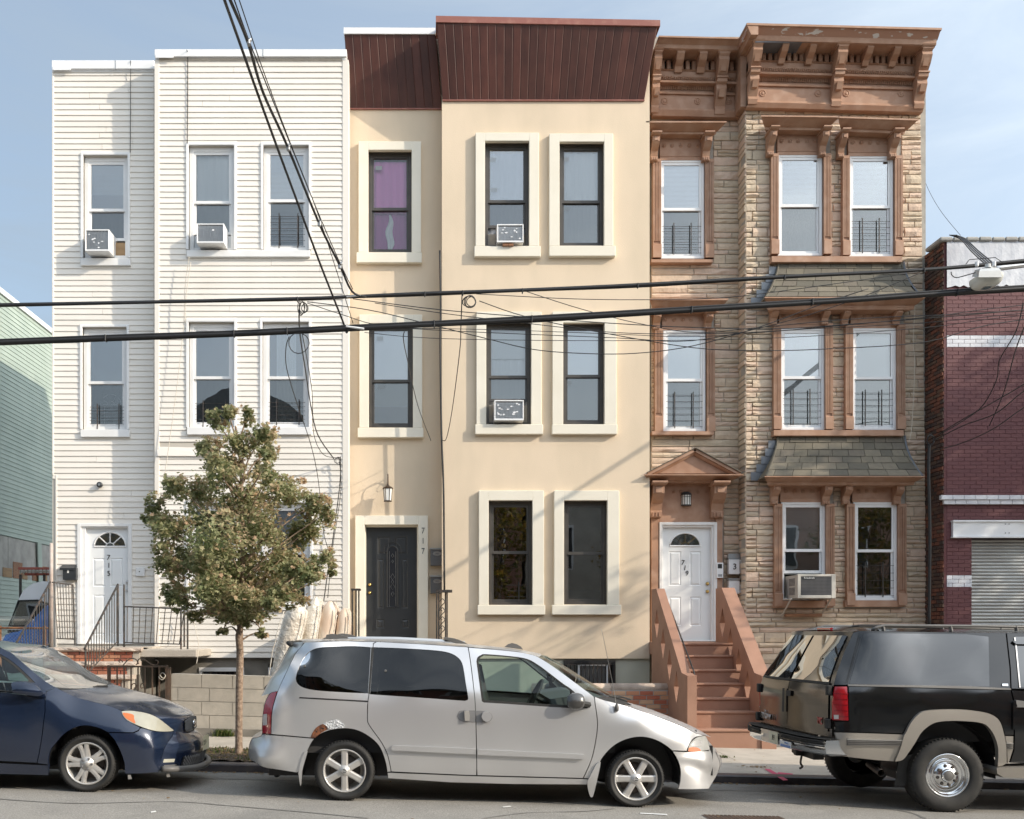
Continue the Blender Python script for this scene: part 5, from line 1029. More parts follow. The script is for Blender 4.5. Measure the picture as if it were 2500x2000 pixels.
# stack of red ladders leaning horizontally, held above the lot
ld = root('ladder', 'red and silver extension ladder lying level beside the green wall', 'ladder', P(80, 1400, 23)); Yl = 22.5
for (py, m) in ((1388,'ladder_red'), (1394,'satin'), (1400,'ladder_red')): obj('rail', MB().pbox(44, 134, py-3, py+3, Yl, -.05+.4*(py-1388)/12, .0+.4*(py-1388)/12, .004), MAT[m], ld)
mb = MB()
for px in range(50, 132, 9): mb.tube([P(px, 1389, Yl), P(px, 1400, Yl+.4)], .016, 6)
obj('rung', mb, MAT['satin'], ld)
ob = root('ladder_rack', 'dark metal rack posts under the red ladder', 'rack', P(108, 1560, 22.6))
for px in (50, 108): obj('post', MB().tube([P(px, 1403, 22.7), P(px, 1620, 22.7)], .03, 6), MAT['iron'], ob)
# ================================================================= vacant lot: white van, tarp, fence
wv = root('white_van', 'white cargo van parked in the vacant lot behind the chain link fence', 'van', P(75, 1600, 21.5), None); Yv = 20.6
pr = [(-15,1568),(20,1548),(31,1530),(46,1462),(58,1440),(80,1425),(105,1419),(128,1421),(140,1424),(140,1600),(-15,1600)]
mb = MB(); v = [P(*p, Yv) for p in pr]; n = len(v); v2 = [p+Vector((-.3,2.0,0)) for p in v]; mb.add(v+v2, [tuple(range(n)), tuple(range(n,2*n))[::-1]]+[(i,(i+1)%n,n+(i+1)%n,n+i) for i in range(n)]); obj('body', mb, MAT['white_metal'], wv)
mb = MB(); q = [P(22,1528,Yv-.01), P(46,1467,Yv-.01), P(92,1466,Yv-.01), P(128,1478,Yv-.01), P(128,1528,Yv-.01)]; mb.add(q+[p+Vector((0,.004,0)) for p in q], [(0,1,2,3,4),(9,8,7,6,5)]); obj('windscreen', mb, MAT['pane_dark'], wv)
mb = MB(); ring(mb, PX(20,Yv), PX(131,Yv), PZ(1532,Yv), PZ(1463,Yv), .03, .03, .03, .03, Yv-.03, Yv+.01) if False else mb.tube([p+Vector((0,-.012,0)) for p in q], .02, 5, closed=True); obj('window_seal', mb, MAT['rubber'], wv)
obj('grille', MB().pbox(18, 52, 1538, 1545, Yv, -.02, .01, .004), MAT['black'], wv)
for px in (70, 70): pass
mb = MB(); mb.lathe([(.0,0),(.33,0),(.35,.04),(.35,.2)], (PX(30,Yv), Yv-.03, PZ(1600,Yv)-.02), 'y', 20); obj('wheel', mb, MAT['rubber'], wv)
tp = root('tarp', 'crumpled blue tarp over a pile in front of the white van', 'tarp', P(95, 1600, 19.6)); Yt = 19.3; rows = []; rr = random.Random(4)
for j in range(12):
    t = j/11; rows.append([(PX(-8+i*11.5,Yt), Yt+.9*t+rr.uniform(-.03,.03), PZ(1605,Yt)+(.45+.55*math.exp(-((i-9)/4.2)**2))*math.sin(min(1,t*1.6)*1.57)+rr.uniform(-.03,.03)) for i in range(15)])
obj('sheet', MB().grid(rows), MAT['blue_tarp'], tp, smooth=True)
# chain link fence with a curled top
cf = root('chain_link_fence', 'rusty chain link fence with curled wire top at the far left', 'fence', P(60, 1600, 18.6)); Yf = 18.55; mb = MB()
for i in range(24):
    a = -60+i*8.5
    for s in (-1, 1): mb.tube([P(a-s*34, 1604, Yf), P(a+s*34, 1536, Yf)], .0022, 3, cap=False)
obj('mesh', mb, MAT['galv'], cf, kind='stuff'); obj('top_rail', MB().tube([P(-60,1533,Yf), P(125,1534,Yf)], .02, 7), mat('rust', (.30,.14,.06), .8, (.2,.09,.05), 12, .5), cf)
mb = MB()
for i in range(22): a = -20+i*4.2; mb.tube(crv([P(a-16,1530,Yf), P(a-4,1506,Yf-.1), P(a+12,1512,Yf-.2), P(a+20,1526,Yf-.15)], 4), .0022, 3, cap=False)
obj('curled_wire', mb, MAT['galv'], cf, kind='stuff')
for px in (0, 109): obj('post', MB().tube([P(px,1630,Yf), P(px,1528,Yf)], .028, 7), MAT['rust'], cf)
pp = tag(obj('steel_pole', MB().tube([P(125,1600,18.3), P(125,1330,18.3), P(124.5,1326,18.3)], [.034,.034,.02], 10), mat('pole_cream', (.55,.50,.46), .6, (.4,.3,.25), 7, .4), smooth=True), 'slim weathered pale steel pole by the corner of the cream sided house', 'pole')
# ================================================================= front yards
def railing(name, label, segs, Y0, mat_='iron', posts=(), group=None, base=None):
    """segs: list of (top a, top b, bottom a, bottom b, n balusters) given as 3D points"""
    r_ = root(name, label, 'railing', base, group)
    for (ta, tb, ba, bb, n, hw) in segs:
        obj('handrail', MB().tube([ta, tb], hw, 6), MAT[mat_], r_); obj('bottom_rail', MB().tube([ba, bb], .010, 5), MAT[mat_], r_)
        for i in range(n): t = (i+.5)/n; a, b = Vector(ta).lerp(Vector(tb), t), Vector(ba).lerp(Vector(bb), t); obj('baluster', MB().tube([a, b], .0075, 4), MAT[mat_], r_)
    for (a, b) in posts: obj('post', MB().tube([a, b], .016, 4), MAT[mat_], r_)
    return r_
# 715 stoop: brick base, stone treads, concrete platform
st = root('brick_stoop', 'brick stoop with rough stone treads leading to the 715 door', 'stoop', (PX(240,16.8), 16.8, .2))
Yp = 16.9
zl = PZ(1577, YR)
obj('platform', MB().box(PX(120,Yp), PX(345,Yp), Yp+.12, YR+.03, zl-.12, zl, .01), MAT['concrete'], st)
obj('platform', MB().box(PX(345,Yp)-.1, PX(478,Yp), Yp+.05, YR+.02, PZ(1605,Yp), PZ(1586,Yp), .012), MAT['concrete'], st, label='overhanging concrete slab right of the steps')
steps = [(1581,1591,Yp,108,345), (1616,1627,Yp-.30,108,331), (1649,1660,Yp-.60,108,318), (1684,1695,Yp-.9,108,310), (1720,1731,Yp-1.2,108,304)]
for i, (y0, y1, Ys, a, b) in enumerate(steps): 
    v = MB(); n = 22; rr = random.Random(i); rows = []
    for (dz, dy) in ((0,.34),(0,.02),(.25,-.02),(.7,-.03),(1,0),(1,.34)): rows.append([(PX(a+(b-a)*k/n,Ys), Ys+dy+(rr.uniform(-.014,.014) if 0 < dz < 1 or dy < .1 else 0), PZ(y0,Ys)+(PZ(y1,Ys)-PZ(y0,Ys))*dz+(rr.uniform(-.006,.006) if .2 < dz < .8 else 0)) for k in range(n+1)])
    v.grid(rows); k = n+1; v.f.append(tuple(j*k for j in range(6))); v.f.append(tuple(j*k+n for j in range(6))[::-1]); obj('stone_tread', v, MAT['limestone'], st)
rr = random.Random(21)
for i, (y0, y1, Ys, a, b) in enumerate(steps):
    yb = steps[i+1][0] if i < 4 else 1770; obj('core', MB().pbox(a+1, b-22, y1, yb+8, Ys, .05, .4), MAT['grey_mortar'], st); y = y1+.6; row = 0; be = b-22
    obj('end_pier', MB().pbox(be, b-6, y1, yb, Ys, .03, .4), MAT['concrete'], st)
    nrow = max(1, round((yb-y1)/9.5)); hb = (yb-y1)/nrow
    for r_ in range(nrow):
        x = a-(14 if r_ % 2 else 0)
        while x < be-1:
            q0, q1 = max(a, x)+.7, min(be, x+27.5)-.7
            if q1-q0 > 3: obj('brick', MB().pbox(q0, q1, y1+r_*hb+.7, y1+(r_+1)*hb-.7, Ys, .022, .06, .003), MAT['house_brick'], st)
            x += 28.5
obj('side_wall', MB().box(PX(300,Yp-.5), PX(330,Yp), Yp+.2, YR, .1, PZ(1600,Yp)), MAT['concrete_dark'], st)
G = lambda px, py, Y: P(px, py, Y)
railing('stoop_railing', 'sloping iron railing right of the 715 steps', [(G(206,1585,15.75), G(288,1427,Yp+.2), G(206,1652,15.75), G(288,1565,Yp+.2), 13, .019)], 0, posts=[(G(209,1585,15.75), G(209,1745,15.75)), (G(288,1427,Yp+.2), G(288,1578,Yp+.2))], base=P(240,1700,16.3))
railing('stoop_railing', 'sloping iron railing left of the 715 steps beside the pale pole', [(G(40,1570,15.75), G(123,1421,Yp+.2), G(46,1640,15.75), G(123,1568,Yp+.2), 13, .019)], 0, posts=[(G(109,1450,Yp+.1), G(109,1590,Yp+.1)), (G(120,1422,Yp+.2), G(120,1585,Yp+.2))], base=P(90,1700,16.3))
railing('platform_railing', 'iron railing along the concrete platform right of the 715 door', [(G(303,1481,Yp+.12), G(458,1487,Yp+.12), G(303,1569,Yp+.12), G(445,1573,Yp+.12), 10, .014)], 0, posts=[(G(303,1427,Yp+.2), G(303,1582,Yp+.2)), (G(442,1487,Yp+.1), G(442,1587,Yp+.1)), (G(458,1487,Yp+.3), G(458,1587,Yp+.3)), (G(450,1487,Yp+.2), G(450,1580,Yp+.2))], base=P(380,1590,Yp))
railing('landing_railing', 'short upright iron railing between the pale pole and the 715 door', [(G(128,1422,Yp+.6), G(178,1428,YR-.3), G(138,1559,Yp+.6), G(180,1561,YR-.3), 7, .013)], 0, posts=[(G(178,1428,YR-.3), G(183,1575,YR-.3))], base=P(150,1570,Yp+.8))
# iron gate between brick stoop and block wall
YW = 14.8
gt = root('iron_gate', 'low wrought iron gate with scrolls between the brick stoop and block wall', 'gate', P(340, 1800, YW)); zb = 1790
obj('top_rail', MB().pbox(262, 409, 1625.5, 1629.5, YW, -.012, .012), MAT['iron_brown'], gt); obj('bottom_rail', MB().pbox(262, 409, 1772, 1776, YW, -.012, .012), MAT['iron_brown'], gt)
for px in (269, 286, 303, 320, 337, 354, 372, 389): obj('bar', MB().box(PX(px,YW)-.009, PX(px,YW)+.009, YW-.009, YW+.009, PZ(1772,YW), PZ(1629,YW)), MAT['iron_brown'], gt)
for px in (265, 407): obj('stile', MB().box(PX(px,YW)-.016, PX(px,YW)+.016, YW-.016, YW+.016, PZ(zb,YW), PZ(1624,YW)), MAT['iron_brown'], gt)
def scroll(pts, r=.008): return MB().tube(crv([P(a, b, YW) for a, b in pts], 5), r, 5)
obj('scroll', scroll([(300,1625),(312,1612),(322,1608),(332,1610),(336,1618),(332,1624)]), MAT['iron_brown'], gt); obj('scroll', scroll([(338,1622),(337,1612),(345,1608),(356,1613),(370,1622),(380,1624),(386,1619),(384,1613),(378,1613)]), MAT['iron_brown'], gt); obj('scroll', scroll([(292,1618),(290,1613),(294,1611),(300,1617)]), MAT['iron_brown'], gt)
for s in (-1, 1): obj('scroll', scroll([(338+s*13,1700),(338+s*17,1680),(338+s*15,1671),(338+s*9,1669),(338+s*5,1674),(338+s*7,1680),(338+s*11,1679)]), MAT['iron_brown'], gt)
gp_ = tag(obj('gate_post', MB().box(PX(413,YW)-.022, PX(413,YW)+.022, YW-.022, YW+.022, PZ(1795,YW), PZ(1629,YW)), MAT['iron_brown']), 'square iron gate post at the left end of the block wall', 'post')
lc = tag(obj('gate_chain', MB().tube(crv([P(390,1648,YW-.03), P(398,1656,YW-.04), P(404,1650,YW-.03), P(398,1643,YW+.02), P(391,1647,YW+.03), P(388,1654,YW-.02), P(396,1660,YW-.03), P(403,1654,YW-.03)], 5), .006, 5), MAT['cable_tan']), 'loop of pale rope tying the iron gate shut', 'rope')
# concrete block wall
bw_ = root('block_wall', 'low grey concrete block wall with recessed joints behind the tree', 'wall', P(560, 1800, YW)); rr = random.Random(2)
obj('mortar', MB().add([P(412,1652,YW)+Vector((0,.012,0)), P(920,1664,YW)+Vector((0,.012,0)), P(920,1806,YW)+Vector((0,.012,0)), P(412,1794,YW)+Vector((0,.012,0)), P(412,1652,YW)+Vector((0,.18,0)), P(920,1664,YW)+Vector((0,.18,0)), P(920,1806,YW)+Vector((0,.18,0)), P(412,1794,YW)+Vector((0,.18,0))], [(0,1,2,3),(4,7,6,5),(0,4,5,1),(1,5,6,2),(2,6,7,3),(3,7,4,0)]), MAT['mortar'], bw_)
for r_ in range(4):
    x = 417-(0 if r_ in (0, 2) else 57) if r_ else 417; first = True
    x = 417.0; ends = [492, 567.5, 644, 720, 796, 872, 920] if r_ in (0, 2) else [434, 511, 586.5, 663, 739, 815, 891, 920]
    for e in ends:
        a0 = 1644.5+r_*33.2; sl_ = .026; ya = a0+(x-417)*sl_; yb = a0+(e-417)*sl_
        v = [P(x+.9,ya+.8,YW), P(e-.9,yb+.8,YW), P(e-.9,yb+32.4,YW), P(x+.9,ya+32.4,YW)]; 
        if e-x > 3: obj('block', MB().add([p+Vector((0,.004,0)) for p in v]+[p+Vector((0,.19,0)) for p in v], [(0,1,2,3),(4,7,6,5),(0,4,5,1),(1,5,6,2),(2,6,7,3),(3,7,4,0)]), MAT['cmu'], bw_)
        x = e
obj('footing', MB().add([P(417,1776,YW)+Vector((0,-.02,0)), P(920,1789,YW)+Vector((0,-.02,0)), P(920,1815,YW)+Vector((0,-.03,0)), P(417,1802,YW)+Vector((0,-.03,0)), P(417,1776,YW)+Vector((0,.15,0)), P(920,1789,YW)+Vector((0,.15,0)), P(920,1815,YW)+Vector((0,.15,0)), P(417,1802,YW)+Vector((0,.15,0))], [(0,1,2,3),(0,4,5,1)]), MAT['concrete_dark'], bw_)
# mattresses wrapped in plastic, leaning by the stoop of 717
def mattress(px0, px1, pyt, pyb, Y, th, lean, label, bow=.06, m='plastic_wrap'):
    r_ = root('mattress', label, 'mattress', P((px0+px1)/2, 1750, Y), 'mattresses leaning in plastic wrap'); x0, x1 = PX(px0,Y), PX(px1,Y); zt = PZ(pyt,Y); z0 = .2; rows = []; rr = random.Random(int(px0)); n = 16
    for k in range(n+1):
        t = k/n; z = z0+(zt-z0)*t; rnd = (1-max(0,(t-.86)/.14)**2)**.5 if t > .86 else 1; sh = lean*(1-t)+bow*math.sin(t*3.14); w_ = (x1-x0)
        cx = (x0+x1)/2-sh; hw = w_/2*(.25+.75*rnd); ring_ = []
        for j in range(12): a = 6.283*j/12; sx = math.copysign(abs(math.cos(a))**.5, math.cos(a)); sy = math.copysign(abs(math.sin(a))**.5, math.sin(a)); ring_.append((cx+sx*hw+rr.uniform(-.008,.008), Y+sy*th/2+rr.uniform(-.008,.008), z))
        rows.append(ring_+[ring_[0]])
    mb = MB().grid(rows); mb.f.append(tuple(n*13+j for j in range(12))); obj('cover', mb, MAT[m], r_, smooth=True)
    mb = MB(); 
    for s in (-1, 1): mb.tube([(rows[k][0 if s > 0 else 6][0], Y-th*.5-.004, rows[k][0][2]) for k in range(1, n)], .008, 5)
    obj('piping', mb, MAT['plastic_wrap'], r_, smooth=True); return r_
mattress(706, 764, 1476, 1780, 16.6, 1.0, .34, 'leftmost bulging plastic wrapped mattress leaning behind the silver van')
mattress(757, 796, 1460, 1780, 16.9, 1.0, .16, 'tallest plastic wrapped mattress, second from the left behind the silver van')
mattress(790, 832, 1470, 1780, 17.1, 1.0, .10, 'third plastic wrapped mattress with brown stains behind the silver van', m='mattress')
mattress(829, 862, 1486, 1780, 17.3, 1.0, .04, 'rightmost pale mattress next to the dark iron rail post', m='mattress')
# iron rails flanking the black door
for (a, b, lab) in ((859,879,'dark iron rail post left of the black door'), (1066,1092,'iron rail with scrollwork right of the black door')):
    Yr = 16.6; r_ = root('stoop_rail', lab, 'railing', P((a+b)/2, 1600, Yr))
    for px in ((a+1, a+8, a+15) if a < 900 else (a, a+5, a+22, a+26)): obj('bar', MB().box(PX(px,Yr)-.012, PX(px,Yr)+.012, Yr-.014+(.2 if px > a+5 else 0), Yr+.014+(.2 if px > a+5 else 0), PZ(1640,Yr), PZ(1438 if a < 900 else 1442,Yr)), MAT['iron'], r_)
    obj('cap_rail', MB().pbox(a-2, b+(0 if a < 900 else 12), 1437 if a < 900 else 1440, 1441 if a < 900 else 1446, Yr, -.02, .22), MAT['iron'], r_)
    if a > 900:
        for k in range(4): obj('scroll', MB().tube(crv([P(1072,1470+k*22,Yr+.1), P(1080,1462+k*22,Yr+.1), P(1086,1470+k*22,Yr+.1), P(1079,1478+k*22,Yr+.1), P(1074,1486+k*22,Yr+.1), P(1080,1492+k*22,Yr+.1)], 4), .007, 4), MAT['iron'], r_)
# low brick yard wall with concrete cap
YL = 15.9
lw = root('brick_yard_wall', 'low wall of mixed red and tan bricks with rounded concrete cap', 'wall', P(1560, 1780, YL)); rr = random.Random(6)
obj('core', MB().pbox(1310, 1679, 1686, 1775, YL, .008, .2), MAT['grey_mortar'], lw)
for r_ in range(8):
    x = 1310-(0 if r_ % 2 else 17)
    while x < 1677:
        q0, q1 = max(1310, x)+.9, min(1677, x+33.3)-.9
        if q1-q0 > 3: obj('brick', MB().pbox(q0, q1, 1687+r_*11+.7, 1698+r_*11-.8, YL, 0, .06, .002), MAT['wall_brick'], lw)
        x += 33.6
for a, b in ((1300,1492), (1493,1678)): obj('cap', MB().tube([P(a,1680.5,YL)+Vector((0,.1,0)), P(b,1680.5,YL)+Vector((0,.1,0))], .075, 10), MAT['limestone'], lw, smooth=True)
# ================================================================= 719 terracotta stoop
so_ = root('painted_stoop', 'terracotta painted stoop with diamond pierced side walls leading to door 719', 'stoop', P(1780, 1827, 14.8)); YS = 14.75
TM = mat('stoop_paint', (.385,.215,.148), .75, (.335,.185,.125), 3, .5, bump=.35, bscale=60, bdist=.005, col3=(.27,.135,.09), n3=1.6, n3amt=.35)
xl, xr = PX(1700, YS), PX(1868, YS); xl2, xr2 = PX(1672,16.6), PX(1800,16.6)
ys = [1781,1737,1704,1668,1635,1600,1570]
zbase = PZ(1829, YS); zs = []; t = .272
for i, py in enumerate(ys): zs.append(PZ(py, YS+t*i+.01))
for i in range(7):
    z0 = zs[i-1] if i else zbase; f = i/6; xa, xb = xl+(xl2-xl)*f*.3-.05, xr+(xr2-xr)*f
    mb = MB(); mb.box(xa, xb+.04, YS+t*i, (YS+t*(i+1)+.06) if i < 6 else YR-.02, z0-.03 if i else z0-.2, zs[i]-.03, .006); mb.box(xa, xb+.04, YS+t*i-.022, (YS+t*(i+1)) if i < 6 else YR-.02, zs[i]-.034, zs[i], .008); obj('step', mb, TM, so_)
def wing(x0, x1, yA, zA, yB, zB, yC, name):        # side wall: front post at yA, slope up to yB, level to yC
    zg = zbase-.2; th = x1-x0; out_ = [(yA, zg), (yA, zA), (yA+.34, zA+.03), (yB, zB), (yC, zB), (yC, zg)]
    holes = []; n = 4
    for k in range(n):
        f = .20+.24*k; cy = yA+.30+(yB-yA-.2)*f; cz = zA+.03+(zB-zA)*f-.50; holes.append([(cy-.15, cz), (cy, cz-.25), (cy+.15, cz), (cy, cz+.25)])
    pts = list(out_); edges = [(i, (i+1) % len(out_)) for i in range(len(out_))]
    for hl in holes: b = len(pts); pts += hl; edges += [(b, b+1), (b+1, b+2), (b+2, b+3), (b+3, b)]
    vs, es, fs, *_ = geometry.delaunay_2d_cdt([Vector(p) for p in pts], edges, [], 1, 1e-6)
    def inside(poly, p):
        c = False; j = len(poly)-1
        for i in range(len(poly)):
            if (poly[i][1] > p[1]) != (poly[j][1] > p[1]) and p[0] < (poly[j][0]-poly[i][0])*(p[1]-poly[i][1])/(poly[j][1]-poly[i][1])+poly[i][0]: c = not c
            j = i
        return c
    tri = []
    for f in fs:
        c = sum((vs[i] for i in f), Vector((0,0)))/len(f)
        if inside(out_, c) and not any(inside(hl, c) for hl in holes): tri.append(f)
    mb = MB(); n = len(vs); V = [(x0, p.x, p.y) for p in vs]+[(x1, p.x, p.y) for p in vs]; Fc = [tuple(f) for f in tri]+[tuple(n+i for i in f)[::-1] for f in tri]
    cnt = {}
    for f in tri:
        for a, b in zip(f, f[1:]+f[:1]) if isinstance(f, list) else zip(f, f[1:]+f[:1]): cnt[(min(a,b), max(a,b))] = cnt.get((min(a,b), max(a,b)), 0)+1
    for (a, b), c in cnt.items():
        if c == 1: Fc.append((a, b, n+b, n+a))
    mb.add(V, Fc); return obj(name, mb, TM, so_)
xwl = PX(1677, YS)
w1 = wing(xwl, PX(1700, YS), YS-.03, PZ(1650,YS), 16.75, PZ(1438,16.9), 17.1, 'side_wall'); w2 = wing(PX(1860,YS)-.01, PX(1894,YS), YS-.03, PZ(1650,YS), 16.75, PZ(1436,16.9), 17.1, 'side_wall')
obj('grab_rail', MB().tube([(PX(1700,YS)+.03, 16.9, PZ(1446,16.9)), (PX(1700,YS)+.03, YS+.25, PZ(1640,YS+.2)), (PX(1700,YS)+.03, YS+.2, PZ(1653,YS+.2))], .013, 6), MAT['iron'], so_)
mb = MB(); mb.lathe([(.035,-.06),(.035,.02),(.024,.02),(.024,-.06)], (PX(1597,17.4), 17.4, PZ(1608,17.4)), 'y', 12); tag(obj('drain_pipe', mb, MAT['iron'], smooth=True), 'short dark drain pipe end between the stucco house and brown stoop', 'pipe')
# ================================================================= vehicles: draped panels
def carpaint(name, col, metal, rough, dust=(.30,.28,.25), dustamt=.25, coat=.6):
    m = mat(name, col, rough, metal=metal, coat=coat); t = m.node_tree; n = t.nodes; l = t.links.new; b = n['Principled BSDF']; b.inputs['Coat Roughness'].default_value = .10
    geo = n.new('ShaderNodeNewGeometry'); ns = n.new('ShaderNodeTexNoise'); ns.inputs['Scale'].default_value = 3.5; ns.inputs['Detail'].default_value = 8; l(geo.outputs['Position'], ns.inputs['Vector'])
    sx = n.new('ShaderNodeSeparateXYZ'); l(geo.outputs['Normal'], sx.inputs[0]); sp = n.new('ShaderNodeSeparateXYZ'); l(geo.outputs['Position'], sp.inputs[0])
    up = n.new('ShaderNodeMapRange'); up.inputs[1].default_value = .35; up.inputs[2].default_value = .95; up.inputs[4].default_value = .55; l(sx.outputs['Z'], up.inputs[0])       # dust settles on level panels
    lo = n.new('ShaderNodeMapRange'); lo.inputs[1].default_value = .65; lo.inputs[2].default_value = .15; lo.inputs[4].default_value = .45; l(sp.outputs['Z'], lo.inputs[0])     # road film near the ground
    mxx = n.new('ShaderNodeMath'); mxx.operation = 'MAXIMUM'; l(up.outputs[0], mxx.inputs[0]); l(lo.outputs[0], mxx.inputs[1])
    ad = n.new('ShaderNodeMath'); ad.operation = 'ADD'; ad.inputs[1].default_value = .08; l(mxx.outputs[0], ad.inputs[0])
    ml = n.new('ShaderNodeMath'); ml.operation = 'MULTIPLY'; l(ad.outputs[0], ml.inputs[0]); l(ns.outputs['Fac'], ml.inputs[1]); m2 = n.new('ShaderNodeMath'); m2.operation = 'MULTIPLY'; m2.inputs[1].default_value = dustamt*4; m2.use_clamp = True; l(ml.outputs[0], m2.inputs[0])
    mx = n.new('ShaderNodeMixRGB'); mx.inputs[1].default_value = (*col, 1); mx.inputs[2].default_value = (*dust, 1); l(m2.outputs[0], mx.inputs[0]); l(mx.outputs[0], b.inputs['Base Color'])
    mm = n.new('ShaderNodeMapRange'); mm.inputs[3].default_value = metal; mm.inputs[4].default_value = 0; l(m2.outputs[0], mm.inputs[0]); l(mm.outputs[0], b.inputs['Metallic'])
    mr = n.new('ShaderNodeMapRange'); mr.inputs[3].default_value = rough; mr.inputs[4].default_value = .75; l(m2.outputs[0], mr.inputs[0]); l(mr.outputs[0], b.inputs['Roughness'])
    mc = n.new('ShaderNodeMapRange'); mc.inputs[3].default_value = coat; mc.inputs[4].default_value = coat*.1; l(m2.outputs[0], mc.inputs[0]); l(mc.outputs[0], b.inputs['Coat Weight']); return m
carpaint('silver', (.66,.66,.665), .70, .33, dust=(.42,.40,.37), dustamt=.16, coat=.55)
carpaint('navy', (.006,.016,.045), .25, .22, dust=(.16,.15,.14), dustamt=.10, coat=1.0)
carpaint('blackpaint', (.005,.0055,.0065), .0, .12, dust=(.12,.11,.10), dustamt=.06, coat=.6)
carpaint('pewter', (.42,.39,.35), .65, .38, dust=(.36,.33,.29), dustamt=.15, coat=.4)
glass('tint', (.05,.055,.06), 1.5, mult=1.15); glass('autoglass', (.68,.78,.76), 1.5, mult=.6); glass('smoke', (.02,.022,.025), 1.5, mult=1.7, wave=.006); glass('smoke_wavy', (.02,.022,.025), 1.55, mult=.55, wave=.06)
mat('tail_red', (.36,.008,.015), .15, coat=.8); mat('tail_clear', (.55,.5,.48), .2); mat('amber', (.50,.12,.015), .2, coat=.6); mat('lamp_clear', (.42,.42,.40), .12, (.30,.30,.28), 9, .4, coat=.8, bump=.25, bscale=60); mat('lamp_fog', (.40,.39,.32), .30, (.31,.30,.24), 5, .4, coat=.6)
mat('rust_patch', (.26,.095,.04), .95, (.10,.045,.03), 22, .5, bump=.8, bscale=60, bdist=.01); mat('filler', (.62,.64,.66), .5, (.45,.46,.48), 30, .5, bump=1, bscale=55, bdist=.02, metal=.3)
mat('plate_yellow', (.62,.58,.32), .4, (.72,.70,.58), 3, .5); mat('plate_ink', (.08,.07,.05), .6); mat('sticker_blue', (.10,.22,.52), .4)
mat('trim_grey', (.115,.112,.107), .5, (.15,.145,.14), 6, .4); mat('alloy', (.60,.59,.57), .38, (.50,.48,.45), 9, .4, metal=.45); mat('brake', (.10,.085,.075), .6, metal=.5); mat('seat', (.17,.17,.165), .9)
def pip(poly, p):
    c = False; j = len(poly)-1
    for i in range(len(poly)):
        a, b = poly[i], poly[j]
        if (a[1] > p[1]) != (b[1] > p[1]) and p[0] < (b[0]-a[0])*(p[1]-a[1])/(b[1]-a[1])+a[0]: c = not c
        j = i
    return c
class TPS:
    def __init__(s, pts):
        a = np.array(pts, float); s.m = a[:, :2].mean(0); s.k = 400.0; q = (a[:, :2]-s.m)/s.k; n = len(q); s.q = q
        d = np.linalg.norm(q[:, None]-q[None], axis=2); K = np.where(d > 0, d*d*np.log(d+1e-12), 0)+np.eye(n)*2e-4; Pm = np.hstack([np.ones((n, 1)), q]); A = np.zeros((n+3, n+3)); A[:n, :n] = K; A[:n, n:] = Pm; A[n:, :n] = Pm.T
        s.w = np.linalg.solve(A, np.concatenate([a[:, 2], np.zeros(3)]))
    def __call__(s, pts):
        p = (np.asarray(pts, float)-s.m)/s.k; d = np.linalg.norm(p[:, None]-s.q[None], axis=2); K = np.where(d > 0, d*d*np.log(d+1e-12), 0); return K@s.w[:-3]+np.hstack([np.ones((len(p), 1)), p])@s.w[-3:]
def offset(poly, d):
    n = len(poly); P_ = [Vector((p[0], p[1])) for p in poly]; A = sum(P_[i].x*P_[(i+1) % n].y-P_[(i+1) % n].x*P_[i].y for i in range(n)); s = 1 if A > 0 else -1; o = []
    for i in range(n):
        e1 = P_[i]-P_[i-1]; e2 = P_[(i+1) % n]-P_[i]
        if e1.length < 1e-6: e1 = e2
        if e2.length < 1e-6: e2 = e1
        e1.normalize(); e2.normalize(); n1 = Vector((-e1.y, e1.x))*s; n2 = Vector((-e2.y, e2.x))*s; b = n1+n2
        if b.length < 1e-3: o.append(P_[i]+n1*d); continue
        b.normalize(); o.append(P_[i]+b*d/max(.5, b.dot(n1)))
    return o
def resample(poly, step):
    o = []; n = len(poly)
    for i in range(n):
        a = Vector(poly[i][:2]); b = Vector(poly[(i+1) % n][:2]); k = max(1, int((b-a).length/step))
        o += [a.lerp(b, j/k) for j in range(k)]
    return o
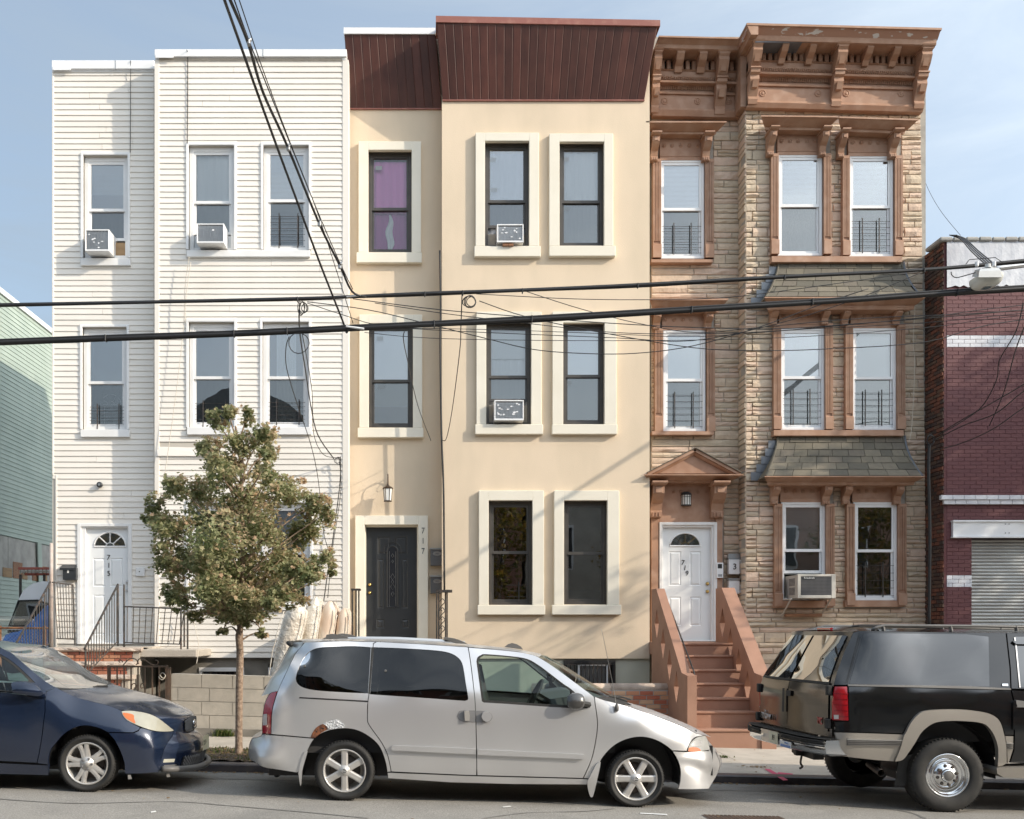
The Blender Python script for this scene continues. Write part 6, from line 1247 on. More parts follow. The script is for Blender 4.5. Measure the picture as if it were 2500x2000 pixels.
class Car:
    def __init__(s, rootobj, Yn, width, depth, shear=0.0): s.r = rootobj; s.Yn = Yn; s.Yc = Yn+width/2; s.d = depth; s.shear = shear
    def pt(s, px, py, extra=0.0):
        Y = s.Yn+float(s.d([(px, py)])[0])+extra; return P(px, py, Y)
    def pts(s, l, extra=0.0):
        dd = s.d([(p[0], p[1]) for p in l]); return [P(p[0], p[1], s.Yn+float(d)+extra) for p, d in zip(l, dd)]
    def mir(s, p):
        y2 = 2*s.Yc-p[1]; return Vector((p[0]-s.shear*(y2-p[1]), y2, p[2]))
    def panel(s, name, outer, m, holes=(), step=9, gap=1.0, lift=0.0, rim=.03, parent=None, far=True, label=None, extra_pts=(), bend=None, zoff=None):
        out_ = resample(offset(outer, gap) if gap else outer, step*.8); hs = [resample(offset(hh, -gap*.0) if gap else hh, step*.8) for hh in holes]
        pts = list(out_); edges = [(i, (i+1) % len(out_)) for i in range(len(out_))]
        for hh in hs: b = len(pts); pts += hh; edges += [(b+i, b+(i+1) % len(hh)) for i in range(len(hh))]
        bnd = np.array([(p.x, p.y) for p in pts]); xs = [p.x for p in out_]; ys = [p.y for p in out_]; cand = []
        y = min(ys)+step/2; r_ = 0
        while y < max(ys):
            x = min(xs)+(step/2 if r_ % 2 else 0)
            while x < max(xs): cand.append((x, y)); x += step
            y += step*.87; r_ += 1
        for q in cand:
            if pip(out_, q) and not any(pip(hh, q) for hh in hs) and np.min(np.hypot(bnd[:, 0]-q[0], bnd[:, 1]-q[1])) > step*.5: pts.append(Vector(q))
        for q in extra_pts:
            if pip(out_, q): pts.append(Vector(q))
        vs, es, fs, *_ = geometry.delaunay_2d_cdt(pts, edges, [], 0, 1e-5)
        V2 = [(v.x, v.y) for v in vs]; tri = []
        for f in fs:
            c = ((V2[f[0]][0]+V2[f[1]][0]+V2[f[2]][0])/3, (V2[f[0]][1]+V2[f[1]][1]+V2[f[2]][1])/3)
            if pip(out_, c) and not any(pip(hh, c) for hh in hs): tri.append(tuple(f))
        dd = s.d(V2); V3 = [P(p[0], p[1], s.Yn+float(d)-lift+(zoff(p) if zoff else 0)) for p, d in zip(V2, dd)]
        mb = MB(); mb.add(V3, tri); cnt = {}
        for f in tri:
            for a, b in ((f[0],f[1]),(f[1],f[2]),(f[2],f[0])): k = (min(a,b), max(a,b)); cnt[k] = cnt.get(k, 0)+1
        me0 = mb
        if rim:
            ed = [k for k, c in cnt.items() if c == 1]; vv = sorted({i for e in ed for i in e}); b = len(mb.v); ix = {v: b+i for i, v in enumerate(vv)}
            # rim starts on duplicated vertices so that the outer edge stays crisp
            ix0 = {v: b+len(vv)+i for i, v in enumerate(vv)}
            mb.v += [(mb.v[v][0], mb.v[v][1]+rim, mb.v[v][2]) for v in vv]; mb.v += [mb.v[v] for v in vv]
            for a, c in ed: mb.f.append((ix0[a], ix0[c], ix[c], ix[a]))
        for side in ((0, 1) if far else (0,)):
            q = MB(); q.v = list(mb.v) if side == 0 else [tuple(s.mir(p)) for p in mb.v]; q.f = mb.f
            o = obj(name, q, m, parent or s.r, smooth=True, label=label if side == 0 else None); 
            if side == 0: first = o
        return first
    def loft(s, name, N, C, m, p=2.0, n=12, parent=None, both=True, label=None, t1=1.0):       # from the near edge N over the centre line C to the mirrored far edge
        rows = []
        for k in range(n+1):
            t = k/n*t1; row = []
            for a, c in zip(N, C):
                f = s.mir(a); g_ = 1-abs(2*t-1)**p; mid = a.lerp(f, t); base = a.lerp(f, .5); row.append(mid+(Vector((c.x, base.y, c.z))-Vector((base.x, base.y, base.z)))*g_)
            rows.append(row)
        return obj(name, MB().grid(rows), m, parent or s.r, smooth=True, label=label)
def wheel_well(parent, c, Rw, depth_, y0):
    mb = MB(); n = 20; rows = []
    for (r, t) in ((Rw, 0), (Rw, depth_), (.02, depth_)): rows.append([(c.x+r*math.cos(math.pi*(k/n*1.10-.05)), y0+t, c.z+.01+r*math.sin(math.pi*(k/n*1.10-.05))) for k in range(n+1)])
    return obj('wheel_well', mb.grid(rows), MAT['black'], parent)
def tyre_wheel(parent, c, R_, rim, width, style, out=-1, seed=0, rot=0.0):
    """c: centre of the outer face; the wheel axis runs along y, outwards towards out"""
    w_ = bpy.data.objects.new('wheel', None)
    x, y, z = c; s = out; mb = MB(); W_ = width
    prof = [(rim*.98, .016), (rim*1.03, .004), (rim*1.12, -.004), ((rim+R_)/2, -.012), (R_*.93, -.004), (R_*.975, .018), (R_, .045), (R_, W_-.045), (R_*.975, W_-.018), (R_*.9, W_), (rim*.98, W_)]
    t = MB(); t.lathe([(r, -s*a) for r, a in prof], c, 'y', 48); wo = obj('wheel', t, MAT['rubber'], parent, smooth=True)
    mb = MB()
    for k in range(60): a = 2*math.pi*k/60; mb.box(-.004, .004, 0, .03, -.012, .002); v = mb.v[-8:]; M = Matrix.Translation((x, y, z)) @ Matrix.Rotation(-a, 4, 'Y') @ Matrix.Translation((0, 0, R_)); mb.v[-8:] = [tuple(M @ Vector((p[0], -s*(.012+p[1]), p[2]))) for p in v]
    obj('tread', mb, MAT['rubber'], wo, kind='stuff')
    pr = [(rim*.99, .012), (rim*.95, .004), (rim*.91, .012), (rim*.88, .05), (rim*.86, .12), (rim*.2, .13)]
    t = MB(); t.lathe([(r, -s*a) for r, a in pr], c, 'y', 40); obj('rim', t, MAT['chrome' if style == 'steel' else 'alloy'], wo, smooth=True)
    t = MB(); t.lathe([(rim*.72, .085), (rim*.70, .08), (.05, .078)], c, 'y', 28) if False else t.lathe([(r, -s*a) for r, a in ((rim*.70, .10), (rim*.68, .09), (.04, .088))], c, 'y', 28); obj('brake_disc', t, MAT['brake'], wo, smooth=True)
    def rotv(pts, a): M = Matrix.Translation((x, y, z)) @ Matrix.Rotation(-a, 4, 'Y'); return [tuple(M @ Vector((p[0], -s*p[1], p[2]))) for p in pts]
    if style == 'six':
        for k in range(6):
            a = rot+k*math.pi/3; r0, r1 = rim*.22, rim*.93; m_ = MB(); pts = []
            for (r, hw, d) in ((r0, .036, .010), (rim*.5, .034, .014), (rim*.8, .037, .018), (r1, .042, .014)): pts.append([(-hw, d+.030, r), (-hw*.9, d+.006, r), (-hw*.55, d, r), (hw*.55, d, r), (hw*.9, d+.006, r), (hw, d+.030, r)])
            q = MB().grid([rotv(p, a) for p in pts]); obj('spoke', q, MAT['alloy'], wo)
        t = MB(); t.lathe([(r, -s*a) for r, a in ((0, -.004), (.03, -.004), (.034, .004), (.05, .006), (.062, .016), (.07, .04))], c, 'y', 24); obj('hub_cap', t, MAT['alloy'], wo, smooth=True)
        t = MB(); cc = Vector(c)+Vector((0, s*.008, 0)); t.tube([cc+Vector((.021*math.cos(i*.5236), 0, .021*math.sin(i*.5236))) for i in range(12)], .004, 5, closed=True); t.box(cc.x-.026, cc.x+.026, cc.y-.004, cc.y+.004, cc.z-.006, cc.z+.006); obj('emblem', t, MAT['chrome'], wo)
    if style == 'five':
        for k in range(5):
            a0 = rot+k*2*math.pi/5
            for sg in (-1, 1):
                pts = []
                for (r, off, hw, d) in ((rim*.20, .012, .036, .012), (rim*.45, .016, .030, .012), (rim*.70, .026, .025, .014), (rim*.93, .042, .030, .012)): o_ = off*sg; pts.append([(o_-hw, d+.032, r), (o_-hw*.8, d+.004, r), (o_, d, r), (o_+hw*.8, d+.004, r), (o_+hw, d+.032, r)])
                obj('spoke', MB().grid([rotv(p, a0) for p in pts]), MAT['alloy'], wo)
            t = MB(); cc = Vector(rotv([(0, .004, .052)], a0+math.pi/5)[0]); t.lathe([(0, s*.006), (.008, s*.006), (.010, 0), (.013, -s*.002)], cc, 'y', 8); obj('lug_nut', t, MAT['interior_mid'], wo)
        t = MB(); t.lathe([(r, -s*a) for r, a in ((0, .0), (.026, .0), (.030, .008), (.07, .012), (.078, .04))], c, 'y', 24); obj('hub_cap', t, MAT['alloy'], wo, smooth=True)
    if style == 'steel':
        t = MB(); t.lathe([(r, -s*a) for r, a in ((rim*.90, .03), (rim*.84, .055), (rim*.78, .06), (rim*.70, .045), (rim*.66, .035), (rim*.60, .055), (rim*.56, .05), (rim*.52, .028), (rim*.36, .020), (rim*.30, .012))], c, 'y', 40); obj('dish', t, MAT['chrome'], wo, smooth=True)
        t = MB(); t.lathe([(r, -s*a) for r, a in ((0, -.012), (.052, -.012), (.060, -.004), (.062, .03))], c, 'y', 24); obj('hub_cap', t, MAT['trim_grey'], wo, smooth=True); t = MB(); t.lathe([(r, -s*a) for r, a in ((.050, -.014), (.060, -.012), (.064, .0))], c, 'y', 24); obj('cap_ring', t, MAT['chrome'], wo, smooth=True)
        for k in range(8): t = MB(); cc = Vector(rotv([(0, .018, rim*.44)], k*math.pi/4+.2)[0]); t.lathe([(0, s*.010), (.011, s*.010), (.016, s*.004), (.017, -s*.01)], cc, 'y', 10); obj('lug_nut', t, MAT['brake'], wo)
    return wo
# ================================================================= silver minivan
def reg(ox, oy): return lambda *a: [(ox+p[0]/4, oy+p[1]/4) for p in a]
A1, A2, A3 = reg(600, 1540), reg(1100, 1540), reg(1400, 1560)
def cv(l, n=3): return [(p.x, p.y) for p in crv(l, n)]
ctl = []
for px in (700, 850, 1000, 1150, 1300, 1440):
    for py, d in ((1915,.05),(1892,.02),(1850,.0),(1812,.0),(1760,.004),(1710,.022),(1690,.035),(1650,.10),(1610,.17),(1580,.22),(1565,.26)): 
        s_ = (px-1000)*.022; ctl.append((px, py+s_ if py > 1640 else py+s_*.6, d))
ctl += [(1500,1900,.03),(1500,1840,.0),(1500,1770,.005),(1500,1715,.06),(1480,1690,.08),(1560,1790,.0),(1560,1750,.03),(1560,1727,.10),(1600,1900,.02),(1640,1850,.02),(1640,1800,.03),(1620,1755,.10),(1660,1920,.035),(1680,1850,.07),(1680,1800,.10),(1680,1780,.16),(1700,1900,.09),(1705,1850,.13),(1700,1800,.20),(1722,1795,.30),(1730,1920,.22),(1735,1870,.24),(1738,1840,.32),(1745,1880,.38),(1752,1860,.50),(1757,1865,.58),(1740,1905,.36),(1748,1832,.50),
        (680,1800,.005),(665,1800,.012),(661,1740,.03),(676,1690,.06),(690,1662,.11),(720,1605,.19),(741,1567,.25),(650,1790,.06),(640,1760,.16),(638,1790,.2),(645,1720,.16),(652,1690,.2),(661,1670,.26),(675,1645,.30),(700,1595,.36),(718,1569,.42),(655,1830,.0),(655,1870,.02),(640,1840,.03),(625,1850,.08),(615,1830,.20),(609,1820,.34),(607,1840,.42),(612,1855,.36),(630,1868,.12),(660,1880,.06)]
depth = TPS(ctl)
van = root('minivan', 'silver minivan with dark rear windows and a rusted rear wheel arch', 'car', P(1190, 1965, 10.9)); V = Car(van, 10.0, 1.90, depth); SV = MAT['silver']
rseam = cv(A1((1280,108),(1250,125),(1243,160),(1225,400),(1205,610),(1192,700),(1188,860),(1200,912),(1260,1000),(1325,1090),(1380,1200),(1408,1310),(1420,1378)))
fseam = cv(A2((172,160),(190,270),(205,380),(225,550),(240,700),(248,900),(253,1150),(257,1415)))
rglass = cv(A1((1222,162),(1050,151),(850,157),(720,166),(640,192),(575,250),(530,330),(497,420),(488,470),(500,512),(540,547),(620,573),(750,590),(1000,605),(1193,613)))
sglass = cv(A1((1250,161),(1500,170),(1800,188),(1950,206),(2040,238),(2100,292),(2127,370),(2150,520),(2172,650),(2165,676),(2140,686)))+A1((1700,655),(1214,622))
farch = cv(A3((965,1092),(900,1040),(830,1000),(740,968),(650,958),(550,972),(450,1010),(370,1065),(300,1140),(262,1202),(235,1300),(225,1400)))
rarch = cv(A1((675,1050),(720,1015),(800,980),(900,960),(1000,957),(1100,978),(1200,1032),(1280,1100),(1330,1180),(1368,1300),(1380,1382)))
topq = A1((1280,106),(1000,100),(720,106),(575,112))
quarter = topq+cv(A1((545,150),(480,232),(355,490),(312,590),(280,690),(258,780),(250,900),(246,1012)))[0:]+A1((640,1047))+rarch+A1((1418,1380))+rseam[::-1][1:]
q_ = V.panel('quarter_panel', quarter, SV, [rglass]); V.panel('pane', rglass, MAT['tint'], lift=-.008, gap=.3, rim=.004, parent=q_)
sdoor = rseam+A1((2156,1412))+A2((254,1414))+fseam[::-1][1:]+A2((160,158))+A1((1700,128),(1290,106))
d1 = V.panel('sliding_door', sdoor, SV, [sglass], extra_pts=[p for k in range(0, 60) for p in [(955+k*3.5, 1813+k*3.5*.043), (955+k*3.5, 1815+k*3.5*.043)]]); V.panel('pane', sglass, MAT['tint'], lift=-.008, gap=.3, rim=.004, parent=d1)
wo_ = cv(A2((252,300),(262,262),(300,236),(350,229),(600,250),(750,276),(850,330),(960,410),(1100,518),(1180,572),(1300,682),(1345,722),(1348,745),(1330,757)))+A2((1150,755),(900,740),(560,716),(325,702),(305,690),(290,580),(270,430))
wi = cv(A2((274,300),(284,270),(310,250),(350,242),(600,262),(740,286),(840,340),(950,420),(1090,528),(1165,585)))+A2((1175,640),(1165,728),(900,716),(560,692),(335,680),(322,660),(306,560),(288,430))
fdoor = A2((180,162))+cv(A2((450,184),(650,204),(780,228),(860,258),(1000,346),(1200,492),(1398,640)))+cv(A2((1405,652),(1412,720),(1428,820),(1435,920),(1425,1030),(1395,1190),(1360,1300),(1295,1442)))+A2((260,1414))+fseam[::-1][1:]
d2 = V.panel('front_door', fdoor, SV, [wo_]); V.panel('window_trim', wo_, MAT['rubber'], [wi], lift=-.004, gap=.2, rim=.02, parent=d2); V.panel('pane', wi, MAT['autoglass'], lift=-.012, gap=0, rim=.003, parent=d2)
hoodn = A3((205,560),(300,597),(490,645),(700,715),(900,790),(1100,870),(1200,920),(1288,942))
fender = cv(A2((1408,652),(1412,720),(1428,820),(1435,920),(1425,1030),(1395,1190),(1360,1300),(1297,1442)))+A3((150,1365))+farch[::-1]+A3((1108,1097))+cv(A3((1116,1070),(1150,1000),(1200,958),(1288,944)))+cv(hoodn)[::-1]
V.panel('front_fender', fender, SV)
hl = cv(A3((1113,1100),(1120,1058),(1150,1002),(1200,962),(1250,947),(1290,946),(1315,990),(1335,1072),(1328,1086),(1250,1100)))
h1 = V.panel('headlight', hl, MAT['lamp_clear'], lift=.004); V.panel('turn_signal', A3((1120,1098),(1128,1062),(1175,1055),(1215,1062),(1240,1080),(1245,1096),(1180,1102)), MAT['amber'], lift=.007, gap=0, rim=0, parent=h1); V.panel('reflector', A3((1150,1040),(1170,1000),(1215,985),(1250,1000),(1255,1040),(1200,1048)), MAT['satin'], lift=.006, gap=0, rim=0, parent=h1)
fb = A3((965,1096),(1110,1103),(1330,1092))+cv(A3((1388,1096),(1410,1150),(1432,1205),(1428,1260),(1402,1330),(1362,1400),(1322,1466)))+A3((1150,1472),(1020,1470))+cv(A3((1040,1400),(1046,1300),(1030,1215),(1000,1150)))
def dent(p):
    cx_, cy_ = 1715, 1880; u = ((p[0]-cx_)/30)**2+((p[1]-cy_+ (p[0]-cx_)*-.25)/14)**2; w2 = ((p[0]-1690)/36)**2+((p[1]-1852)/7)**2; return .055*math.exp(-u)-.012*math.exp(-w2)
V.panel('nose_corner', A3((1316,996),(1338,1074),(1328,1094),(1392,1098),(1352,1045)), SV, lift=-.006, gap=-1, rim=.03, step=6)
bump_ = V.panel('front_bumper', fb, SV, zoff=dent, step=6)
rb = A1((246,1018),(155,1010),(150,1030))+cv(A1((60,1055),(36,1110),(25,1195),(40,1252),(100,1290),(170,1333),(255,1350)))+A1((500,1388),(515,1380))+cv(A1((560,1290),(590,1205),(630,1115),(670,1056)))+A1((640,1050))
V.panel('rear_bumper', rb, SV, step=7)
tl = cv(A1((308,592),(252,602),(215,642),(182,722),(162,850),(157,1004)))+A1((246,1012))+cv(A1((250,900),(258,780),(280,690),(306,596)))
t1 = V.panel('tail_light', tl, MAT['tail_red'], lift=.006); V.panel('reverse_lens', A1((163,850),(172,815),(208,812),(208,920),(165,925)), MAT['tail_clear'], lift=.011, gap=0, rim=0, parent=t1)
V.panel('sill', A1((1382,1384),(2156,1416))+A2((1295,1446),(1348,1449),(1330,1505),(600,1500),(0,1484))+A1((1388,1443)), SV, lift=.0)
V.panel('moulding', A1((1418,1148),(1432,1122),(1800,1134),(2156,1150))+A2((247,1158),(247,1208),(0,1198))+A1((1432,1170)), SV, lift=.034, rim=.04, parent=d1, gap=.2); V.panel('moulding', A2((262,1159),(800,1185),(1300,1208),(1316,1220),(1305,1255),(800,1235),(262,1214)), SV, lift=.034, rim=.04, parent=d2, gap=.2)
V.panel('slide_track', A1((525,648),(1195,684),(1195,698),(520,660)), MAT['black'], lift=.002, gap=0, rim=.01)
V.panel('pillar_trim', A1((1225,162),(1250,162),(1213,620),(1195,612)), MAT['rubber'], lift=.001, gap=0, rim=.01)
V.panel('mirror_sail', A2((1182,574),(1300,682),(1345,722),(1348,745),(1330,757),(1165,752),(1176,640)), MAT['rubber'], lift=.004, gap=.2, rim=.01, parent=d2)
V.panel('rust_patch', cv(A1((632,1046),(650,1000),(690,945),(752,912),(790,932),(806,958),(770,978),(735,1000),(705,1022),(680,1046))), MAT['rust_patch'], lift=.004, gap=0, rim=.004, parent=q_, far=False, label='rusted through wheel arch edge')
V.panel('filler_patch', cv(A1((752,908),(820,882),(890,868),(940,895),(968,945),(900,953),(812,964),(795,935))), MAT['filler'], lift=.006, gap=0, rim=.005, parent=q_, far=False, step=4)
for a in (A1((686,985),(692,975),(700,985),(690,998)), A1((735,945),(760,950),(770,962),(745,958)), A1((775,935),(790,940),(785,950))): V.panel('rust_hole', a, MAT['black'], lift=.006, gap=0, rim=0, parent=q_, far=False, step=4)
# door handles; the oval recess is a flat panel, its shade painted darker
V.panel('handle_recess', cv(A2((62,835),(78,795),(110,780))+A2((244,780)))+cv(A2((244,895)))+cv(A2((120,890),(80,870),(62,838))), mat('recess_shade', (.27,.27,.275), .45, metal=.5), lift=.003, gap=0, rim=0, parent=d1); V.panel('handle_recess', A2((250,782))+cv(A2((330,784),(385,800),(408,840),(390,880),(350,896)))+A2((250,896)), MAT['recess_shade'], lift=.003, gap=0, rim=0, parent=d2)
V.panel('handle', A2((134,785),(180,785),(188,830),(185,880),(140,882)), mat('handle_worn', (.42,.40,.37), .45, metal=.4), lift=.035, rim=.035, parent=d1, gap=0); V.panel('handle', cv(A2((302,840),(318,800),(350,792),(390,808),(404,842),(385,878),(350,890),(318,872),(302,842))), SV, lift=.035, rim=.035, parent=d2, gap=0, step=6)
# mirror
mb = MB(); c0 = V.pt(1400, 1712, -.05); rows = []
for k in range(9):
    t = k/8; a = t*math.pi; r_ = math.sin(a)**.6; rows.append([(c0.x+.02-.16*math.cos(a)*.55+.0, c0.y-.07*r_*math.cos(b*.5236)-.02, c0.z+.085*r_*math.sin(b*.5236)) for b in range(13)])
mirror = obj('wing_mirror', MB().grid(rows), mat('mirror_dark', (.06,.058,.056), .25, coat=.8), van, smooth=True); obj('mirror_stem', MB().tube([c0+Vector((.08,-.02,-.02)), c0+Vector((.16,.05,-.04))], .03, 6), MAT['rubber'], mirror)
fm_ = obj('wing_mirror', (lambda q: (setattr(q, 'v', [tuple(V.mir(p)) for r_ in rows for p in r_]), setattr(q, 'f', MB().grid(rows).f), q)[2])(MB()), MAT['mirror_dark'], van, smooth=True)
# roof, hood, glass, ends
roofN = V.pts(A1((560,106),(720,104),(1000,99),(1280,105),(1700,127),(2156,156))+A2((450,183),(650,203),(780,226),(862,256))); silh = A1((500,100),(720,84),(1000,76),(1300,79),(1700,92),(2156,124))+A2((450,160),(650,180),(790,204),(925,240)); roofC = [P(a, b+1.0, V.Yc) for a, b in silh]
for i, (a, c) in enumerate(zip(roofN, roofC)): c.x = a.x+(.0 if i not in (0, len(roofN)-1) else (c.x-a.x)*.5); c.z = max(c.z, a.z+.02)
V.loft('roof', roofN, roofC, SV, p=3.0, n=14)
wsN = V.pts(A2((862,258),(1000,348),(1200,494),(1400,642))); wsC = [P(a, b, V.Yc) for a, b in A2((925,243),(1110,345),(1330,485),(1570,625))]; ws = V.loft('windscreen', wsN, wsC, MAT['autoglass'], p=2.4, n=12)
cwN = V.pts(A2((1402,646),(1450,664),(1500,680),(1690,724))); cwC = [P(a, b, V.Yc) for a, b in A2((1572,628),(1600,645),(1640,662),(1700,690))]; V.loft('cowl', cwN, cwC, MAT['rubber'], p=2.4, n=10)
hN = V.pts(cv(A3((490,645),(700,715),(900,790),(1100,870),(1200,920),(1290,943)))); hs_ = cv(A3((520,622),(700,668),(900,742),(1100,828),(1200,880),(1292,938))); V.loft('hood', hN, [P(a, b+.5, V.Yc) for a, b in hs_], SV, p=2.6, n=14)
fN = V.pts(cv(A3((1290,946),(1322,1010),(1340,1088),(1388,1098),(1410,1150),(1432,1205),(1428,1260),(1402,1330),(1362,1400),(1322,1466)))); V.loft('front_fascia', fN, [p+Vector((.07*math.sin(i/len(fN)*3.1)+.02, 0, 0)) for i, p in enumerate(fN)], SV, p=2.2, n=12)
hseam = cv(A1((565,108),(545,150),(480,232),(355,490),(312,590))); hsil = cv(A1((476,116),(442,182),(300,432),(247,525),(205,612))); 
hgN = V.pts(hseam); hgC = [P(a, b, V.Yc) for a, b in hsil]; V.loft('tailgate', hgN, [c+Vector((.01,0,0)) for c in hgC], SV, p=5.0, n=16)
V.loft('rear_glass', [a.lerp(c, .45)+Vector((-.02, 0, .01)) for a, c in list(zip(hgN, hgC))[2:-4]], [c+Vector((-.012, 0, .006)) for c in hgC[2:-4]], MAT['tint'], p=5.0, n=12)
lt_ = V.pts(cv(A1((312,590),(252,602),(215,642),(182,722),(162,850),(157,1004)))); V.loft('tailgate_lower', lt_, [p+Vector((-.05, 0, 0)) for p in lt_], SV, p=3, n=12)
rbN = V.pts(A1((157,1008),(150,1030))+cv(A1((60,1055),(36,1110),(25,1195),(40,1252),(100,1290),(170,1333),(255,1350)))); V.loft('rear_bumper_centre', rbN, [p+Vector((-.04, 0, 0)) for p in rbN], SV, p=3, n=12)
obj('spoiler', MB().tube([V.mir(V.pt(711, 1575)), *[V.mir(V.pt(711,1575)).lerp(V.pt(711, 1575), t)+Vector((-.05,0,.02)) for t in (.1,.5,.9)], V.pt(711, 1575)], .022, 6), MAT['rubber'], van, smooth=True)
hp = P(655, 1675, 10.9); obj('wiper_arm', MB().tube(crv([P(667,1663,10.7), P(660,1668,10.7), P(648,1680,10.65), P(653,1688,10.65)], 4), .012, 5), MAT['rubber'], van)
# roof rack feet and bars
for (a, b, far_) in ((795,848,0), (1087,1142,0)):
    pts = [(a-10,1561),(a,1556),(a+2,1550),(a+14,1547.5),(a+35,1550),(b,1555.5),(b+2,1558)] if a < 1000 else [(a-2,1561),(a,1558),(a+10,1558),(a+30,1561),(b-10,1567),(b,1572.5),(b-30,1571)]
    Yq = 10.30; fo = obj('rack_foot', MB().add([P(x_, y_, Yq) for x_, y_ in pts]+[P(x_, y_, Yq)+Vector((0,.07,0)) for x_, y_ in pts], [tuple(range(7)), tuple(range(7,14))[::-1]]+[(i,(i+1)%7,7+(i+1)%7,7+i) for i in range(7)]), MAT['trim_grey'], van); 
    f2 = obj('rack_foot', MB().add([V.mir(P(x_, y_, Yq)) for x_, y_ in pts]+[V.mir(P(x_, y_, Yq)+Vector((0,.07,0))) for x_, y_ in pts], [tuple(range(7)), tuple(range(7,14))[::-1]]+[(i,(i+1)%7,7+(i+1)%7,7+i) for i in range(7)]), MAT['trim_grey'], van)
q_pts = [(1231,1580),(1240,1573),(1250,1570),(1262,1573),(1272,1579),(1277,1586)]; obj('rack_foot', MB().add([P(x_, y_, 10.55) for x_, y_ in q_pts]+[P(x_, y_, 10.62) for x_, y_ in q_pts], [tuple(range(6)), tuple(range(6,12))[::-1]]+[(i,(i+1)%6,6+(i+1)%6,6+i) for i in range(6)]), MAT['trim_grey'], van)
for Yq in (10.33, 2*V.Yc-10.33): obj('rack_rail', MB().tube([(P(800,1557.5,10.33).x, Yq, P(800,1558,10.33).z), (P(960,1559,10.33).x, Yq, P(960,1560,10.33).z), (P(1135,1567,10.33).x, Yq, P(1135,1569,10.33).z)], .014, 6), MAT['satin'], van)
# wheels, flaps, antenna, underside
for (cx_, cy_, rot) in ((840.5,1882.5,0.0), (1553,1902.5,.52)):
    c_ = P(cx_, cy_, 10.03); zg = rz(c_.x, 10.1); Rr = c_.z-zg+.002; tyre_wheel(van, c_, Rr, .218, .215, 'six', rot=rot); cm = V.mir(c_); tyre_wheel(van, (cm.x, cm.y, c_.z), Rr, .218, .215, 'six', out=1)
V.panel('mud_flap', cv(A1((575,1182),(600,1180),(580,1260),(550,1370),(540,1500),(530,1505),(518,1420),(515,1380),(545,1250))), SV, lift=.012, gap=0, rim=.03); V.panel('mud_flap', cv(A2((1420,1310),(1465,1285),(1440,1420),(1405,1570),(1385,1625),(1360,1610),(1335,1490),(1360,1430))), SV, lift=.02, gap=0, rim=.03)
ab = V.pt(1505.5, 1728, -.02); an = obj('antenna', MB().tube([ab, P(1500,1690,10.0), P(1474,1560,9.98), P(1468,1535,9.98)], [.004,.003,.0025,.002], 5), MAT['satin'], van); obj('antenna_base', MB().lathe([(.0,.05),(.016,.03),(.022,0),(.018,-.03),(0,-.04)], ab+Vector((0,-.01,0)), 'z', 10), MAT['trim_grey'], an, smooth=True)
zf = .24; obj('underbody', MB().box(PX(660,10.4), PX(1735,10.4), 10.32, 11.6, zf, zf+.3), MAT['black'], van); obj('inner_shell', MB().box(PX(690,10.2)+.2, PX(1500,10.2), 10.16, 11.74, zf+.25, .86), MAT['interior'], van); obj('engine_bay', MB().box(PX(1500,10.3), PX(1700,10.3), 10.28, 11.6, zf+.25, .70), MAT['black'], van)
for (cx_, cy_) in ((840.5,1882.5), (1553,1902.5)): wheel_well(van, P(cx_, cy_, 10.05), .425, .3, 10.04)
obj('exhaust_pipe', MB().lathe([(.03,0),(.034,0),(.034,.4),(.03,.4),(.03,.0)], P(676,1890,10.4), 'y', 14), MAT['black'], van, smooth=True)
# cabin
for (px, Yq) in ((1230,10.35), (1230,11.1), (1010,10.35), (1010,11.1), (800,10.35), (800,11.1)):
    x = PX(px, Yq); sb_ = MB(); sb_.box(x-.28, x+.26, Yq, Yq+.48, .62, .80, .05); sb_.prism([(x-.36, 1.33), (x-.24, 1.33), (x-.12, .74), (x-.30, .74)], 'y', Yq+.02, Yq+.46); sb_.box(x-.40, x-.29, Yq+.12, Yq+.36, 1.33, 1.52, .03); obj('seat', sb_, MAT['seat'], van)
sw_ = P(1303, 1700, 10.5); M = Matrix.Translation(sw_) @ Matrix.Rotation(R(-62), 4, 'Y'); stw = obj('steering_wheel', MB().tube([M @ Vector((.185*math.cos(i*.3927), .185*math.sin(i*.3927), 0)) for i in range(16)], .016, 6, closed=True), MAT['rubber'], van); obj('steering_boss', MB().tube([M @ Vector((-.18,0,0)), M @ Vector((.18,0,0))], .02, 5).tube([sw_, M @ Vector((0,0,-.3))], .03, 6), MAT['rubber'], stw)
obj('dashboard', MB().prism([(PX(1335,10.5), 1.02), (PX(1400,10.5), 1.06), (PX(1470,10.5), 1.03), (PX(1490,10.5), .6), (PX(1360,10.5), .6)], 'y', 10.2, 11.7), MAT['interior_mid'], van)
mb = MB(); mb.lathe([(0,.05),(.03,.04),(.045,0),(.03,-.04),(0,-.05)], P(1347, 1655, 10.9), 'z', 8); mb.lathe([(0,.05),(.03,.04),(.04,0),(.03,-.04),(0,-.05)], P(1343, 1648, 10.9), 'z', 8); obj('hanging_charm', mb, MAT['rubber'], van)
for (a, b) in ((V.pt(1474,1698,.25), V.pt(1530,1712,.55)), (V.pt(1490,1700,.7), V.pt(1540,1708,1.0))): obj('wiper_arm', MB().tube([a, a.lerp(b, .5)+Vector((0,0,.012)), b], .010, 5), MAT['rubber'], van)
for q in A1((574,346),(1365,392)): obj('window_latch', MB().lathe([(0,-.008),(.011,-.007),(.013,0)], V.pt(*q, .0), 'y', 10), MAT['trim_grey'], van)
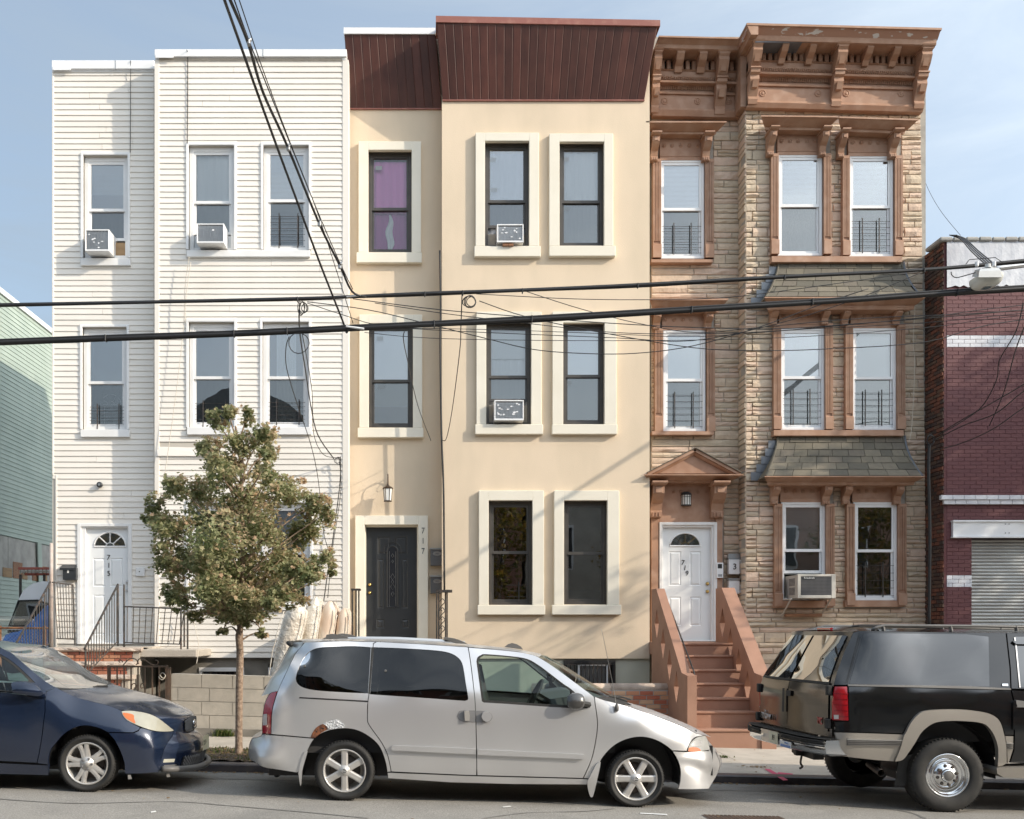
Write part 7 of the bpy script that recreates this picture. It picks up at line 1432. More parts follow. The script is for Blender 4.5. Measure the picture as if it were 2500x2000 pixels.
# ================================================================= navy hatchback, front half in view
B = reg(0, 1540)
ctl = []
for px in (-500,-350,-200,-60,60):
    for py, d in ((1895,.05),(1865,.02),(1820,.0),(1770,.0),(1720,.012),(1693,.03),(1660,.09),(1625,.17),(1590,.25),(1572,.30)): ctl.append((px, py, d))
ctl += [(110,1860,.01),(110,1800,.0),(110,1740,.0),(110,1705,.02),(112,1690,.05),(90,1660,.12),(60,1625,.19),(30,1595,.25),(140,1680,.10),(180,1700,.12),(150,1740,.01),(200,1770,.0),(250,1775,.005),(230,1713,.12),(270,1735,.10),(300,1720,.18),(333,1736,.20),(300,1760,.06),(300,1790,.01),(300,1850,.01),(310,1885,.03),(345,1780,.08),(350,1820,.05),(350,1880,.07),(380,1750,.28),(400,1765,.34),(424,1786,.47),(380,1786,.18),(385,1830,.14),(390,1870,.17),(400,1800,.27),(408,1815,.30),(400,1832,.24),(396,1850,.22),(422,1757,.42)]
bd = TPS(ctl)
car = root('hatchback', 'dusty navy blue hatchback with hazy headlight parked at the left edge', 'car', P(0, 1930, 11.1)); K = Car(car, 10.2, 1.78, bd); NV = MAT['navy']
arc = cv(B((-60,205),(0,232),(60,265),(150,330),(260,430),(350,520),(415,582),(436,640)))
door_f = B((440,645))+cv(B((440,780),(425,900),(410,1030),(385,1180),(360,1293)))+B((0,1275),(-640,1262))+cv(B((-655,1000),(-640,800),(-640,585)))+B((0,597))
dA = K.panel('front_door', door_f, NV)
win_f = arc+B((440,642),(0,590),(-600,575))+cv(B((-590,480),(-540,260)))+B((-300,196))
wiF = cv(B((-60,228),(0,255),(60,290),(140,350),(220,425),(275,478)))+B((283,500),(283,600),(0,580),(-585,565))+cv(B((-575,480),(-530,275)))+B((-300,215))
K.panel('window_frame', win_f, MAT['rubber'], [wiF], gap=.3, rim=.02, parent=dA); K.panel('pane', wiF, MAT['autoglass'], lift=-.01, gap=0, rim=.003, parent=dA)
rail = B((-900,150),(-600,135),(-300,140),(0,158))+cv(B((110,212),(200,290),(330,400),(450,497),(545,552)))+B((441,600),(436,640))+arc[::-1]+B((-300,190),(-560,240),(-900,330))
K.panel('pillar_rail', rail, NV)
# rear half outside the picture
K.panel('rear_door', B((-645,585),(-1500,560))+cv(B((-1530,800),(-1480,1000),(-1350,1180),(-1340,1250)))+B((-645,1260)), NV, step=16)
K.panel('rear_side_glass', B((-600,258),(-900,240),(-1500,300),(-1900,420),(-1920,530),(-1500,548),(-600,572)), MAT['tint'], step=16, gap=.5, rim=.01)
K.panel('quarter_panel', B((-1505,560),(-1900,545),(-2180,640),(-2200,1000),(-2120,1300),(-1980,1300))+cv(B((-1930,1150),(-1750,960),(-1560,960),(-1420,1060)))+cv(B((-1480,1000),(-1530,800))), NV, step=16)
K.panel('rear_rail', B((-900,150),(-900,238),(-1500,295),(-1900,415),(-1960,420),(-1700,270),(-1300,180)), NV, step=16)
arch_ = cv(B((1052,993),(980,957),(900,935),(820,928),(740,945),(660,985),(600,1035),(552,1092),(505,1150),(480,1210),(470,1300),(470,1400)))
fen = B((441,600),(540,549),(600,580))+cv(B((720,640),(900,690),(1050,725),(1190,780)))+cv(B((1195,822),(1230,866),(1300,908),(1372,946)))+cv(B((1350,975),(1300,996)))+arch_+B((470,1310),(362,1296))+cv(B((385,1180),(410,1030),(425,900),(440,780)))
K.panel('front_fender', fen, NV, step=7)
hlp = cv(B((1187,786),(1250,781),(1330,787),(1430,805),(1520,840),(1600,896),(1660,945),(1695,978),(1600,986),(1500,976),(1400,946),(1300,906),(1230,865),(1196,822)))
hA = K.panel('headlight', hlp, MAT['lamp_fog'], step=6, lift=.006, gap=.3); K.panel('turn_signal', cv(B((1198,800),(1250,805),(1304,822),(1310,860),(1322,904),(1270,880),(1225,850),(1200,815))), MAT['amber'], lift=.009, gap=0, rim=0, parent=hA, step=5)
bumper = B((1056,996),(1300,999))+cv(B((1352,978),(1376,949),(1450,966),(1500,980),(1600,988),(1692,984)))+[(424,1787),(420,1800),(408,1815),(400,1831),(396,1850),(392,1870),(388,1882)]+B((1540,1384),(1400,1397),(1220,1400))+cv(B((1215,1300),(1180,1190),(1120,1070)))
slot1 = B((1578,1222),(1600,1208),(1600,1232),(1586,1238)); slotA = B((1550,1278),(1566,1276),(1566,1314),(1550,1316))
bA = K.panel('front_bumper', bumper, NV, step=6)
sill_ = B((-640,1275),(0,1292),(466,1312),(476,1416),(0,1402),(-1340,1380),(-1340,1262)); K.panel('side_skirt', sill_, NV)
K.panel('lamp_surround', [(380,1768),(400,1762),(424,1776),(427,1790),(412,1806),(395,1800),(378,1788)], NV, lift=-.012, gap=0, rim=.02, step=6)
# hood, screen, roof
hoodN = K.pts(cv(B((600,582),(720,642),(900,692),(1050,727),(1190,778),(1330,786),(1430,803),(1520,838),(1600,894),(1690,975)))); hoodS = cv(B((980,545),(1150,578),(1300,616),(1450,655),(1580,698),(1680,742),(1760,780),(1820,805),(1850,822),(1868,836)))
V_c = [P(a, b, K.Yc) for a, b in hoodS]; K.loft('hood', hoodN, V_c, NV, p=3.0, n=16)
scrN = K.pts(cv(B((0,160),(110,214),(200,292),(330,402),(450,499),(548,556)))); scrC = [P(a, b, K.Yc) for a, b in cv(B((200,196),(340,225),(470,285),(640,380),(800,470),(960,548)))]; K.loft('windscreen', scrN, scrC, MAT['autoglass'], p=2.6, n=14)
cwl = K.loft('cowl', K.pts(B((545,553),(600,580))), [P(a, b, K.Yc) for a, b in B((955,550),(985,546))], MAT['rubber'], p=2.6, n=10)
rfN = K.pts(B((-1900,410),(-1300,182),(-900,150),(-600,136),(-300,141),(0,158))); rfC = [P(a, b, K.Yc) for a, b in B((-1850,330),(-1300,150),(-900,112),(-600,98),(-300,95),(200,196))]; K.loft('roof', rfN, [(Vector((n.x, c.y, max(c.z, n.z+.03))) if i < 5 else c) for i, (n, c) in enumerate(zip(rfN, rfC))], NV, p=2.6, n=12)
K.loft('tailgate', K.pts(B((-1900,412),(-2040,560),(-2180,640),(-2200,1000),(-2120,1300))), [p+Vector((-.12,0,0)) for p in K.pts(B((-1900,412),(-2040,560),(-2180,640),(-2200,1000),(-2120,1300)))], NV, p=3, n=10)
# front fascia between the near corner and its mirror
Nf = [(424,1786),(421,1799),(408,1815),(400,1831),(396,1850),(392,1868),(389,1880)]; Cf = [(468,1783),(481,1793),(490,1806),(493,1820),(492,1838),(487,1852),(486,1868)]
fn = K.pts(Nf); fc = [P(a, b, K.Yc) for a, b in Cf]
def fpt(v, t, out_=0.0):
    i = min(int(v*(len(fn)-1)), len(fn)-2); f = v*(len(fn)-1)-i; a = fn[i].lerp(fn[i+1], f); c = fc[i].lerp(fc[i+1], f); m_ = K.mir(a); g_ = 1-abs(2*t-1)**2.6; b = a.lerp(m_, .5); p = a.lerp(m_, t); return p+Vector((c.x-b.x, 0, c.z-b.z))*g_+Vector((out_, 0, 0))
obj('front_fascia', MB().grid([[fpt(i/12, j/24) for j in range(25)] for i in range(13)]), NV, car, smooth=True)
# nose above the bumper: between hood edge and fascia, with grille
nzN = K.pts([(422.5,1783.5),(424,1786)]); nzC = [P(467,1749,K.Yc), P(468,1783,K.Yc)]; K.loft('nose', nzN, nzC, NV, p=2.6, n=16)
def npt(v, t, out_=0.0):
    a = nzN[0].lerp(nzN[1], v); c = nzC[0].lerp(nzC[1], v); m_ = K.mir(a); g_ = 1-abs(2*t-1)**2.6; b = a.lerp(m_, .5); return a.lerp(m_, t)+Vector((c.x-b.x, 0, c.z-b.z))*g_+Vector((out_, 0, 0))
gr = obj('grille', MB().grid([[npt(.06+.82*i/4, .20+.60*j/12, .006) for j in range(13)] for i in range(5)]), MAT['black'], car)
mb = MB()
for i in range(6):
    for j in range(18):
        a = npt(.12+.72*i/5, .22+.56*(j+.5*(i % 2))/18, .012); mb.lathe([(.012, -.004),(.016,.006),(.019,0)], a, 'x', 6)
obj('grille_mesh', mb, MAT['trim_grey'], gr, kind='stuff')
e_ = npt(.5, .5, .03); mb = MB(); mb.tube([e_+Vector((0, .055*math.cos(i*.3927), .040*math.sin(i*.3927))) for i in range(16)], .007, 5, closed=True); mb.tube([e_+Vector((0, .018*math.cos(i*.3927), .038*math.sin(i*.3927))) for i in range(16)], .005, 5, closed=True); mb.tube([e_+Vector((0, .038*math.cos(i*.3927), .012+.016*math.sin(i*.3927))) for i in range(16)], .005, 5, closed=True); obj('emblem', mb, MAT['chrome'], gr)
lg = obj('lower_grille', MB().grid([[fpt(.66+.24*i/4, .16+.68*j/12, .004) for j in range(13)] for i in range(5)]), MAT['black'], car); mb = MB()
for i in range(6):
    for j in range(20): mb.lathe([(.012,-.004),(.015,.006),(.018,0)], fpt(.68+.2*i/5, .18+.64*(j+.5*(i % 2))/20, .008), 'x', 6)
obj('grille_mesh', mb, MAT['trim_grey'], lg, kind='stuff')
obj('lip', MB().tube([fpt(.97, t/12, .03+.04*math.sin(t/12*3.14)) for t in range(13)], .035, 6), MAT['trim_grey'], car, smooth=True)
for t in (.05, .95): obj('fog_slot', MB().grid([[fpt(.70+.08*i/2, t-.04+.08*j/4, .004) for j in range(5)] for i in range(3)]), MAT['lamp_fog'], car)
for t in (.07,): obj('lower_slot', MB().grid([[fpt(.84+.07*i/2, t-.05+.10*j/4, .004) for j in range(5)] for i in range(3)]), MAT['trim_grey'], car)
np0 = fpt(.42, .5, .03); pl_ = obj('number_plate', MB().grid([[np0+Vector((.0+.01*abs(j-2), -.155+.31*j/4, .078-.156*i/2)) for j in range(5)] for i in range(3)]), MAT['plate_yellow'], car); text('plate_lettering', 'YZK 74K', MAT['plate_ink'], pl_, Matrix.Translation(np0+Vector((.008,0,.0))) @ Matrix.Rotation(R(90), 4, 'Z') @ Matrix.Rotation(R(90), 4, 'X'), .075, .001)
for (a, b) in (((310,1892),(322,1902)), ((404,1884),(416,1897))): obj('torn_bracket', MB().add([K.pt(a[0]+2,a[1]), K.pt(a[0]+9,a[1]), K.pt(b[0],b[1]), K.pt(b[0]-9,b[1]+1)], [(0,1,2,3)]), MAT['satin'], car)
# mirror
mp_ = cv(B((108,520),(130,502),(200,500),(275,506),(345,535),(405,592),(422,612),(380,640),(250,626),(125,604))); c0 = K.pt(60, 1682, -.12)
mir_ = K.panel('wing_mirror', mp_, NV, lift=.14, rim=.10, gap=0, step=5, zoff=lambda p: .035*((p[0]-64)/40)**2+.04*((p[1]-1682)/17)**2)
K.panel('mirror_base', B((300,560),(440,600),(440,650),(350,655),(260,640)), NV, lift=.02, rim=.06, gap=0, parent=mir_)
c_ = P(211, 1865, 10.23); zg = rz(c_.x, 10.3); tyre_wheel(car, c_, c_.z-zg+.002, .218, .205, 'five', rot=.22); cm = K.mir(c_); tyre_wheel(car, (cm.x, cm.y, c_.z), c_.z-zg, .218, .205, 'five', out=1)
c2 = P(-430, 1851, 10.23); zg = rz(c2.x, 10.3); tyre_wheel(car, (c2.x, c2.y, zg+.30), .302, .218, .205, 'five'); tyre_wheel(car, (c2.x, 2*K.Yc-c2.y, zg+.30), .302, .218, .205, 'five', out=1)
wheel_well(car, P(208, 1862, 10.25), .375, .3, 10.24); wheel_well(car, c2+Vector((0,0,.0)), .375, .3, 10.24)
obj('underbody', MB().box(PX(-540,10.5), PX(395,10.5), 10.5, 11.68, .28, .5), MAT['black'], car); obj('inner_shell', MB().box(PX(-500,10.4), PX(120,10.4), 10.36, 11.8, .4, .95), MAT['interior'], car); obj('engine_bay', MB().box(PX(120,10.4), PX(360,10.4), 10.6, 11.58, .4, .66), MAT['black'], car)
for (px, Yq) in ((20,10.5), (20,11.2)):
    x = PX(px-50, Yq); sb_ = MB(); sb_.box(x-.28, x+.26, Yq, Yq+.46, .62, .80, .05); sb_.prism([(x-.36, 1.33), (x-.24, 1.33), (x-.12, .74), (x-.30, .74)], 'y', Yq+.02, Yq+.44); sb_.box(x-.40, x-.29, Yq+.12, Yq+.36, 1.33, 1.50, .03); obj('seat', sb_, MAT['seat'], car)
obj('dashboard', MB().prism([(PX(85,10.6), 1.02), (PX(190,10.6), 1.03), (PX(200,10.6), .7), (PX(95,10.6), .7)], 'y', 10.42, 11.76), mat('dash_grey', (.30,.29,.27), .8, (.22,.21,.2), 3, .4), car)
for (a, b) in (((148,1683),(213,1680)), ((215,1682),(262,1676))): p0 = P(*a, 10.5 if a[0] < 200 else 10.9); p1 = P(*b, 10.9 if a[0] < 200 else 11.2); obj('wiper_arm', MB().tube([p0, p0.lerp(p1,.5)+Vector((0,0,.015)), p1], .013, 5), MAT['rubber'], car)
# ================================================================= black SUV, rear half in view
S1, S2 = reg(1820, 1500), reg(1961, 1569)
ctl = []
for px in (2110,2250,2400,2550,2750,3000,3250):
    for py, d in ((1870,.06),(1840,.02),(1800,.0),(1760,.0),(1720,.01),(1690,.03),(1675,.05),(1640,.10),(1600,.155),(1560,.21),(1545,.235)): ctl.append((px, py+(px-2250)*.012, d))
ctl += [(2075,1800,.0),(2062,1800,.01),(2050,1810,.03),(2070,1720,.02),(2058,1720,.03),(2045,1740,.05),(2033,1740,.09),(2070,1675,.06),(2050,1672,.08),(2036,1672,.11),(2085,1620,.15),(2065,1625,.17),(2050,1625,.19),(2100,1560,.23),(2085,1550,.26),(2070,1580,.235),(2045,1830,.05),(2040,1795,.06)]
sd = TPS(ctl)
suv = root('suv', 'black and pewter two tone SUV with chrome rear bumper parked at the right edge', 'car', P(2600, 1965, 11)); SHR = .085
Q = Car(suv, 10.12, 1.95, sd, shear=SHR); BK = MAT['blackpaint']; PW = MAT['pewter']
gl_s = S1((1155,180),(2156,192))+S2((1812,-60),(1820,200),(1822,432),(1200,425),(450,405))
lowline = S1((1004,690))+S2((440,418),(1200,428),(1990,452),(2026,456))
upper = S1((1110,160),(1700,168),(2156,178))+S2((1980,-96),(1990,0),(2018,250),(2026,452),(1990,450),(1200,424),(440,412))+S1((975,690),(1050,420))
u_ = Q.panel('upper_side', upper, BK, [gl_s]); Q.panel('pane', gl_s, MAT['smoke'], lift=.002, gap=.4, rim=.01, parent=u_); Q.panel('vent_slot', S1((1098,222),(1106,222),(982,672),(974,672)), MAT['black'], lift=.004, gap=0, rim=0, parent=u_, step=5); Q.panel('vent_slot', S1((1116,222),(1124,222),(998,674),(990,674)), MAT['black'], lift=.004, gap=0, rim=0, parent=u_, step=5)
Q.panel('belt_strip', S1((1000,684),(2156,700))+S2((2028,448),(2030,462),(1200,440),(440,424)), MAT['trim_grey'], lift=.012, gap=0, rim=.02)
flo = cv(S2((985,900),(1000,880),(1050,782),(1120,702),(1200,664),(1400,650),(1600,655),(1780,680),(1880,722),(1930,782),(1962,882),(1986,1000),(1992,1180)))
fli = cv(S2((1896,1215),(1902,1050),(1872,930),(1820,842),(1750,792),(1600,772),(1400,770),(1280,790),(1200,840),(1150,892),(1090,992),(1030,1082),(972,1150),(892,1166)))
side = S1((1006,700))+S2((1200,444),(2028,464))+cv(S2((2040,520),(2058,600),(2060,750),(2058,905)))+S2((1970,905))+flo[::-1][1:]+S2((985,892),(640,880),(310,872))+S1((870,1050),(1010,1040),(1005,850))
Q.panel('rear_quarter', side, BK, step=10)
flare = flo+S2((1950,1205))+fli+S2((945,1040))
Q.panel('wheel_arch_flare', flare, PW, lift=.035, rim=.06, step=7)
clad = S2((302,876),(640,884),(982,896),(945,1040),(885,1164),(700,1150),(500,1128),(345,1108),(330,1000),(320,925)); cA = Q.panel('lower_cladding', clad, PW, lift=.012)
Q.panel('lower_cladding', S2((1970,910),(2056,912),(2050,1050),(2010,1178),(1994,1182),(1986,1000)), PW, lift=.012)
for k in range(4): Q.panel('trim_bar', S2((432,940+k*18),(972,952+k*16),(970,962+k*16),(431,952+k*18)), MAT['satin' if k == 0 else 'trim_grey'], lift=.03, rim=.02, gap=0, step=8)
tlp = S1((872,702),(996,702),(1004,850),(1010,1042),(846,1036),(848,850)); tA = Q.panel('tail_light', tlp, MAT['tail_red'], lift=.010, step=6); Q.panel('reverse_lens', S1((862,982),(910,982),(910,1022),(864,1024)), MAT['tail_clear'], lift=.014, gap=0, rim=0, parent=tA)
for k in range(5): Q.panel('lens_rib', S1((860,770+k*55),(1004,775+k*55),(1004,781+k*55),(860,776+k*55)), mat('tail_deep', (.22,.004,.01), .2, coat=.8) if k == 0 else MAT['tail_deep'], lift=.013, gap=0, rim=0, parent=tA)
# near doors and the front of the truck, largely outside the picture
rd = cv(S2((2034,465),(2046,520),(2064,600),(2066,750),(2064,905)))+S2((2058,1050),(2018,1178),(3300,1210),(3300,500)); Q.panel('rear_door', rd, BK, step=14)
Q.panel('rear_door_frame', S2((1986,-96),(1996,0),(2024,250),(2032,452),(3290,486),(3290,-90)), BK, [S2((2062,-60),(2110,440),(3250,470),(3250,-60))], step=14); Q.panel('pane', S2((2062,-60),(2110,440),(3250,470),(3250,-60)), MAT['smoke'], gap=.4, step=14, rim=.01); Q.panel('window_chrome', S2((2060,-50),(2074,40),(2112,440),(2124,440),(2086,40),(2072,-50)), MAT['satin'], lift=.01, gap=0, rim=.01)
Q.panel('front_door', S2((3306,500),(3306,1210),(4400,1230),(4440,900),(4440,520)), BK, step=20); Q.panel('front_door_frame', S2((3300,-90),(3300,486),(4440,516),(3900,-60)), BK, [S2((3340,-60),(3340,470),(4340,495),(3880,-40))], step=20); Q.panel('pane', S2((3340,-60),(3340,470),(4340,495),(3880,-40)), MAT['smoke'], gap=.4, step=20, rim=.01)
Q.panel('front_fender', S2((4446,520),(5700,600),(5720,1000),(5600,1100),(5450,1100),(5380,900),(5200,800),(4950,800),(4780,900),(4700,1150),(4420,1230)), BK, step=20)
Q.panel('handle', S2((2080,560),(2156,572),(2400,578),(2400,640),(2085,632)), MAT['trim_grey'], lift=.02, rim=.03, gap=0); Q.panel('badge', S2((1945,402),(2000,402),(2002,424),(1945,422)), MAT['chrome'], lift=.012, rim=.01, gap=0, parent=u_)
Q.panel('visor', S2((2050,-10),(2070,-16),(3200,-10),(3200,30),(2080,14)), MAT['smoke'], lift=.03, rim=.03, gap=0, step=14)
for k in range(4): Q.panel('trim_bar', S2((1985,978+k*17),(2053,980+k*17),(2052,990+k*17),(1985,988+k*17)), MAT['satin' if k == 0 else 'trim_grey'], lift=.03, rim=.02, gap=0, step=8)
Q.panel('running_board', S2((1890,1225),(2300,1215),(4400,1240),(4400,1310),(2300,1330),(1960,1320),(1895,1280)), PW, lift=.09, rim=.3, gap=0, step=16); Q.panel('door_edge_guard', S2((2052,570),(2072,562),(2092,620),(2092,850),(2050,850)), MAT['blackpaint'], lift=.02, rim=.02, gap=0)
# rear face
def suvP(u, py, near):                     # u across the rear from near (0) to far (1) starting at the near edge pixel
    a = Q.pt(near, py); f = Q.mir(a); return a.lerp(f, u)
def edge_px(py):                           # near edge of the rear face
    ks = [(1545,2083),(1600,2058),(1640,2044),(1668,2036),(1690,2033),(1740,2032),(1785,2031),(1800,2031)]
    for (a, b), (c, d) in zip(ks, ks[1:]):
        if a <= py <= c: return b+(d-b)*(py-a)/(c-a)
    return ks[-1][1] if py > 1700 else ks[0][1]
def rear(u, py, out_=0.0, bow=.05): a = suvP(u, py, edge_px(py)); return a+Vector((-bow*(1-(2*u-1)**2)-out_, 0, 0))
def rear_grid(name, us, pys, m, out_=0.0, n=8, k=6, parent=None, smooth=True): return obj(name, MB().grid([[rear(us[0]+(us[1]-us[0])*j/n, pys[0]+(pys[1]-pys[0])*i/k, out_) for j in range(n+1)] for i in range(k+1)]), m, parent or suv, smooth=smooth)
Q.panel('corner_pillar', [(2083,1545),(2098,1541),(2081,1605),(2065,1672),(2036,1672),(2044,1640),(2058,1600)], BK, gap=0, step=7)
base = rear_grid('rear_frame', (0,1), (1542,1800), BK, 0, 14, 14)
for (a, b) in ((.03,.497), (.503,.97)):
    dr_ = rear_grid('cargo_door', (a, b), (1673,1788), BK, .012); rear_grid('pane', (a+.015, b-.012), (1552,1666), MAT['smoke_wavy'], .012, parent=dr_); rear_grid('window_seal', (a, b), (1666,1672), MAT['rubber'], .016, k=1, parent=dr_)
obj('door_post', MB().box(0,0.0001,0,.0001,0,.0001) if False else MB().grid([[rear(.52+.03*j, 1693+63*i, .035) for j in range(2)] for i in range(2)]), MAT['rubber'], suv)
obj('door_latch', MB().grid([[rear(.44+.06*j, 1697+15*i, .03) for j in range(2)] for i in range(2)]), MAT['rubber'], suv)
for (u, py) in ((.02,1686),(.02,1768),(.98,1703),(.98,1784)): h0 = rear(u, py, .01); obj('hinge', MB().box(h0.x-.035, h0.x+.01, h0.y-.035, h0.y+.035, h0.z-.05, h0.z+.05, .008), MAT['rubber'], suv)
def rear_text(s_, u, py, size, m, parent): p0 = rear(u, py, .022); return text('badge_lettering', s_, m, parent, Matrix.Translation(p0) @ Matrix.Rotation(R(-90)-.085, 4, 'Z') @ Matrix.Rotation(R(90), 4, 'X'), size, .003)
obj('badge', MB().grid([[rear(.74+.22*j, 1773+13*i, .016) for j in range(2)] for i in range(2)]), MAT['black'], suv); rear_text('SUBURBAN', .85, 1779, .10, MAT['satin'], suv); rear_text('GMC', .11, 1764, .10, mat('badge_red', (.45,.10,.09), .3), suv); rear_text('(==)', .85, 1766, .05, MAT['satin'], suv)
# chrome step bumper
zc = [PZ(1788,10.2), PZ(1800,10.2), PZ(1817,10.2), PZ(1846,10.2)]
nb = Q.pt(2044, 1815); fbm = Q.mir(nb)
def bmp(t, z, o_): p = nb.lerp(fbm, t); e_ = 1-abs(2*t-1)**6; return Vector((p.x-.10*e_-o_-.02, p.y+(-.03 if t < .02 else .03 if t > .98 else 0), z))
bb_ = obj('rear_bumper', MB().grid([[bmp(t/24, z, o_) for t in range(25)] for z, o_ in ((nb.z+.035,.0),(nb.z+.03,.10),(nb.z-.03,.115),(nb.z-.10,.10),(nb.z-.125,.06),(nb.z-.13,.0))]), MAT['chrome'], suv, smooth=True)
obj('bumper_end', MB().add([bmp(0,nb.z+.035,0)+Vector((.22,.02,0)), bmp(0,nb.z+.03,.1), bmp(0,nb.z-.03,.115), bmp(0,nb.z-.10,.10), bmp(0,nb.z-.125,.06), bmp(0,nb.z-.12,0)+Vector((.22,.02,0))], [(0,1,2,3,4,5)]), MAT['chrome'], bb_)
for (a, b) in ((.0,.42), (.70,1.0)):
    for k in range(5): obj('step_pad', MB().tube([bmp(a+(b-a)*t/8, nb.z+.036-.017*k, .118 if k else .06) for t in range(9)], .008, 5), MAT['rubber'], bb_)
obj('step_top', MB().grid([[bmp(t/16, nb.z+.042, o_) for t in range(17)] for o_ in (-.05,.112)]), MAT['rubber'], bb_)
pr_ = obj('plate_recess', MB().grid([[bmp(.44+.24*j/4, nb.z+.03-.13*i, .118) for j in range(5)] for i in range(2)]), MAT['satin'], bb_); obj('plate_lamp', MB().tube([bmp(.62,nb.z-.035,.13), bmp(.645,nb.z-.035,.13)], .02, 6), MAT['chrome'], bb_)
np_ = obj('number_plate', MB().grid([[bmp(.44+.12*j/2, nb.z+.025-.125*i, .125) for j in range(3)] for i in range(2)]), MAT['plate_yellow'], suv); c_ = bmp(.50, nb.z-.04, .130); text('plate_lettering', 'ZM·7', MAT['plate_ink'], np_, Matrix.Translation(c_) @ Matrix.Rotation(R(-90)-.085, 4, 'Z') @ Matrix.Rotation(R(90), 4, 'X'), .085, .001, (.8, 1))
stk = obj('bumper_sticker', MB().grid([[bmp(.26+.15*j/2, nb.z-.045-.07*i, .122+.004) for j in range(3)] for i in range(2)]), MAT['paint_white'], suv); obj('sticker_band', MB().grid([[bmp(.27+.13*j/2, nb.z-.083-.026*i, .128) for j in range(3)] for i in range(2)]), MAT['sticker_blue'], stk); c_ = bmp(.335, nb.z-.062, .130); text('sticker_lettering', 'LINDA L. ROMANIELLO', MAT['sticker_blue'], stk, Matrix.Translation(c_) @ Matrix.Rotation(R(-90)-.085, 4, 'Z') @ Matrix.Rotation(R(90), 4, 'X'), .028, .0005)
obj('tow_hitch', MB().box(nb.x-.02, nb.x+.10, 10.75, 11.4, nb.z-.24, nb.z-.14, .01).box(nb.x-.10, nb.x+.1, 11.03, 11.12, nb.z-.23, nb.z-.15, .01), MAT['black'], suv); obj('chain', MB().tube(crv([(nb.x-.05,11.0,nb.z-.22),(nb.x-.07,10.98,nb.z-.30),(nb.x-.05,10.98,nb.z-.34),(nb.x-.08,10.97,nb.z-.36)], 4), .012, 5), MAT['iron'], suv)
# roof and rack
rN = Q.pts(S1((1050,176),(1110,162),(1700,168),(2156,178))+S2((1980,-94),(3290,-86),(3900,-56))); Q.loft('roof', rN, [p+Vector((0,0,.035 if i else .02)) for i, p in enumerate(rN)], BK, p=3.0, n=12)
rt = [rear(0,1542,.0)]+[rear(1,1542)] ; Q.loft('roof_edge', [Q.pt(2083,1545), Q.pt(2098,1540.5)], [Q.pt(2083,1545)+Vector((-.05,0,.03)), Q.pt(2098,1540.5)+Vector((0,0,.045))], BK, p=3, n=12)
br0 = Q.pt(2060,1546,.6); obj('third_brake_light', MB().tube([rear(.40,1544,-.10)+Vector((0,0,.03)), rear(.62,1544,-.10)+Vector((0,0,.03))], .022, 6), MAT['tail_red'], suv)
for sd_ in (0, 1):
    def rp_(px, py, dy=.0): a = P(px, py, 10.45+dy); return a if sd_ == 0 else Q.mir(a)
    rl = obj('roof_rail', MB().tube([rp_(2128,1538), rp_(2140,1532), rp_(2160,1527.5), rp_(2400,1529), rp_(2900,1540)], .017, 6), MAT['trim_grey'], suv, smooth=True)
    for px in (2155, 2320, 2480, 2640): obj('rail_foot', MB().tube([rp_(px,1529), rp_(px+2,1541)], .02, 5), MAT['trim_grey'], rl)
obj('roof_crossbar', MB().tube([P(2060,1532,11.9), P(2100,1527,11.6), P(2150,1527.5,10.45)], .014, 6), MAT['trim_grey'], suv)
c_ = P(2315, 1894, 10.16); zg = rz(c_.x, 10.25); Rr = c_.z-zg+.002; tyre_wheel(suv, c_, Rr, .222, .25, 'steel'); cm = Q.mir(c_); tyre_wheel(suv, (cm.x, cm.y, c_.z), Rr, .222, .25, 'steel', out=1)
cx2 = c_.x+3.34; zg = rz(cx2, 10.25); tyre_wheel(suv, (cx2, c_.y, zg+Rr), Rr, .222, .25, 'steel'); tyre_wheel(suv, (cx2-.1, cm.y, zg+Rr), Rr, .222, .25, 'steel', out=1)
wheel_well(suv, c_+Vector((0,0,.03)), .50, .35, 10.2); wheel_well(suv, Vector((cx2, 10.2, zg+Rr+.03)), .50, .35, 10.2)
obj('underbody', MB().box(PX(2040,10.5)+.3, PX(3350,10.5), 10.5, 11.7, .42, .62), MAT['black'], suv); obj('inner_shell', MB().box(PX(2040,10.4)+.15, PX(3300,10.4), 10.34, 11.9, .58, 1.14), MAT['interior'], suv); obj('mud_flap', MB().add([P(2195,1850,10.25), P(2232,1840,10.25), P(2210,1920,10.25), P(2183,1920,10.25), P(2195,1850,10.5), P(2183,1920,10.5)], [(0,1,2,3),(0,3,5,4)]), MAT['rubber'], suv)
obj('exhaust_pipe', MB().tube([P(2120,1866,10.6), P(2140,1880,10.3), P(2152,1888,10.15)], [.03,.034,.036], 12, cap=False), MAT['brake'], suv, smooth=True); obj('rear_axle', MB().tube([(c_.x, 10.3, c_.z), (cm.x, 11.9, c_.z)], .06, 8), MAT['black'], suv)
obj('fuel_tank', MB().box(PX(2110,11), PX(2200,11), 10.8, 11.6, .36, .6, .05), MAT['black'], suv)
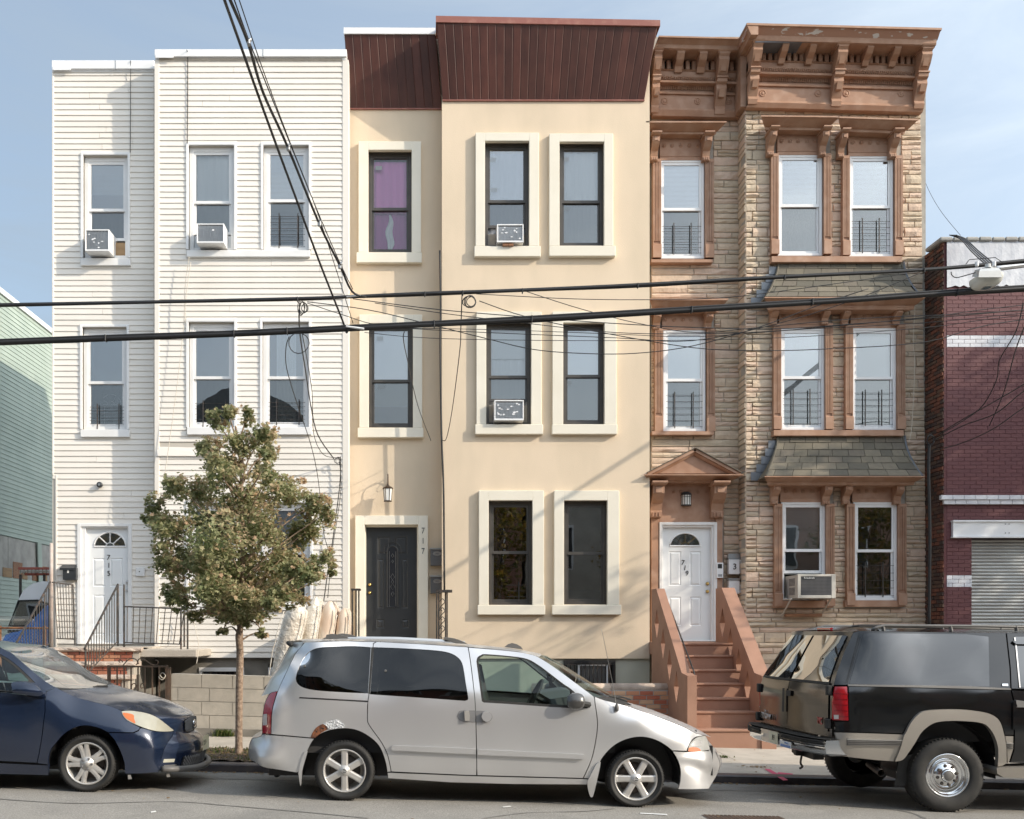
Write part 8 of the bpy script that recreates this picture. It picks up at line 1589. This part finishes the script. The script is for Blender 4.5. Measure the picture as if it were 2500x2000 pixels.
# ================================================================= young street tree
def leaf_poly(c, s, rr, flat=.5):
    M = (Matrix.Rotation(rr.uniform(0,6.28), 3, 'Z') @ Matrix.Rotation(rr.gauss(.7,.55), 3, 'X') @ Matrix.Rotation(rr.uniform(0,6.28), 3, 'Z')); b = rr.uniform(-.35,.35)
    shp = ((0,-.5,0),(.2,-.32,b*.3),(.55,-.22,b),(.32,.05,b*.4),(.42,.38,b*.8),(.12,.25,.05),(0,.62,-.1),(-.12,.25,.05),(-.42,.38,b*.8),(-.32,.05,b*.4),(-.55,-.22,b),(-.2,-.32,b*.3))
    return [c+M@(Vector(v)*s) for v in shp]
FAN = [(0,1,2,3),(0,3,5),(3,4,5),(0,5,6,7),(0,7,9),(7,8,9),(0,9,10,11)]
tr = root('street_tree', 'young maple with browning leaves in front of the cream sided house', 'tree', P(583, 1848, 13.0)); YT = 13.0; rr = random.Random(12)
tp = [P(583,1852,YT), P(583,1842,YT), P(584,1700,YT), P(586,1600,YT), P(584,1558,YT), P(587,1525,YT), P(591,1450,YT), P(592,1300,YT), P(588,1150,YT), P(575,1040,YT)]
mb = MB(); mb.tube(crv(tp, 4), [ (.072 if i < 2 else .056 if i < 5 else .046 if i < 16 else .05 if i < 18 else max(.008, .042-.0016*(i-18))) for i in range(len(crv(tp, 4)))], 10); trunk = obj('trunk', mb, MAT['bark'], tr, smooth=True)
blobs = [(520,1025,26,28),(560,1012,28,26),(605,1008,20,28),(655,1050,33,34),(590,1075,52,42),(505,1100,36,32),(655,1110,33,33),(560,1140,66,46),(640,1150,42,36),(420,1190,36,30),(490,1200,56,46),(590,1210,76,56),(700,1212,52,42),(768,1215,40,36),(800,1250,22,36),(385,1240,30,42),(430,1290,64,54),(540,1290,88,66),(650,1290,86,66),(750,1290,50,54),(788,1370,32,32),(400,1370,44,44),(480,1380,76,56),(590,1390,86,66),(700,1370,66,56),(756,1400,46,40),(430,1440,40,36),(510,1462,56,44),(600,1460,56,48),(680,1440,46,40),(480,1498,26,24),(598,1508,22,26),(545,1540,13,10),(640,1545,13,13),(362,1268,16,14),(815,1395,12,14),(560,1498,40,28),(622,1496,36,28),(520,1486,40,26),(450,1478,28,22),(660,1478,36,26),(590,1475,60,40),(700,1450,40,36),(545,1440,60,50),(640,1430,60,50)]
mb = MB(); tips = []
def limb(a, b, r0, depth=0):
    m_ = a.lerp(b, .5)+Vector((rr.uniform(-.08,.08), rr.uniform(-.08,.08), rr.uniform(0,.08))); pts = crv([a, m_, b], 4); mb.tube(pts, [r0*(1-.8*i/(len(pts)-1)) for i in range(len(pts))], 5)
clumps = []
for (bx, by, rx, ry) in blobs:
    hw = 225 if by > 1180 else 60+(by-990)*.55; dep = max(.12, (1-min(1, abs(bx-590)/(hw+30))**2)**.5*hw*YT/F*.95); n = 3 if rx > 60 else 2 if rx > 30 else 1
    for k in range(n):
        Yq = YT+(rr.uniform(-.9,.9)*dep if n > 1 else rr.uniform(-.35,.35)*dep); f = 1 if n == 1 else rr.uniform(.7,1.0); c = P(bx+(rr.uniform(-.4,.4)*rx if n > 1 else 0), by+(rr.uniform(-.35,.35)*ry if n > 1 else 0), Yq); clumps.append((c, U(rx,YT)*f, U(ry,YT)*f, dep)); 
        zt_ = c.z-.35-abs(c.x-tp[5].x)*.5; zt_ = max(zt_, tp[5].z+.05); best = min(crv(tp,4), key=lambda q: abs(q.z-zt_)); limb(best, c, .016)
for (a, b) in (((585,1552),(545,1538)), ((583,1568),(640,1545)), ((584,1560),(560,1520)), ((586,1540),(520,1490))): limb(P(*a,YT), P(*b,YT), .016)
obj('branch', mb, MAT['bark'], tr, smooth=True, kind='stuff')
lm = MB(); tv = []
for (c, rx, rz_, dep) in clumps:
    n = int(150+rx*rz_*5600); sub = [Vector((rr.gauss(0,.5), rr.gauss(0,.5), rr.gauss(0,.5))) for _ in range(max(9, int(n/34)))]
    for _ in range(n):
        s_ = rr.choice(sub); d = s_*.85+Vector((rr.gauss(0,.20), rr.gauss(0,.20), rr.gauss(0,.18))); 
        if d.length > 1.35: continue
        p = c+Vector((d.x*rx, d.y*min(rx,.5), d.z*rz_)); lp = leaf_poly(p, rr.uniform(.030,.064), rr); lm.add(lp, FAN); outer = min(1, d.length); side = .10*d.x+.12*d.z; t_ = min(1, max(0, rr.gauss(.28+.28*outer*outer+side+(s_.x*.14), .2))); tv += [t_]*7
me = lm.mesh('crown'); tone(me, tv, 1); link('crown', me, MAT['leaf'], tr, kind='stuff')
# tree further along the pavement, right of the picture: its shade falls across the stone house
def big_tree(loc, hgt, rad, lab, n, m, seed, low=.42, sz_=.15):
    t = root('street_tree', lab, 'tree', loc); rr = random.Random(seed); b = Vector(loc); top = b+Vector((0,0,hgt)); mb = MB(); mb.tube(crv([b, b+Vector((.05,0,hgt*.4)), b+Vector((-.1,.1,hgt*.75)), top], 4), [.2-.013*i for i in range(13)], 9); 
    cl = []
    for k in range(46):
        a = rr.uniform(0,6.28); q = rr.uniform(.15,1)**.6; zf = rr.uniform(low, 1.0); w_ = math.sin(min(1,(zf-low)/(1-low)*.9+.14)*3.0)**.7; c = b+Vector((math.cos(a)*rad*q*w_, math.sin(a)*rad*q*w_, hgt*zf)); cl.append(c); s_ = b+Vector((0,0,hgt*max(.3,zf-.25))); mb.tube(crv([s_, s_.lerp(c,.5)+Vector((0,0,.15)), c], 3), [.03,.028,.025,.02,.016,.012,.008], 5)
    obj('trunk', mb, MAT['bark'], t, smooth=True); lm = MB(); tv = []
    for c in cl:
        for _ in range(n): d = Vector((rr.gauss(0,1), rr.gauss(0,1), rr.gauss(0,.7)))*.30; lm.add(leaf_poly(c+d, rr.uniform(.7,1.3)*sz_, rr), FAN); tv += [min(1,max(0,rr.gauss(.45,.25)))]*7
    me = lm.mesh('crown'); tone(me, tv, 1); link('crown', me, MAT[m], t, kind='stuff')
big_tree((16.4,13.6,sz(17,13.6)), 10.4, 2.7, 'tall street tree right of the picture beyond the black SUV', 85, 'leaf_yellow', 5, .50)
big_tree((20.6,13.4,sz(20,13.6)), 13.0, 3.3, 'second taller street tree farther right along the sidewalk', 85, 'leaf_yellow', 6, .36)
# ================================================================= overhead wires
def wire(name, pts, r, label, m='cable', group='overhead cables', parent=None, n=5, sides=5):
    w3 = [P(a, b, c) for a, b, c in pts]; o = obj(name, MB().tube(crv(w3, n), r, sides), MAT[m], parent, smooth=True)
    if parent is None: tag(o, label, 'cable', group)
    return o
Yw = 12.0
up = [(-1600,775),(-700,758),(-60,746.5),(0,745),(380,738),(726,730),(840,726),(1039,717),(1276,709),(1560,696),(1917,676),(2260,659),(2500,637),(2600,628),(3400,560),(4200,500)]
lo = [(-1600,890),(-700,862),(-60,838),(0,835),(256,825),(570,814),(845,801),(1070,790),(1299,778),(1693,755),(2067,732),(2260,718),(2500,703),(2600,697),(3400,650),(4200,610)]
ub = root('cable_bundle', 'upper black telephone cable bundle crossing all the houses', 'cable', P(1250, 711, Yw)); lb = root('cable_bundle', 'lower thicker black cable bundle crossing all the houses', 'cable', P(1250, 782, Yw))
wire('cable', [(a, b, Yw) for a, b in up], .017, '', parent=ub); wire('cable', [(a, b+3.4+1.5*math.sin(a*.013), Yw+.02) for a, b in up], .010, '', parent=ub); wire('messenger_wire', [(a, b-3.6, Yw) for a, b in up], .006, '', parent=ub)
wire('cable', [(a, b+1.5, Yw) for a, b in lo], .026, '', parent=lb); wire('cable', [(a, b-5.0, Yw) for a, b in lo], .012, '', parent=lb); wire('cable', [(a, b+6.5+1.5*math.sin(a*.011), Yw+.02) for a, b in lo], .013, '', parent=lb)
def along(l, px):
    for (a, b), (c, d) in zip(l, l[1:]):
        if a <= px <= c: return b+(d-b)*(px-a)/(c-a)
for px in (256, 570, 700, 1060, 1299, 1690, 1985, 2340): y = along(lo, px); obj('clamp', MB().pbox(px-1.6, px+1.6, y-9, y+7, Yw, -.035, .035, .004), MAT['cable'], lb)
for px in (726, 1037, 1130, 1276, 1558, 1917, 2258): y = along(up, px); obj('clamp', MB().pbox(px-1.4, px+1.4, y-6, y+6, Yw, -.025, .025, .004), MAT['cable'], ub)
for k, (px, dx, lab) in enumerate(((843,46,'a'), )): y = along(lo, px); obj('splice_sleeve', MB().tube([P(px+2,y-4,Yw-.03), P(px+dx,y+2,Yw-.03)], .012, 6), MAT['white_metal'], lb)
obj('splice_sleeve', MB().tube([P(846,725,Yw-.03), P(880,722,Yw-.03)], .009, 6), MAT['satin'], ub)
wire('crossing_cable', [(535,-40,7.2),(548,0,7.4),(580,90,8.0),(642,265,9.0),(718,472,10.2),(780,640,11.2),(837,785,Yw),(846,812,Yw),(850,800,Yw)], .012, 'left cable slanting down from the top edge to the lower bundle')
wire('crossing_cable', [(548,-40,7.2),(562,0,7.4),(604,100,8.0),(642,225,8.8),(702,358,9.8),(778,543,10.9),(829,647,11.5),(860,712,11.9),(895,725,Yw)], .013, 'thick slanting cable with clamps coming down from the top edge')
wire('crossing_wire', [(556,-40,7.25),(572,0,7.4),(605,92,8.0),(660,230,8.8),(706,345,9.75),(782,532,10.85),(830,642,11.45),(861,706,11.9)], .0055, 'thin twisted wire running beside the thick slanting cable')
wire('crossing_wire', [(570,-40,7.3),(584,0,7.4),(640,165,8.4),(706,342,9.7),(770,505,10.7),(818,650,11.5),(862,790,Yw)], .0045, 'rightmost thin slanting wire reaching the lower bundle')
for (px, py, Yq, lab) in ((606,101,8.0,'topmost'), (703,359,9.8,'second'), (779,544,10.9,'third'), (829,648,11.5,'lowest')): tag(obj('cable_clamp', MB().pbox(px-4, px+4, py-7, py+7, Yq, -.02, .02, .006).pbox(px+1, px+7, py-9, py-3, Yq, -.015, .015, .004), MAT['grey_metal']), lab+' metal clamp on the slanting cables', 'clamp', 'clamps on the slanting cables')
spans = [([(862,730),(1080,757),(1297,775),(1500,790),(1700,800),(1900,803),(2100,790),(2500,757)], .007), ([(915,740),(1080,765),(1290,790),(1500,812),(1700,815),(1900,808),(2260,775),(2500,745)], .006),
    ([(750,737),(900,757),(1040,790),(1180,825),(1300,853),(1420,863),(1550,863),(1690,845),(1850,800),(2000,745),(2120,705)], .007), ([(1163,718),(1400,730),(1585,732),(1750,728),(1900,712),(2258,662)], .006),
    ([(1170,735),(1290,775),(1500,818),(1700,850),(1850,856),(2000,853),(2260,835),(2500,780)], .007), ([(1285,712),(1420,755),(1560,790),(1700,812),(1850,800),(2100,778),(2500,757)], .006), ([(890,812),(1080,827),(1500,832),(1900,825),(2260,800),(2500,770)], .005), ([(750,740),(840,770),(930,795),(1100,808),(1500,825),(1690,832),(1900,790),(2090,730),(2258,662)], .006), ([(880,800),(1200,805),(1480,815),(1700,822),(1950,805),(2260,788),(2500,765)], .005)]
labs = ['third', 'fourth', 'lowest and deepest sagging', 'topmost', 'sixth', 'second', 'eighth', 'seventh', 'fifth']
for (l, r), lb_ in zip(spans, labs): o = wire('service_wire', [(a, b, Yw+.25) for a, b in l+([(3300, l[-1][1]-75)] if l[-1][0] == 2500 else [])], r*.8, lb_+' thin service wire counted downwards left of the stone house', group='thin sagging service wires')
def coil(px, py, rs, label, Yq=Yw-.02):
    c = P(px, py, Yq); mb = MB()
    for k, (rx, rz_, dx) in enumerate(rs): mb.tube([c+Vector((U(dx,Yq)+U(rx,Yq)*math.cos(i*.4189), .015*math.sin(i*.8+k), U(rz_,Yq)*math.sin(i*.4189))) for i in range(15)], .0055, 4, closed=True)
    tag(obj('cable_coil', mb, MAT['cable'], kind='stuff'), label, 'cable coil')
coil(738, 752, ((8,18,-3),(7,16,-1),(9,14,2),(8,10,6)), 'tangled oval loop of spare cable hanging from the upper bundle before the cream house'); coil(1147, 737, ((14,14,0),(13,15,2),(16,13,-2),(11,12,3)), 'round coil of spare cable hanging from the upper bundle before the stucco house'); coil(730, 838, ((25,25,0),), 'single wide loop of thin cable below the lower bundle before the cream house')
wire('drop_wire', [(732,740,Yw),(730,780,12.2),(734,830,13),(745,900,14.5),(757,980,16),(775,1060,17.2),(815,1120,17.95)], .010, 'thick drop cable falling from the bundle to the corner of the cream house')
wire('drop_wire', [(735,800,Yw),(748,870,13.2),(762,960,15.2),(766,1060,16.8),(790,1110,17.6),(828,1118,17.98)], .006, 'thin drop wire running beside the thick drop cable')
wire('drop_wire', [(706,822,Yw),(698,850,12.2),(700,900,12.8),(725,985,14),(760,1090,15.6),(778,1180,17),(790,1300,17.85),(812,1370,17.95)], .006, 'long thin drop wire hanging before the right bay windows of the cream house')
wire('drop_wire', [(987,810,Yw),(985,830,12.1),(995,880,13.5),(1020,990,16),(1052,1076,18.2)], .006, 'short drop wire ending on the stucco wall between the bays')
wire('drop_wire', [(1128,718,Yw),(1125,800,12.6),(1122,860,14),(1104,1000,16.8),(1090,1070,17.9),(1080,1075,18.02)], .007, 'drop wire curving to the corner cable of the stucco house')
wire('wall_cable', [(1074,612,18.03),(1076,750,18.03),(1075,850,18.03),(1078,1060,18.03),(1083,1200,18.03),(1085,1440,18.03)], .018, 'black cable running down the inner corner of the stucco house', group='cables on the walls')
wire('wall_cable', [(831,1115,17.99),(830,1180,18.0),(815,1300,17.99),(800,1400,17.98),(790,1470,17.98)], .009, 'dark cables clipped down the right corner of the cream house', group='cables on the walls'); wire('wall_cable', [(828,1120,17.99),(832,1200,18.0),(812,1340,17.97),(800,1460,17.96)], .006, 'second thinner cable down the right corner of the cream house', group='cables on the walls'); coil(826, 1125, ((6,9,0),(8,6,-2)), 'small knot of cable on the corner of the cream house', 17.97)
wire('wall_cable', [(318,150,18.40),(319,172,18.44),(318,372,18.47)], .006, 'thin dark cable down the siding above the topmost left window', group='cables on the walls'); wire('wall_cable', [(456,122,17.98),(458,140,18.06),(458,250,18.07),(457,350,18.06)], .008, 'thin dark cable down the siding above the top bay window', group='cables on the walls')
for k, l in enumerate(([(462,628,17.95),(452,700,17.95),(448,800,17.95),(430,960,17.95),(398,1190,17.95)], [(466,640,17.93),(455,720,17.93),(452,790,17.93)], [(468,1490,17.9),(478,1540,17.8),(485,1580,17.2),(480,1620,16.9)])): wire('hanging_rope', l, .006, ('long tan rope hanging down the cream siding', 'short tan rope end below the top bay window sill', 'tan rope hanging beside the concrete platform')[k], m='cable_tan', group='tan ropes on the cream house')
wire('wall_cable', [(2269,1085,17.42),(2267,1150,17.42),(2270,1300,17.42),(2268,1540,17.42)], .028, 'black cables running down the corner between stone house and red building', group='cables on the walls'); coil(2271, 1074, ((9,12,0),(7,14,1),(10,10,2)), 'coil of black cable at the corner of the red building', 17.38)
for k, l in enumerate(([(2276,1070,17.3),(2340,1030,16.6),(2420,985,15.5),(2500,938,14)], [(2276,1078,17.3),(2350,1040,16.6),(2430,1010,15.5),(2500,955,14)], [(2276,1100,17.3),(2340,1085,16.8),(2420,1050,15.8),(2500,995,14)], [(2498,740,13),(2480,810,14.5),(2440,880,15.8),(2432,930,16.4),(2390,1000,17.0),(2300,1058,17.4)], [(2500,800,13),(2478,860,14.5),(2450,960,16),(2415,1040,17)])): wire('drop_wire', l if k > 2 else l+[(2640,l[-1][1]-90,12.5)], .008, ('upper', 'middle', 'lowest', 'longest curving', 'short curving')[k]+' black drop wire crossing in front of the red brick building', group='drop wires by the red building')
for k in range(4): wire('roof_wire', [(2318+k*5,574,17.3),(2345+k*4,584,17.2),(2370+k*6,612,16),(2400+k*7,640,13.5),(2412+k*4,648,12.2)], .010, 'black cable from the red building roof down to the street lamp', group='roof cables of the red building')
wire('roof_wire', [(2249,420,19),(2270,470,18.6),(2300,520,18),(2345,575,17.4)], .004, 'single thin wire slanting from the stone house to the red building roof', group='roof cables of the red building')
wire('wall_cable', [(2234,745,17.85),(2230,830,17.98),(2233,900,17.98),(2226,1040,17.98),(2218,1082,17.98)], .006, 'thin pale cable hanging down the right edge of the stone house', m='cable_tan', group='cables on the walls')
# street lamp head
sl_ = root('street_lamp', 'grey street lamp head with rounded bowl hanging below the upper bundle', 'street lamp', P(2405, 705, 11.6)); Yl = 11.6
mb = MB(); q = lambda a, b, d: P(a, b, Yl+d)
mb.add([q(2389,677,-.17), q(2446,677,-.17), q(2444,660,-.15), q(2438,654,-.10), q(2394,656,-.10), q(2391,662,-.15), q(2372,676,.35), q(2380,660,.35), q(2442,675,.40), q(2440,656,.40)], [(0,1,2,5),(5,2,3,4),(0,5,7,6),(5,4,7),(4,3,9,7),(1,8,9,2),(2,9,3),(6,7,9,8)]); obj('housing', mb, mat('lamp_grey', (.52,.53,.52), .4, (.44,.45,.44), 6, .4), sl_)
rows = []
for k in range(7): t = k/6; s_ = math.cos(t*1.45)**.55; rows.append([Vector(P(2408,678,Yl+.09))+Vector((.14*s_*math.copysign(abs(math.cos(a*.3927))**.6, math.cos(a*.3927)), .2*s_*math.copysign(abs(math.sin(a*.3927))**.6, math.sin(a*.3927)), -.12*math.sin(t*1.5))) for a in range(17)])
obj('bowl', MB().grid(rows), mat('lamp_bowl', (.62,.64,.60), .25, coat=.3), sl_, smooth=True)
obj('arm', MB().tube([q(2400,660,.3), q(2440,655,.5), q(2560,640,.9)], .03, 7), MAT['grey_metal'], sl_)
for px in (2385, 2427): obj('insulator', MB().lathe([(.0,.03),(.02,.025),(.02,-.02),(.012,-.03)], q(px,645,-.02), 'z', 8), MAT['white_metal'], sl_)
obj('photocell', MB().lathe([(0,.05),(.03,.045),(.035,0)], q(2412,655,.1), 'z', 10), MAT['lamp_grey'], sl_); mb = MB(); mb.tube(crv([q(2322,664,.4), q(2324,672,.4), q(2335,678,.4), q(2360,672,.3), q(2385,665,.2)], 4), .006, 5); mb.tube([q(2358,645,.2), q(2367,634,.2), q(2430,629,.2), q(2448,641,.2)], .005, 4); obj('lead', mb, MAT['cable'], sl_)
# ================================================================= opposite side of the street, seen only in reflections
mb = MB(); mb.grid([[(x, y, rz(x, .3)+.10) for x in XS] for y in (-4.5, .3)]); o = obj('opposite_sidewalk', mb, MAT['concrete']); o['kind'] = 'structure'
rr = random.Random(31)
cols = [((.40,.24,.17),'brown brick'), ((.22,.14,.11),'dark brown'), ((.50,.45,.36),'tan sided'), ((.36,.37,.40),'slate grey'), ((.42,.22,.16),'rust red'), ((.55,.51,.44),'pale stone')]
x = -34.0
for k in range(9):
    wd = rr.uniform(7, 10); hg = rr.uniform(6.5, 10.5); c, nm = cols[k % 6]; hb = root('opposite_house', ('', 'tall ', 'narrow ')[k//6]+nm+' '+('flat roofed', 'gabled')[k % 2]+' house on the opposite side of the street', 'house', (x+wd/2, -9, 0), 'houses across the street'); m_ = mat('opposite_wall_%d' % k, c, .8, tuple(v*.75 for v in c), 2, .4)
    obj('wall', MB().box(x+.1, x+wd-.1, -14, -4.6, -.5, hg), m_, hb)
    if k % 2: obj('roof', MB().prism([(x-.1, hg), (x+wd+.1, hg), (x+wd/2, hg+2.2)], 'y', -14.2, -4.3), MAT['interior_mid'], hb)
    else: obj('cornice', MB().box(x, x+wd, -4.7, -4.3, hg-.5, hg+.1), MAT['concrete_dark'], hb)
    for f in range(int(hg/3)):
        for j in range(3): xx = x+wd*(j+.5)/3; wo2 = obj('window', MB().box(xx-.5, xx+.5, -4.62, -4.55, 1.2+f*3, 2.9+f*3), MAT['white_trim'], hb); obj('pane', MB().box(xx-.42, xx+.42, -4.56, -4.53, 1.28+f*3, 2.82+f*3), MAT['interior'], wo2)
    x += wd
for (tx, s_) in ((-11,1), (2.5,2), (9,3), (16.5,4)): big_tree((tx,-1.6,rz(tx,.3)), rr.uniform(6.5,8), 2.4, ('leftmost', 'second', 'third', 'rightmost')[s_-1]+' yellowing street tree on the opposite sidewalk', 45, 'leaf_yellow', 40+s_, .38, .17)
